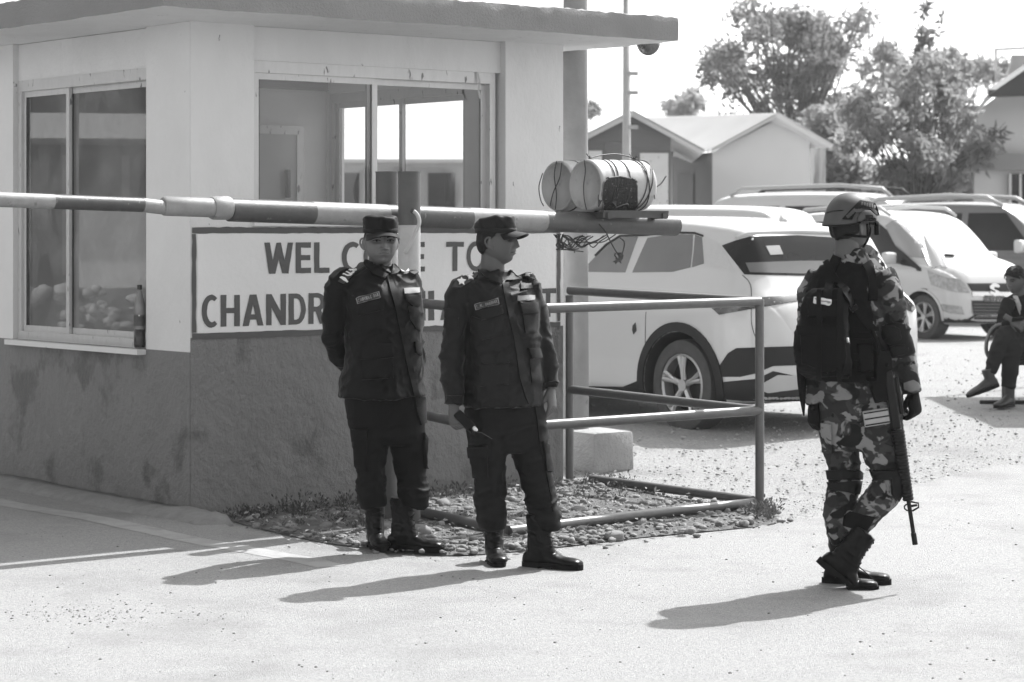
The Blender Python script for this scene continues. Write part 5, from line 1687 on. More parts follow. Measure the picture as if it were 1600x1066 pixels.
def make_boot(root, heel, yaw, pitch=0.0, sc=1.0, top=.27, lean=(0, 0)):
    """heel: world point under the heel; yaw as for faces; pitch raises the heel about the toe"""
    fw = Vector((math.sin(R(yaw)), -math.cos(R(yaw)), 0)); rx = Vector((-fw.y * -1, 0, 0))
    M3 = Matrix((Vector((-math.cos(R(yaw)), -math.sin(R(yaw)), 0)), fw, ZA)).transposed().to_4x4()
    piv = Vector((0, .13, 0))
    M = Matrix.Translation(heel) @ M3 @ Matrix.Scale(sc, 4) @ Matrix.Translation(piv) @ Matrix.Rotation(R(-pitch), 4, 'X') @ Matrix.Translation(-piv)
    def ring(cx, cy, z, a, b, n=20): return [Vector((cx + a * math.cos(2 * math.pi * k / n), cy + b * math.sin(2 * math.pi * k / n), z)) for k in range(n)]
    lx, ly = lean
    sh = loft([ring(lx * (z - .1), .045 - .03 + ly * (z - .1) + o_, z, a, b) for z, a, b, o_ in ((top, .056, .062, -.005), (.22, .053, .060, -.004), (.16, .049, .058, 0), (.11, .046, .066, .006), (.07, .044, .075, .012), (.03, .040, .072, .01))])
    n = 18
    rings = []
    for y, w, h, zb in ((-.068, .022, .05, .02), (-.06, .033, .075, .015), (-.02, .037, .09, .012), (.05, .038, .095, .012), (.10, .044, .078, .012), (.15, .049, .062, .012), (.19, .049, .060, .014), (.22, .043, .056, .016), (.240, .028, .046, .02)):
        rings.append([Vector((w * math.cos(a) * (1 if math.sin(a) > 0 else 1.0), y, zb + (h - zb) * (.5 + .5 * math.sin(a)) if True else 0)) for a in [2 * math.pi * k / n for k in range(n)]])
    co, fc, no = fuse([sh, loft(rings)], .0055, 5)
    z = co[:, 2]
    co = folds(co, no, .0045, 16, int(abs(heel.x) * 100), (1, 1, 2.2), 0, mask=np.clip((z - .05) / .05, 0, 1))
    def bend(p):
        # the toes stay flat on the ground when the heel lifts
        t_ = smooth01(.10, .17, p[1]) * R(pitch)
        y_, z_ = p[1] - .13, p[2] - .012
        return Vector((p[0], .13 + y_ * math.cos(t_) - z_ * math.sin(t_), .012 + y_ * math.sin(t_) + z_ * math.cos(t_)))
    co = np.array([bend(q)[:] for q in co]) if pitch else co
    b = mk('boot', [M @ Vector(q) for q in co], fc, m_boot, root)
    # sole with heel block
    out = []
    for k in range(48):
        a = 2 * math.pi * k / 48
        ca, sa = math.cos(a), math.sin(a)
        y = .085 + .162 * sa
        w = .047 if y > .1 else .047 - .010 * ss_(.1, .0, np.array(y))
        out.append((float(w) * abs(ca) ** .7 * (1 if ca > 0 else -1), y))
    sl = MB()
    sl.add(loft([[Vector((x * s_, .085 + (y - .085) * s_, z)) for x, y in out] for z, s_ in ((.012, .97), (.0125, 1.0), (.030, 1.0), (.031, .94))]))
    hl = [(x, y) for x, y in out if y < .035]
    hl = sorted(hl, key=lambda p: math.atan2(p[1] + .0, p[0]))
    sl.add(loft([[Vector((x * .98, y * 1.0, z)) for x, y in out2] for z, out2 in ((0.0, [(x, min(y, .03)) for x, y in out]), (.0135, [(x, min(y, .035)) for x, y in out]))]))
    sl.add(loft([[Vector((x * .96, max(y, .10), z)) for x, y in out] for z in (.0, .0135)]))
    if pitch: sl.v = [bend(q) for q in sl.v]
    sl.xf(M).mk('sole', m_sole, b, smooth='auto')
    lc = MB()
    S_ = BVHTree.FromPolygons([Vector(q) for q in co], fc)
    for k in range(8):
        t = k / 7
        zz = .085 + t * (top - .105); 
        pl = []
        for xx in (-.022, -.011, 0, .011, .022):
            l, n_, i_, d_ = S_.ray_cast(Vector((xx, .5, zz + (.006 if k % 2 else -.006) * xx / .022)), Vector((0, -1, 0)))
            if l: pl.append(l + Vector((0, .002, 0)))
        if len(pl) > 2: lc.add(tube(pl, .0024, 6))
    lc.xf(M).mk('lace', m_lace, b)
    return b

def hand(root_M, pose, s=1.0, wrist_r=.024):
    """fused hand in local space: x across the palm (thumb side +), y out of the back of the hand, z down the fingers (negative)"""
    parts = []
    def R2(pts, r): return tube([Vector(q) for q in catmull(pts, 3)], r if not hasattr(r, '__len__') else list(np.interp(np.linspace(0, 1, (len(pts) - 1) * 3 + 1), np.linspace(0, 1, len(r)), r)), 9)
    parts.append(loft([[Vector((cx + a * math.cos(q), b * math.sin(q), z)) for q in [2 * math.pi * k / 16 for k in range(16)]] for z, a, b, cx in ((.07, .026, .021, 0), (.02, .026, .019, 0), (.0, .028, .018, .001), (-.03, .038, .017, .003), (-.06, .041, .016, .001), (-.085, .039, .013, 0), (-.09, .034, .009, 0))]))
    fx = (.030, .010, -.010, -.029)
    ln = (.072, .082, .076, .058)
    for x, l, c in zip(fx, ln, pose['curl']):
        p = Vector((x, 0, -.082)); ang = 0
        pts = [tuple(p + Vector((0, 0, .02))), tuple(p)]
        for seg, cc_ in ((.45, c), (.32, c * 1.15), (.25, c * .8)):
            ang += R(cc_)
            p = p + Vector((0, -math.sin(ang), -math.cos(ang))) * (l * seg)
            pts.append(tuple(p))
        parts.append(R2(pts, [.0098, .0098, .009, .0085, .0072]))
    tc = pose.get('thumb', (20, 25))
    p = Vector((.026, -.004, -.018)); pts = [tuple(p + Vector((-.012, 0, .01))), tuple(p)]
    d = Vector((math.sin(R(pose.get('tout', 38))), -math.sin(R(tc[0])), -math.cos(R(pose.get('tout', 38))))).normalized()
    p = p + d * .042; pts.append(tuple(p))
    d = (d + Vector((-.35, -math.sin(R(tc[1])), -.3))).normalized(); p = p + d * .032; pts.append(tuple(p))
    d = (d + Vector((-.3, -.3, -.2))).normalized(); p = p + d * .024; pts.append(tuple(p))
    parts.append(R2(pts, [.013, .0135, .0115, .0105, .008]))
    co, fc, no = fuse(parts, .0032, 3)
    return [root_M @ (Vector(q) * s) for q in co], fc

def hand_matrix(wrist, down, back):
    """wrist point, finger direction, direction the back of the hand faces"""
    z = -Vector(down).normalized(); y = Vector(back); y = (y - z * y.dot(z)).normalized(); x = y.cross(z)
    return Matrix.Translation(wrist) @ Matrix((x, y, z)).transposed().to_4x4()

def core(Y0, neck, arms):
    """the body under the clothes, so that head, arms and hands are one skin. neck px; arms: lists of px rows"""
    out = []
    nk = P(neck[0], neck[1], Y0 + neck[2])
    for rows in arms:
        pts = [nk, nk + Vector((0, .02, -.10))] + [P(r[0], r[1], Y0 + r[2]) for r in rows]
        out.append(tube([Vector(q) for q in catmull([tuple(p) for p in pts], 3)], .024, 9))
    out.append(tube([nk + Vector((0, .02, .08)), nk, nk + Vector((0, .02, -.10)), nk + Vector((0, .02, -.3))], [.045, .05, .06, .05], 12))
    return out

def tag_text(surf, txt, quad, m, parent, Yd, off=.0062):
    """letters stitched along a name tape; quad = TL,TR,BR,BL px"""
    n = len(txt)
    b = MB()
    for k, ch in enumerate(txt):
        if ch == ' ': continue
        u0, u1 = .06 + .88 * (k + .08) / n, .06 + .88 * (k + .86) / n
        for pl in [letter(ch, .28, .2)]:
            pts, tris = cdt(pl)
            v = []
            for px, py_ in pts:
                u = u0 + (u1 - u0) * px; w = .24 + .52 * (1 - py_)
                x = (quad[0][0] * (1 - u) + quad[1][0] * u) * (1 - w) + (quad[3][0] * (1 - u) + quad[2][0] * u) * w
                y = (quad[0][1] * (1 - u) + quad[1][1] * u) * (1 - w) + (quad[3][1] * (1 - u) + quad[2][1] * u) * w
                l, n_ = surf.hit(x, y, Yd)
                v.append(l + n_ * off)
            b.add((v, tris))
    return b.mk('lettering', m, parent, smooth=False)
def shrink(quad, px):
    cx = sum(q[0] for q in quad) / 4; cy = sum(q[1] for q in quad) / 4
    out = []
    for x, y in quad:
        out.append((x + (px if x < cx else -px), y + (px if y < cy else -px)))
    return out
def name_tape(surf, quad, txt, parent, Yd):
    t = patch('name_tape', surf, quad, m_tagd, parent, off=.004, step=3, Yd=Yd, blur=2)
    patch('tape_border', surf, [quad, shrink(quad, 1.0)], m_tagw, t.parent if False else parent, off=.0052, step=3, Yd=Yd)
    tag_text(surf, txt, quad, m_tagw, parent, Yd)
def star(cx, cy, r):
    return [(cx + (r if k % 2 == 0 else r * .42) * math.sin(math.pi * k / 5), cy - (r if k % 2 == 0 else r * .42) * .85 * math.cos(math.pi * k / 5)) for k in range(10)]
# ================================================================== officer standing at the left, hands behind his back
Y1 = 11.9
g1 = G(625, 864)
o1 = thing('person', 'officer in dark uniform and cap, hands behind his back, beside the boom post', 'person', g1)
armL = [(532, 445, -.06), (523, 472, -.06), (520, 505, -.03), (521, 530, .03), (535, 558, .12), (560, 578, .2), (588, 586, .25)]
armR = [(645, 446, .12), (648, 480, .14), (648, 520, .18), (640, 555, .24), (612, 583, .28)]
jk = [torso([(597, 620, .0, 65, .74, 46), (598, 600, .0, 63.5, .74, 45), (600, 577, .0, 62, .75, 43), (601, 548, .0, 60, .75, 40), (601, 522, .0, 58, .73, 37), (600, 490, .0, 59, .68, 34), (597, 462, .0, 60, .60, 32), (592, 442, .02, 58, .52, 30), (592, 428, .03, 47, .50, 28), (593, 419, .035, 33, .64, 26), (592, 412, .04, 27, .8, 26)], Y1, ex=2.25),
      limb([(545, 430, -.03, 20, .06), (532, 445, -.06, 22, .068), (523, 472, -.06, 20, .068), (520, 505, -.03, 18, .062), (521, 530, .03, 18, .06), (535, 558, .12, 17, .055), (560, 578, .2, 15, .048), (588, 586, .25, 12, .042)], Y1),
      limb([(634, 428, .10, 16, .055), (645, 446, .12, 15, .062), (648, 480, .14, 13, .06), (648, 520, .18, 12, .058), (640, 555, .24, 13, .05), (610, 584, .27, 12, .042)], Y1)]
co, fc, no = fuse(jk, .0095, 6)
co = folds(co, no, .0125, 7, 11, (.8, .8, 1.3), 1.0)
jacket1 = mk('jacket', [Vector(q) for q in co], fc, m_jack, o1)
tr = [torso([(600, 596, .02, 58, .66, 25), (601, 622, .02, 60, .68, 25), (604, 650, .02, 59, .68, 25), (607, 678, .02, 57, .66, 22), (608, 694, .02, 54, .6, 20)], Y1),
      limb([(577, 640, -.02, 28, .10), (578, 690, -.03, 28, .10), (578.5, 720, -.03, 25, .092), (578, 745, -.03, 22, .085), (580, 762, -.03, 23, .088), (583, 782, -.03, 22, .088), (584, 793, -.03, 20, .075)], Y1),
      limb([(633, 640, .06, 30, .10), (638, 690, .06, 29, .10), (641, 720, .06, 26, .092), (643, 745, .06, 24, .088), (646, 764, .06, 27, .095), (648, 780, .06, 25, .09), (645, 791, .06, 19, .075)], Y1)]
co, fc, no = fuse(tr, .0095, 5)
zz = co[:, 2]
co = folds(co, no, .0125, 6.5, 12, (.7, .7, 2.0), .45, mask=.75 + .8 * np.exp(-((zz - .33) / .09) ** 2))
trou1 = mk('trousers', [Vector(q) for q in co], fc, m_trou, o1)
M = face_matrix(P(595, 378, Y1 + .0), 14, 0, 1)
hm1 = hand(hand_matrix(P(588, 586, Y1 + .25), (.9, .2, -.35), (0, 1, 0.1)), {'curl': (40, 40, 40, 40)})
hm2 = hand(hand_matrix(P(612, 583, Y1 + .28), (-.9, .1, -.4), (0, 1, 0.1)), {'curl': (30, 30, 30, 30)})
body1 = make_head(o1, M, m_skin, wide=1.12, full=2.7, nose=1.0, extra=[hm1, hm2] + core(Y1, (594, 425, .02), [armL, armR]))
make_cap(o1, M @ Matrix.Translation((0, 0, .010)) @ Matrix.Diagonal((1.09, 1.02, 1.04, 1)), m_jack)
make_boot(o1, G(583, 858) + Vector((0, .10, 0)), 14, top=.27)
make_boot(o1, G(640, 861) + Vector((-.05, .03, 0)), 66, top=.27)
s1_, t1_ = Surf(jacket1), Surf(trou1)
pk = dict(off=.007, step=4, Yd=Y1, puff=.003, blur=3)
patch('pocket', s1_, [(560, 491), (598, 483), (602, 508), (573, 522), (556, 514)], m_jack, jacket1, **pk)
patch('pocket_flap', s1_, [(558.8, 477.6), (599.6, 469), (598.5, 484), (580, 489), (561.6, 494)], m_jack, jacket1, **dict(pk, off=.016))
patch('pocket', s1_, [(564, 560), (613.6, 557), (615, 591), (566, 594)], m_jack, jacket1, **pk)
patch('pocket_flap', s1_, [(563, 539.5), (614, 536.6), (614, 559), (590, 562), (564, 562)], m_jack, jacket1, **dict(pk, off=.016))
patch('placket', s1_, ribbon(None, [(float(a), float(b)) for a, b in catmull([(608, 432), (613, 452), (620, 478), (626, 505), (632, 534), (639, 570), (646, 601), (650, 617)], 3)], 4.2), m_jack, jacket1, off=.008, step=3.5, Yd=Y1, blur=2)
patch('pocket_flap', s1_, [(632, 462), (655, 461), (654, 479), (643, 479), (635, 471)], m_jack, jacket1, **dict(pk, off=.013))
patch('pocket', s1_, [(636, 478), (655, 480), (656, 518), (649, 514), (640, 500)], m_jack, jacket1, **pk)
patch('pocket_flap', s1_, [(646, 534), (657, 536), (656, 556), (648, 552)], m_jack, jacket1, **dict(pk, off=.013))
patch('collar', s1_, [(568, 404), (573, 400), (586, 420), (606, 431), (600, 437), (582, 430), (570, 417)], m_jack, jacket1, off=.014, step=3.5, Yd=Y1, blur=3)
patch('collar', s1_, [(609, 431), (612, 421), (614, 408), (620, 410), (627, 421), (619, 429)], m_jack, jacket1, off=.014, step=3.5, Yd=Y1, blur=3)
name_tape(s1_, [(556.5, 466), (592.5, 456), (595, 465), (559, 475)], 'CHIRING RAI', jacket1, Y1)
patch('badge', s1_, [(630.5, 451.5), (654.5, 449.4), (655, 457.5), (632, 460)], m_tagw, jacket1, off=.006, step=3, Yd=Y1)
e = patch('shoulder_strap', s1_, [(528, 440), (540, 425), (566, 411), (573, 416), (552, 430), (537, 444)], m_tagd, jacket1, off=.010, step=3.5, Yd=Y1, blur=2)
for k in range(3):
    x, y = 540 + k * 4.5, 431 - k * 3.2
    patch('chevron', s1_, [(x - 4, y - 4), (x + 1.5, y - .5), (x + 9, y - 1.5), (x + 9, y + .3), (x + 1, y + 1.6), (x - 5, y - 2.4)], m_insig, jacket1, off=.013, step=2.5, Yd=Y1)
patch('chevron', s1_, [(531, 434), (534, 433), (544, 440), (542, 442)], m_insig, jacket1, off=.013, step=2.5, Yd=Y1)
patch('shoulder_strap', s1_, [(620, 413), (634, 413), (648, 420), (653, 427), (646, 430), (632, 424)], m_tagd, jacket1, off=.010, step=3.5, Yd=Y1, blur=2)
patch('chevron', s1_, [(630, 414.5), (638, 416), (644, 421), (640, 423), (631, 418)], m_insig, jacket1, off=.013, step=2.5, Yd=Y1)
for k in range(4):
    pass
patch('cargo_pocket', t1_, [(553, 674), (574, 673), (573, 738), (556, 736)], m_trou, trou1, **dict(pk, off=.010))
patch('pocket_flap', t1_, [(552, 671), (575, 670), (575, 688), (553, 690)], m_trou, trou1, **dict(pk, off=.016))
patch('cargo_pocket', t1_, [(660, 676), (668, 690), (671, 733), (662, 732)], m_trou, trou1, **dict(pk, off=.016))
patch('front_pocket', t1_, [(552, 622), (594, 621), (594, 668), (556, 668)], m_trou, trou1, **dict(pk, off=.006))
patch('belt_pouch', t1_, [(646, 620), (662, 620), (664, 660), (656, 664), (648, 640)], m_jack, trou1, **dict(pk, off=.013))

# ================================================================== officer in the middle, looking to the right, radio in hand
Y2 = 11.35
g2 = G(825, 888)
o2 = thing('person', 'officer in dark uniform with shoulder stars looking right and holding a radio', 'person', g2)
armL = [(719, 455, -.08), (713, 480, -.09), (712, 505, -.09), (708, 535, -.09), (706, 562, -.10), (707, 590, -.13), (709, 634, -.165)]
armR = [(831, 450, .10), (838, 475, .10), (843, 505, .10), (850, 540, .09), (857, 570, .08), (861, 608, .055)]
jk = [torso([(788, 635, .0, 62, .74, 46), (788, 612, .0, 61, .74, 45), (788, 585, .0, 59.5, .74, 43), (788, 555, .0, 58, .73, 39), (787, 522, .0, 56, .71, 36), (784, 490, .0, 57, .66, 33), (779, 465, .0, 58, .58, 31), (774, 447, .01, 56, .5, 30), (772, 437, .02, 46, .5, 30), (772, 429, .03, 33, .64, 30), (771, 422, .035, 27, .8, 30)], Y2, ex=2.25),
      limb([(732, 440, -.05, 17, .06), (719, 455, -.08, 19, .068), (713, 480, -.09, 20, .07), (712, 505, -.09, 19.5, .068), (708, 535, -.09, 19.5, .066), (706, 562, -.10, 19, .064), (707, 590, -.13, 17.5, .06), (708, 615, -.15, 16, .054), (708.5, 634, -.16, 15.5, .05)], Y2),
      limb([(818, 436, .08, 15, .055), (831, 450, .10, 15, .062), (838, 475, .10, 16, .064), (843, 505, .10, 15.5, .062), (850, 540, .09, 15.5, .06), (857, 570, .08, 15, .056), (860, 592, .07, 13, .05), (861, 608, .06, 12, .045)], Y2)]
co, fc, no = fuse(jk, .0095, 6)
co = folds(co, no, .0125, 7, 21, (.8, .8, 1.3), 1.0)
jacket2 = mk('jacket', [Vector(q) for q in co], fc, m_jack2, o2)
tr = [torso([(788, 612, .02, 57, .66, 22), (789, 640, .02, 61, .68, 22), (792, 670, .02, 62, .68, 20), (795, 696, .02, 60, .62, 18), (796, 706, .02, 56, .55, 18)], Y2),
      limb([(762, 650, -.02, 30, .105), (763, 700, -.03, 31, .105), (764, 728, -.03, 26, .096), (765, 752, -.03, 23.5, .09), (766, 780, -.03, 22, .085), (768, 804, -.03, 23, .09), (770, 820, -.03, 21, .085), (771, 829, -.03, 17, .07)], Y2),
      limb([(818, 650, .04, 31, .105), (826, 700, .04, 31, .105), (834, 730, .03, 27, .098), (842, 760, .02, 25, .092), (849, 788, .02, 24, .09), (853, 806, .02, 24.5, .092), (856, 820, .02, 21, .085), (856, 829, .02, 17, .07)], Y2)]
co, fc, no = fuse(tr, .0095, 5)
zz = co[:, 2]
co = folds(co, no, .0125, 6.5, 22, (.7, .7, 2.0), .45, mask=.75 + .8 * np.exp(-((zz - .33) / .1) ** 2))
trou2 = mk('trousers', [Vector(q) for q in co], fc, m_trou2, o2)
M = face_matrix(P(777, 377, Y2 + .02), 74, 4, 0)
hr = hand(hand_matrix(P(709, 634, Y2 - .165), (.12, -.15, -1), (-.75, -.65, 0)), {'curl': (52, 58, 60, 62), 'thumb': (35, 40), 'tout': 30}, 1.04)
hl = hand(hand_matrix(P(861, 608, Y2 + .055), (.06, -.1, -1), (.9, -.45, 0)), {'curl': (22, 26, 30, 34), 'thumb': (25, 25), 'tout': 24}, 1.02)
body2 = make_head(o2, M, m_skin2, full=.9, nose=1.05, extra=[hr, hl] + core(Y2, (773, 430, .03), [armL, armR]))
make_cap(o2, M @ Matrix.Translation((0, 0, .005)), m_jack2)
make_boot(o2, G(772, 882) + Vector((-.005, .10, 0)), 8, top=.26)
make_boot(o2, G(858, 889) + Vector((-.06, .035, 0)), 62, top=.26)
s2_, t2_ = Surf(jacket2), Surf(trou2)
pk = dict(off=.007, step=4, Yd=Y2, puff=.003, blur=3)
patch('pocket', s2_, [(738, 494), (754, 500), (784, 489), (792, 522), (753, 532), (736, 518)], m_jack2, jacket2, **pk)
patch('pocket_flap', s2_, [(745.8, 486), (783.8, 477.6), (786, 490), (768, 497), (753, 501)], m_jack2, jacket2, **dict(pk, off=.016))
patch('pocket', s2_, [(750, 568), (794.5, 566), (794.5, 601), (751, 604)], m_jack2, jacket2, **pk)
patch('pocket_flap', s2_, [(748.6, 556), (793.6, 550.7), (795, 567.6), (775, 570), (753, 569)], m_jack2, jacket2, **dict(pk, off=.016))
patch('placket', s2_, ribbon(None, [(float(a), float(b)) for a, b in catmull([(789, 443), (793, 465), (798, 489), (804, 515), (809, 540), (813, 570), (817, 592), (823, 614), (829, 629)], 3)], 5), m_jack2, jacket2, off=.008, step=3.5, Yd=Y2, blur=2)
patch('pocket', s2_, [(815, 489), (836, 489), (837, 520), (820, 521)], m_jack2, jacket2, **pk)
patch('pocket_flap', s2_, [(809, 473), (837, 473), (838, 491), (814, 491)], m_jack2, jacket2, **dict(pk, off=.016))
patch('pocket_flap', s2_, [(823, 544), (840, 544), (844, 559), (829, 562)], m_jack2, jacket2, **dict(pk, off=.016))
patch('pocket', s2_, [(826, 560), (842, 558), (846, 600), (830, 598)], m_jack2, jacket2, **pk)
patch('badge', s2_, [(812, 444), (829, 444), (830, 452), (813, 453.6)], m_jack2, jacket2, **dict(pk, off=.010))
patch('badge', s2_, [(808, 462), (834.5, 462), (834.5, 469.5), (808.6, 470.5)], m_tagw, jacket2, off=.007, step=3, Yd=Y2)
patch('collar', s2_, [(746, 420), (752, 412), (760, 424), (786, 440), (780, 446), (758, 436)], m_jack2, jacket2, off=.014, step=3.5, Yd=Y2, blur=3)
patch('collar', s2_, [(789, 441), (796, 432), (800, 417), (806, 421), (813, 437), (800, 440)], m_jack2, jacket2, off=.014, step=3.5, Yd=Y2, blur=3)
name_tape(s2_, [(741.6, 476), (778, 466), (780, 475), (743.6, 484.6)], 'T.M. DHARWAR', jacket2, Y2)
patch('shoulder_strap', s2_, [(707, 450), (714, 440), (741, 427), (747, 432.5), (719, 450)], m_tagd, jacket2, off=.010, step=3.5, Yd=Y2, blur=2)
patch('star', s2_, star(721.5, 441.5, 6.2), m_insig, jacket2, off=.014, step=2.5, Yd=Y2)
patch('star', s2_, star(734.5, 434, 5.8), m_insig, jacket2, off=.014, step=2.5, Yd=Y2)
patch('shoulder_strap', s2_, [(802, 421), (818, 423), (835, 433), (834, 438), (813, 429)], m_tagd, jacket2, off=.010, step=3.5, Yd=Y2, blur=2)
patch('star', s2_, star(815, 425.5, 4), m_insig, jacket2, off=.014, step=2.5, Yd=Y2)
patch('star', s2_, star(826, 430, 4), m_insig, jacket2, off=.014, step=2.5, Yd=Y2)
patch('sleeve_pocket', s2_, [(699, 483), (717, 481), (716, 514), (694, 512)], m_jack2, jacket2, **pk)
patch('pocket_flap', s2_, [(699, 482), (718.5, 480), (717.7, 496), (697, 496)], m_jack2, jacket2, **dict(pk, off=.013))
patch('cuff', s2_, [(692, 618), (725, 618), (725, 634), (692, 634)], m_jack2, jacket2, **dict(pk, off=.006, puff=0))
patch('cuff', s2_, [(849, 598), (873, 594), (873, 607), (850, 610)], m_jack2, jacket2, **dict(pk, off=.006, puff=0))
patch('cargo_pocket', t2_, [(736, 700), (761, 698), (763, 746), (741, 747)], m_trou2, trou2, **dict(pk, off=.010))
patch('pocket_flap', t2_, [(734, 698), (762, 696.5), (762, 714), (736, 716)], m_trou2, trou2, **dict(pk, off=.017))
patch('cargo_pocket', t2_, [(846, 690), (859, 698), (861, 738), (852, 737)], m_trou2, trou2, **dict(pk, off=.016))
patch('trouser_seam', t2_, ribbon(None, [(836, 634), (840, 660), (843, 690), (852, 730), (860, 770), (864, 800)], 1.1), m_trou2, trou2, off=.006, step=4, Yd=Y2)
# the radio in his hand
rp0, rp1 = P(718, 650, Y2 - .225), P(734, 666, Y2 - .27)
rd = thing('handheld_radio', 'black handheld radio with thin aerial held by the officer looking right', 'radio', rp1)
z_ = (rp1 - rp0).normalized(); x_ = z_.cross(Vector((.3, -1, 0))).normalized(); y_ = z_.cross(x_)
m_radio = mat('radio_plastic', .006, .4, var=.3, vs=40, spec=.15)
MB().add(box((rp0 + rp1) / 2, .046, .030, (rp1 - rp0).length + .04, (x_, y_, z_), .008)).mk('radio_body', m_radio, rd)
MB().add(tube([rp1 + x_ * .014 + z_ * .02, P(752, 676, Y2 - .32), P(769, 686, Y2 - .34)], [.0022, .0018, .0014], 6)).mk('aerial', m_steel, rd)
MB().add(cyl(rp1 - x_ * .008 + z_ * .02, rp1 - x_ * .008 + z_ * .042, .009, n=12)).mk('knob', m_insig, rd)
MB().add(cyl(rp1 + x_ * .014 + z_ * .02, rp1 + x_ * .014 + z_ * .045, .007, n=12)).mk('aerial_base', m_radio, rd)
# ================================================================== soldier walking away on the right
def camo_mat():
    m = bpy.data.materials.new('camouflage_cloth'); m.use_nodes = True
    t = m.node_tree; L = t.links.new; b = t.nodes['Principled BSDF']
    b.inputs['Roughness'].default_value = .85; b.inputs['Specular IOR Level'].default_value = .2
    tc = t.nodes.new('ShaderNodeTexCoord')
    prev = None
    for k, (sc, th, val, loc) in enumerate(((11.0, .50, .038, (0, 0, 0)), (13.0, .525, .19, (7, 3, 1)), (12.0, .56, .008, (3, 8, 5)))):
        mp = t.nodes.new('ShaderNodeMapping'); mp.inputs['Location'].default_value = loc; mp.inputs['Scale'].default_value = (1.0, 1.0, 1.15)
        L(tc.outputs['Object'], mp.inputs[0])
        n = t.nodes.new('ShaderNodeTexNoise'); n.inputs['Scale'].default_value = sc; n.inputs['Detail'].default_value = 2.5; n.inputs['Roughness'].default_value = .5; n.inputs['Distortion'].default_value = .7
        L(mp.outputs[0], n.inputs['Vector'])
        r = t.nodes.new('ShaderNodeMapRange'); r.inputs['From Min'].default_value = th; r.inputs['From Max'].default_value = th + .045
        L(n.outputs['Fac'], r.inputs['Value'])
        mx = t.nodes.new('ShaderNodeMix'); mx.data_type = 'FLOAT'
        L(r.outputs[0], mx.inputs['Factor'])
        if prev is None: mx.inputs['A'].default_value = .022
        else: L(prev, mx.inputs['A'])
        mx.inputs['B'].default_value = val
        prev = mx.outputs[0]
    cb = t.nodes.new('ShaderNodeCombineColor')
    for k in range(3): L(prev, cb.inputs[k])
    L(cb.outputs[0], b.inputs['Base Color'])
    return m
m_camo = camo_mat()
m_vest = mat('black_webbing', .0055, .7, var=.4, vs=14, bump=.4, bs=160, bdist=.003, spec=.08)
m_pad = mat('black_pad_plastic', .006, .5, var=.3, vs=20, spec=.15)
m_helm = mat('helmet_shell', .045, .55, var=.12, vs=8, bump=.12, bs=140, bdist=.002)
m_gun = mat('gun_metal', .007, .4, var=.3, vs=30, spec=.2)
m_mag = mat('pale_magazine', .30, .5, var=.2, vs=30)
Y3 = 10.75
g3 = G(1338, 918)
o3 = thing('person', 'soldier in camouflage, helmet and backpack walking away with a rifle at his right', 'person', g3)
armR = [(1372, 430, -.04), (1384, 452, -.06), (1393, 485, -.07), (1402, 525, -.06), (1411, 560, -.04), (1420, 590, -.02), (1426, 612, -.01)]
armL = [(1283, 432, .06), (1268, 452, .08), (1262, 490, .08), (1261, 540, .06), (1266, 590, .02), (1272, 632, .0)]
sh = [torso([(1340, 628, .0, 66, .62, -22), (1339, 600, .0, 64, .62, -22), (1332, 560, .0, 61, .66, -22), (1326, 520, .0, 60, .66, -22), (1324, 480, .0, 60, .62, -22), (1325, 450, .0, 61, .55, -22), (1326, 428, .0, 54, .5, -22), (1328, 410, -.01, 36, .62, -22), (1330, 397, -.01, 25, .8, -22), (1331, 388, -.01, 23, .85, -22)], Y3),
      limb([(r[0], r[1], r[2], w, d) for r, w, d in zip(armR, (25, 25.5, 24, 22, 20, 17.5, 15), (.075, .078, .074, .068, .062, .054, .046))], Y3),
      limb([(r[0], r[1], r[2], w, d) for r, w, d in zip(armL, (20, 19, 16, 15, 14, 13), (.07, .07, .064, .06, .052, .044))], Y3)]
co, fc, no = fuse(sh, .0095, 6)
co = folds(co, no, .012, 6.5, 31, (.8, .8, 1.4), .8)
shirt3 = mk('shirt', [Vector(q) for q in co], fc, m_camo, o3)
tr = [torso([(1340, 596, .01, 63, .64, -20), (1341, 630, .01, 66, .66, -20), (1344, 660, .01, 65, .66, -20), (1348, 690, .01, 60, .6, -16), (1349, 702, .01, 55, .55, -16)], Y3),
      limb([(1312, 640, .06, 34, .105), (1314, 690, .08, 31, .10), (1318, 725, .08, 26, .092), (1320, 752, .07, 25, .088), (1313, 780, .05, 23, .086), (1308, 805, .02, 20, .078), (1308, 828, .0, 16, .065), (1314, 848, .0, 13, .05)], Y3),
      limb([(1370, 640, -.04, 36, .108), (1377, 690, -.05, 33, .102), (1384, 722, -.05, 28, .094), (1388, 750, -.06, 25, .09), (1378, 776, -.06, 24, .088), (1359, 797, -.05, 23, .086), (1344, 814, -.04, 20, .075), (1333, 832, -.03, 16, .062)], Y3)]
co, fc, no = fuse(tr, .0095, 5)
co = folds(co, no, .0125, 6.5, 32, (.7, .7, 2.0), .45)
trou3 = mk('trousers', [Vector(q) for q in co], fc, m_camo, o3)
M = face_matrix(P(1330, 353, Y3), 128, 0, 0)
gr = hand(hand_matrix(P(1427, 614, Y3 - .01), (.12, .05, -1), (.75, -.65, 0)), {'curl': (48, 52, 55, 58), 'thumb': (35, 35), 'tout': 26}, 1.05)
glh = hand(hand_matrix(P(1272, 632, Y3), (.0, .1, -1), (-.9, -.4, 0)), {'curl': (35, 38, 40, 44), 'thumb': (25, 25), 'tout': 22}, 1.0)
body3 = make_head(o3, M, m_skin2, full=1.0, extra=[gr, glh] + core(Y3, (1330, 405, .0), [armL, armR]), hair='helmet')
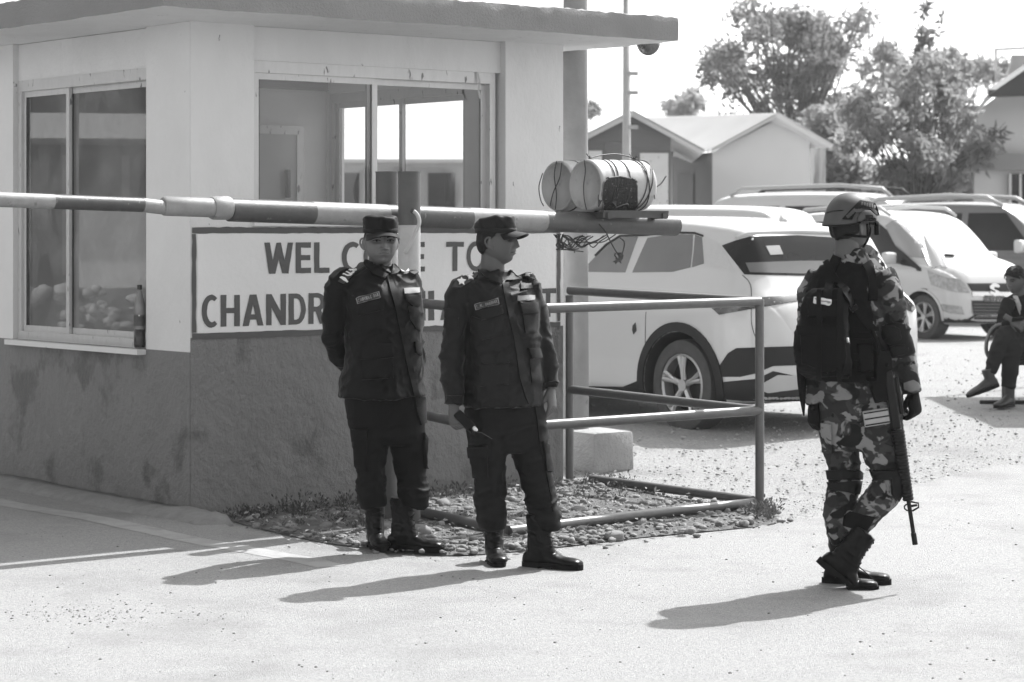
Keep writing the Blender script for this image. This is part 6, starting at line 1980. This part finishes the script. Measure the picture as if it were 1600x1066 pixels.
# fingerless glove over the right hand, left glove
for h_, nm in ((gr, 'glove'), (glh, 'glove')):
    vs, fs = h_
    wr = vs
    Mh = hand_matrix(P(1427, 614, Y3 - .01), (.12, .05, -1), (.75, -.65, 0)) if h_ is gr else hand_matrix(P(1272, 632, Y3), (.0, .1, -1), (-.9, -.4, 0))
    inv = Mh.inverted(); cc_ = sum(vs, Vector()) / len(vs)
    loc_ = [inv @ q for q in vs]
    nv_ = [Vector() for _ in vs]
    for f in fs:
        n_ = (vs[f[1]] - vs[f[0]]).cross(vs[f[2]] - vs[f[0]])
        for i in f: nv_[i] += n_
    keep = [q.z > -.125 for q in loc_]
    f2 = [f for f in fs if all(keep[i] for i in f)]
    us = sorted(set(i for f in f2 for i in f)); ix = {u: k for k, u in enumerate(us)}
    mk(nm, [vs[u] + nv_[u].normalized() * .0035 for u in us], [tuple(ix[i] for i in f) for f in f2], m_vest, o3)
# helmet
n, k_ = 64, 18
rings = []
for j in range(k_):
    ring = []
    for i in range(n):
        q = 2 * math.pi * i / n
        sx, sy = math.sin(q), math.cos(q)
        rim = .012 - .012 * sy * (-1 if sy < 0 else .3) + .020 * math.exp(-(sy / .45) ** 2)
        a = math.pi / 2 * j / (k_ - 1)
        z = rim + (.152 - rim) * math.sin(a)
        ca = math.cos(a) ** .82 if j < k_ - 1 else .02
        fl_ = 1.03 - .03 * min(1, j / 3)
        ring.append(Vector((.116 * sx * ca * fl_, (.128 * sy - .004) * ca * fl_, z)))
    rings.append(ring)
v, f = loft(rings, False, True)
helm = mk('helmet', [M @ q for q in v], f, m_helm, o3)
rim_ = [M @ q for q in rings[0]]
MB().add(tube(rim_ + [rim_[0]], .0045, 8)).mk('helmet_rim', m_pad, helm)
hs = Surf(helm)
patch('helmet_rail', hs, [(1316, 343), (1330, 327), (1343, 314), (1362, 317), (1371, 326), (1373, 337), (1366, 335), (1358, 327), (1346, 325), (1336, 334), (1331, 344)], m_pad, helm, off=.007, step=3, Yd=Y3)
for k in range(7):
    x, y = 1322 + k * 3.2, 338 - k * 3.0 + (0.25 * k * k if k > 3 else 0)
    patch('rail_slot', hs, [(x, y), (x + 3, y - 2.5), (x + 6, y + 1.5), (x + 3, y + 4)], m_helm, helm, off=.010, step=2, Yd=Y3)
for k in range(6):
    x = 1345 + k * 3.6
    patch('rail_slot', hs, [(x, 317 + k * .9), (x + 2.2, 317.4 + k * .9), (x + 2.0, 322 + k * .9), (x - .2, 321.6 + k * .9)], m_helm, helm, off=.010, step=2, Yd=Y3)
patch('ear_cover', hs, [(1338, 350), (1341, 337), (1349, 330), (1358, 330), (1365, 337), (1368, 349)], m_helm, helm, off=.010, step=3, Yd=Y3, puff=.002)
patch('rail_knob', hs, [(1350, 337), (1360, 337), (1361, 344), (1351, 344)], m_pad, helm, off=.016, step=2, Yd=Y3)
patch('helmet_band', hs, ribbon(None, [(1289, 333), (1302, 330), (1318, 329)], .5), m_pad, helm, off=.003, step=3, Yd=Y3)
# padding, nape strap, chin strap
bs = Surf(body3)
hr_ = [c for c in o3.children if c.name.startswith('hair')][0]
bh = Surf([body3, hr_])
patch('nape_pad', bh, [(1292, 348), (1312, 346), (1340, 350), (1342, 358), (1318, 366), (1312, 374), (1300, 372), (1296, 360)], m_pad, helm, off=.012, step=3, Yd=Y3, blur=3)
for pts_ in ([(1308, 368), (1322, 367), (1340, 369), (1354, 370)], [(1354, 350), (1355, 360), (1355, 371), (1358, 384), (1356, 397)], [(1366, 349), (1362, 362), (1360, 375), (1358, 390)]):
    q = [bh.hit(x, y, Y3) for x, y in [(float(a), float(b)) for a, b in catmull(pts_, 4)]]
    MB().add(tube([l + n_ * .003 for l, n_ in q], .0055, 8)).mk('chin_strap', m_vest, helm)
MB().add(tube([P(1354, 398, Y3 + .0), P(1360, 400, Y3 + .05), P(1364, 392, Y3 + .1)], .007, 8)).mk('chin_cup', m_vest, helm)
MB().add(box(P(1369, 358, Y3 + .06), .022, .05, .06, None, .01)).mk('headset', m_pad, helm)
# vest and pack
vt = [torso([(1334, 596, -.0, 63, .70, -22), (1328, 560, -.0, 63, .74, -22), (1324, 520, -.0, 60, .76, -22), (1318, 480, -.0, 57, .76, -22), (1318, 450, -.0, 55, .74, -22), (1322, 428, -.0, 49, .72, -22), (1326, 412, -.0, 37, .80, -22), (1328, 402, .0, 27, .9, -22)], Y3)]
co, fc, no = fuse(vt, .010, 4)
co = folds(co, no, .008, 9, 33, (1, 1, 1.5), .3)
vest = mk('vest', [Vector(q) for q in co], fc, m_vest, o3)
pkk = [torso([(1294, 588, -.20, 36, .7, -14), (1288, 575, -.23, 41, .8, -14), (1285, 545, -.24, 42, .85, -14), (1284, 518, -.235, 40, .82, -14), (1288, 505, -.225, 37, .75, -14), (1288, 480, -.215, 37, .72, -14), (1292, 460, -.20, 33, .62, -14), (1296, 450, -.18, 26, .5, -14)], Y3, ex=3.2)]
co, fc, no = fuse(pkk, .009, 5)
co = folds(co, no, .010, 9, 34, (1, 1, 1.3), .2)
pack = mk('backpack', [Vector(q) for q in co], fc, m_vest, o3)
ps, vs_ = Surf(pack), Surf([vest, pack, shirt3])
pk = dict(off=.010, step=4, Yd=Y3, blur=3)
patch('pack_pocket', ps, [(1252, 518), (1318, 522), (1322, 566), (1296, 582), (1254, 568)], m_vest, pack, puff=.012, **pk)
patch('pack_flap', ps, [(1249, 513), (1317, 516), (1318, 529), (1252, 526)], m_vest, pack, **dict(pk, off=.024))
patch('pack_pocket', ps, [(1262, 466), (1314, 470), (1314, 498), (1264, 497)], m_vest, pack, puff=.008, **pk)
patch('flag_patch', ps, [(1272, 467), (1300, 472), (1299, 480), (1271, 475.5)], m_insig, pack, off=.022, step=3, Yd=Y3)
patch('flag_stripe', ps, [(1273, 471), (1298, 475.4), (1298, 476.8), (1273, 472.6)], m_tagw, pack, off=.025, step=3, Yd=Y3)
MB().add(tube([P(1324, 528, Y3 - .33), P(1326, 538, Y3 - .33)], .006, 8)).mk('zip_pull', m_insig, pack)
for x in (1278, 1308):
    patch('pack_strap', ps, [(x, 458), (x + 7, 458), (x + 6, 586), (x - 1, 586)], m_vest, pack, **dict(pk, off=.032))
patch('side_strap', vs_, ribbon(None, [(1320, 590), (1320, 560), (1318, 535)], 5), m_vest, vest, **dict(pk, off=.016))
def strap(name, pts_, w, parent, off=.012, m=m_vest):
    q = ribbon(None, [(float(a), float(b)) for a, b in catmull(pts_, 4)], w)
    return patch(name, vs_, q, m, parent, off=off, step=3.5, Yd=Y3, blur=3)
sl_ = strap('sling', [(1292, 412), (1306, 436), (1322, 462), (1338, 484), (1350, 500), (1362, 514)], 5.0, vest, .02)
patch('buckle', vs_, [(1327, 481), (1337, 474), (1342, 481), (1332, 489)], m_gun, vest, off=.03, step=3, Yd=Y3)
strap('shoulder_strap', [(1310, 402), (1302, 420), (1296, 445), (1292, 470)], 6, vest, .014)
strap('shoulder_strap', [(1352, 412), (1358, 422), (1363, 440), (1364, 470)], 7, vest, .014)
for y in (515, 532, 549, 566): strap('webbing', [(1334, y), (1352, y + 1), (1372, y - 1)], 3.4, vest, .010)
for pl in ([(1340, 536), (1362, 535), (1364, 580), (1342, 584)], [(1364, 548), (1386, 546), (1390, 596), (1366, 600)], [(1352, 590), (1384, 590), (1386, 624), (1366, 628)]):
    patch('pouch', vs_, pl, m_vest, vest, off=.02, step=4, Yd=Y3, puff=.012, blur=2)
# hanging strap ends and pouch at the left hip
MB().add(tube([P(x, y, Y3 - .05) for x, y in ((1250, 548), (1251, 575), (1253, 600), (1254, 622), (1256, 650))], [.014, .02, .02, .014, .004], 8)).mk('strap_end', m_vest, pack)
MB().add(tube([P(x, y, Y3 - .02) for x, y in ((1268, 632), (1272, 640))], .012, 10)).mk('pull_knob', m_vest, vest)
ss3 = Surf(shirt3)
e_ = patch('elbow_pad', ss3, [(1378, 509), (1394, 503), (1411, 505), (1421, 528), (1427, 550), (1412, 558), (1394, 558), (1383, 534)], m_pad, o3, off=.014, step=3.5, Yd=Y3, puff=.006, blur=3)
patch('pad_cap', ss3, [(1392 + 15 * math.cos(a), 522 + 15 * math.sin(a)) for a in [2 * math.pi * k / 18 for k in range(18)]], m_pad, e_, off=.026, step=3, Yd=Y3, puff=.005)
patch('pad_cap', ss3, [(1404 + 14 * math.cos(a), 546 + 9 * math.sin(a)) for a in [2 * math.pi * k / 18 for k in range(18)]], m_pad, e_, off=.024, step=3, Yd=Y3, puff=.004)
ts3 = Surf(trou3)
for pl in ([(1294, 735), (1345, 735), (1344, 750), (1296, 750)], [(1295, 754), (1344, 752), (1340, 772), (1300, 766)], [(1356, 735), (1412, 734), (1412, 748), (1362, 752)], [(1392, 745), (1412, 745), (1413, 764), (1402, 782), (1392, 772)]):
    patch('knee_pad', ts3, pl, m_pad, o3, off=.014, step=4, Yd=Y3, blur=2, puff=.004)
patch('trouser_blouse', ts3, [(1318, 806), (1330, 800), (1366, 808), (1354, 828), (1316, 822)], m_trou, o3, off=.008, step=4, Yd=Y3, blur=2)
patch('cargo_pocket', ts3, [(1285, 660), (1300, 662), (1302, 706), (1288, 706)], m_camo, o3, off=.014, step=4, Yd=Y3, blur=2, puff=.006)
make_boot(o3, G(1312, 915) + Vector((.0, .05, 0)), 78, top=.25, sc=.98)
make_boot(o3, P(1366, 922, Y3 - .06) + Vector((-.235, .0, -.004)), 84, pitch=40, top=.25, lean=(0, -.06))
# rifle hanging muzzle down
ra, rb = P(1389, 585, Y3 - .155), P(1430, 851, Y3 - .13)
rifle = thing('rifle', 'black assault rifle hanging muzzle down at the soldier right side', 'rifle', rb)
zx = (rb - ra).normalized(); RL = (rb - ra).length
yx = (Vector((0, -1, 0)) - zx * Vector((0, -1, 0)).dot(zx)).normalized(); xx = yx.cross(zx)      # xx to photo left/right
if xx.x > 0: xx = -xx                                                                             # xx = towards the magazine (photo left)
def rp_(t, s=0, d=0): return ra + zx * (t * RL) + xx * s + yx * d
MB().add(box(rp_(.15, .004), .040, .032, RL * .34, (xx, yx, zx), .008)).mk('receiver', m_gun, rifle)
MB().add(box(rp_(-.19, .012, -.06), .045, .03, RL * .28, (xx, yx, zx), .01)).mk('stock', m_pad, rifle)
hg = MB()
rings = []
for k in range(41):
    t = .33 + .41 * k / 40
    r = .0305 - .006 * (k / 40) + (.0018 if k % 2 else -.0018)
    rings.append([rp_(t, r * math.cos(a), r * math.sin(a)) for a in [2 * math.pi * i / 16 for i in range(16)]])
hg.add(loft(rings)).mk('handguard', m_gun, rifle, smooth='auto')
MB().add(tube([rp_(.74), rp_(.93), rp_(.932), rp_(1.0)], [.0095, .0095, .0125, .0125], 12)).mk('barrel', m_gun, rifle, smooth='auto')
MB().add(box(rp_(.775, -.02), .03, .008, .010, (xx, yx, zx))).add(tube([rp_(.75, -.01), rp_(.765, -.042), rp_(.79, -.04), rp_(.805, -.01)], .0045, 6)).add(tube([rp_(.76, .01), rp_(.77, .022), rp_(.785, .022), rp_(.80, .01)], .004, 6)).mk('front_sight', m_gun, rifle)
mg = MB().add(box(rp_(.235, .085), .115, .022, .072, (xx, yx, zx), .006)).mk('magazine', m_mag, rifle)
for k in range(3): MB().add(box(rp_(.20 + .035 * k, .085, .011), .11, .004, .006, (xx, yx, zx))).mk('magazine_rib', m_gun, mg, smooth=False)
MB().add(box(rp_(.03, .055), .09, .026, .04, (xx, yx, zx + xx * -.3), .01)).mk('pistol_grip', m_pad, rifle)
MB().add(box(rp_(.13, -.03), .018, .018, RL * .22, (xx, yx, zx), .006)).mk('carry_handle', m_gun, rifle)
MB().add(tube([Vector(q) for q in catmull([tuple(p) for p in (rp_(-.05, .0, .01), rp_(-.09, .03, .0), P(1372, 540, Y3 - .2), P(1362, 514, Y3 - .19))], 5)], .009, 8)).mk('sling', m_vest, rifle)
# ================================================================== man sitting on a chair at the right edge
Y4 = 19.9
zg4 = gz(4.2, Y4)
o4 = thing('person', 'man in dark jacket sitting cross-legged on a chair at the right edge, looking down', 'person', P(1578, 640, Y4))
m_suit = mat('dark_suit', .010, .85, var=.2, vs=8, spec=.2)
m_suit2 = mat('dark_suit_trousers', .014, .85, var=.2, vs=8, spec=.2)
m_shirt = mat('pale_shirt', .5, .8)
m_shoe = mat('dark_shoe', .03, .6, var=.2, vs=9)
co, fc, no = fuse([torso([(1612, 548, .1, 34, .7, -40), (1610, 520, .08, 33, .7, -40), (1604, 495, .03, 32, .66, -40), (1600, 475, .0, 31, .58, -40), (1600, 464, .0, 22, .6, -40), (1600, 458, .0, 14, .7, -40)], Y4),
                   limb([(1578, 470, -.10, 11, .055), (1570, 490, -.14, 10.5, .055), (1566, 508, -.18, 9.5, .05), (1572, 507, -.26, 8, .042), (1580, 500, -.32, 7, .035)], Y4),
                   limb([(1622, 470, .1, 12, .055), (1630, 495, .1, 11, .055), (1618, 510, -.05, 9, .05), (1600, 504, -.22, 7, .035)], Y4)], .012, 4)
co = folds(co, no, .012, 6, 41)
jk4 = mk('jacket', [Vector(q) for q in co], fc, m_suit, o4)
co, fc, no = fuse([torso([(1614, 560, .12, 33, .75, -40), (1612, 540, .1, 34, .75, -40)], Y4),
                   limb([(1612, 545, .05, 19, .09), (1590, 530, -.15, 17, .085), (1572, 523, -.32, 15.5, .075), (1562, 540, -.36, 13, .065), (1553, 565, -.38, 11, .055), (1547, 584, -.39, 9, .045)], Y4),
                   limb([(1618, 550, -.0, 19, .09), (1600, 545, -.2, 17, .085), (1584, 542, -.34, 16, .078), (1580, 565, -.34, 14.5, .07), (1577, 590, -.33, 13, .062), (1575, 606, -.33, 12, .06)], Y4)], .012, 4)
co = folds(co, no, .012, 6, 42, (.8, .8, 2))
tr4 = mk('trousers', [Vector(q) for q in co], fc, m_suit2, o4)
M = face_matrix(P(1587, 438, Y4 - .05), -52, -12, 0)
h1 = hand(hand_matrix(P(1580, 500, Y4 - .32), (.8, -.3, -.5), (-.3, -.7, .5)), {'curl': (30, 30, 32, 34)}, .95)
h2 = hand(hand_matrix(P(1601, 504, Y4 - .22), (-.8, -.5, -.3), (.2, -.7, .5)), {'curl': (30, 30, 32, 34)}, .95)
b4 = make_head(o4, M, mat('skin_in_shade', .07, .5, var=.12, vs=14), full=.8, hair='full', extra=[h1, h2] + core(Y4, (1598, 458, -.02), [[(1578, 470, -.10), (1570, 490, -.14), (1566, 508, -.18), (1580, 500, -.32)], [(1622, 470, .1), (1630, 495, .1), (1618, 510, -.05), (1601, 504, -.22)]]))
s4 = Surf(jk4)
patch('shirt_front', s4, [(1583, 463), (1590, 462), (1596, 478), (1594, 492)], m_shirt, o4, off=.008, step=3, Yd=Y4)
def shoe(heel, yaw, pitch):
    fw = Vector((math.sin(R(yaw)), -math.cos(R(yaw)), 0))
    M3 = Matrix((Vector((-math.cos(R(yaw)), -math.sin(R(yaw)), 0)), fw, ZA)).transposed().to_4x4()
    Mx = Matrix.Translation(heel) @ M3 @ Matrix.Rotation(R(pitch), 4, 'X')
    n = 16; rings = []
    for y, w, h in ((-.07, .02, .05), (-.06, .034, .085), (-.01, .038, .10), (.04, .04, .095), (.10, .046, .07), (.16, .05, .055), (.20, .042, .042), (.22, .02, .03)):
        rings.append([Vector((w * math.cos(a), y, .012 + (h - .012) * (.5 + .5 * math.sin(a)))) for a in [2 * math.pi * k / n for k in range(n)]])
    ank = loft([[Vector((r * math.cos(a), -.015 + r * 1.1 * math.sin(a), z)) for a in [2 * math.pi * k / n for k in range(n)]] for z, r in ((.03, .04), (.10, .042), (.17, .045))])
    c_, f_, n_ = fuse([loft(rings), ank], .006, 3)
    s = mk('shoe', [Mx @ Vector(q) for q in c_], f_, m_shoe, o4)
    out = [(.05 * abs(math.cos(a)) ** .7 * (1 if math.cos(a) > 0 else -1), .075 + .15 * math.sin(a)) for a in [2 * math.pi * k / 30 for k in range(30)]]
    MB().add(loft([[Vector((x, y, z)) for x, y in out] for z in (0, .026)])).xf(Mx).mk('sole', m_sole, s, smooth='auto')
shoe(P(1549, 608, Y4 - .39), -78, -18)
shoe(P(1576, 636, Y4 - .32), -40, 0)
ph_ = P(1590, 499, Y4 - .38)
tag(mk('mobile_phone', *box(ph_, .10, .012, .06, (Vector((.95, .1, .1)).normalized(), Vector((0, .5, .86)), Vector((-.1, -.86, .5)).normalized()), .008), m_pad, None, loc=ph_), 'dark mobile phone held by the seated man', 'phone')
# his chair
ch = thing('metal_chair', 'chair with curved metal arm under the seated man', 'chair', P(1600, 640, Y4))
m_ch = mat('chair_metal', .12, .35, metal=.6)
for dx, dy in ((0, -.25), (60, .3)):
    MB().add(tube([Vector(q) for q in catmull([tuple(P(x + dx, y, Y4 + dy)) for x, y in ((1546, 560), (1541, 548), (1543, 528), (1552, 513), (1566, 507), (1600, 506), (1640, 506))], 5)], .016, 10)).mk('arm', m_ch, ch)
MB().add(box(P(1618, 564, Y4 + .05), .62, .5, .05, None, .02)).mk('seat', m_clad, ch)
MB().add(box(P(1655, 510, Y4 + .1), .05, .5, .6, None, .02)).mk('backrest', m_clad, ch)
for x, d in ((1568, .25), (1568, .0), (1650, -.2), (1650, .3)):
    p = P(x, 562, Y4 + d); q = Vector((p.x, p.y, gz(p.x, p.y)))
    MB().add(cyl(q, p, .016, n=10)).mk('leg', m_ch, ch)
MB().add(box(P(1592, 630, Y4 + .15), .66, .06, .05, None, .01)).mk('base_bar', m_clad, ch)
# ================================================================== plastic bottle on the window sill of the booth
bb_ = BW(-.012, lb(221, 0.0), lz(221, 545, 0.0))
bt = thing('plastic_bottle', 'clear plastic drink bottle with dark cap and label on the left window sill', 'bottle', bb_)
m_pet = mat('clear_bottle', .16, .12, spec=.7, var=.3, vs=9)
bp = bb_ + Vector((0, 0, .005)) 
hB_ = .372
def prof(rows, n=24): return loft([[bp + Vector((r * math.cos(a), r * math.sin(a), z)) for a in [2 * math.pi * k / n for k in range(n)]] for z, r in rows])
MB().add(prof([(0, .024), (.004, .031), (.02, .034), (.05, .033), (.12, .034), (.20, .034), (.24, .033), (.28, .027), (.31, .018), (.335, .013), (.35, .0125)])).mk('shell', m_pet, bt)
MB().add(prof([(.343, .0145), (.368, .0145), (.37, .013)])).mk('cap', m_dark, bt, smooth='auto')
MB().add(prof([(.13, .0348), (.195, .0348)])).mk('wrapper', mat('bottle_label', .05, .4, c2=.6, thr=(32, .62, .65, 1)), bt, smooth='auto')
MB().add(prof([(.004, .0312), (.02, .0343), (.05, .0333), (.11, .0342), (.111, .02)])).mk('drink', mat('dark_drink', .03, .2), bt)
MB().add(bb(-.06, .03, B1 - .0, B2, ZLW0 - .035, ZLW0 - .004)).mk('sill', m_white, booth, smooth=False)
# ================================================================== unseen tarpaulin shelter, added so that its shade falls on the seated man
sh0 = Vector((6.4, 21.0, gz(6.4, 21.0)))
shl = thing('shelter', 'unseen tarpaulin shelter added beyond the right edge to shade the seated man', 'shelter', sh0)
m_tarp = mat('tarpaulin', .18, .7, var=.2, vs=3)
v, f = [], []
for j in range(9):
    for i in range(9):
        x = 5.0 + 3.2 * i / 8; y = 19.4 + 3.2 * j / 8
        v.append((x, y, 2.85 - .12 * math.sin(math.pi * i / 8) * math.sin(math.pi * j / 8) - .03 * math.sin(i * 2.1 + j)))
for j in range(8):
    for i in range(8):
        a = j * 9 + i; f.append((a, a + 1, a + 10, a + 9))
k = len(v)
v += [(q[0], q[1], q[2] - .02) for q in v]
f += [tuple(k + i for i in reversed(q)) for q in f]
mk('roof_sheet', v, f, m_tarp, shl)
for x, y in ((5.05, 19.5), (8.1, 19.5), (5.05, 22.5), (8.1, 22.5)):
    MB().add(cyl(Vector((x, y, gz(x, y) - .05)), Vector((x, y, 2.86)), .03, n=10)).mk('post', m_bark, shl)
# ================================================================== hazy air
hz = mk('haze', *box((0, 300, 5.6), 1400, 2100, 15.0), None, None, smooth=False)
m = bpy.data.materials.new('hazy_air'); m.use_nodes = True
t = m.node_tree
for q in list(t.nodes):
    if q.type != 'OUTPUT_MATERIAL': t.nodes.remove(q)
pv = t.nodes.new('ShaderNodeVolumePrincipled')
pv.inputs['Color'].default_value = (.95, .95, .95, 1)
pv.inputs['Density'].default_value = .0006
pv.inputs['Anisotropy'].default_value = .3
t.links.new(pv.outputs[0], [q for q in t.nodes if q.type == 'OUTPUT_MATERIAL'][0].inputs['Volume'])
hz.data.materials.clear(); hz.data.materials.append(m)
tag(hz, 'thin pale haze hanging over the whole car park', 'haze', kind='stuff')
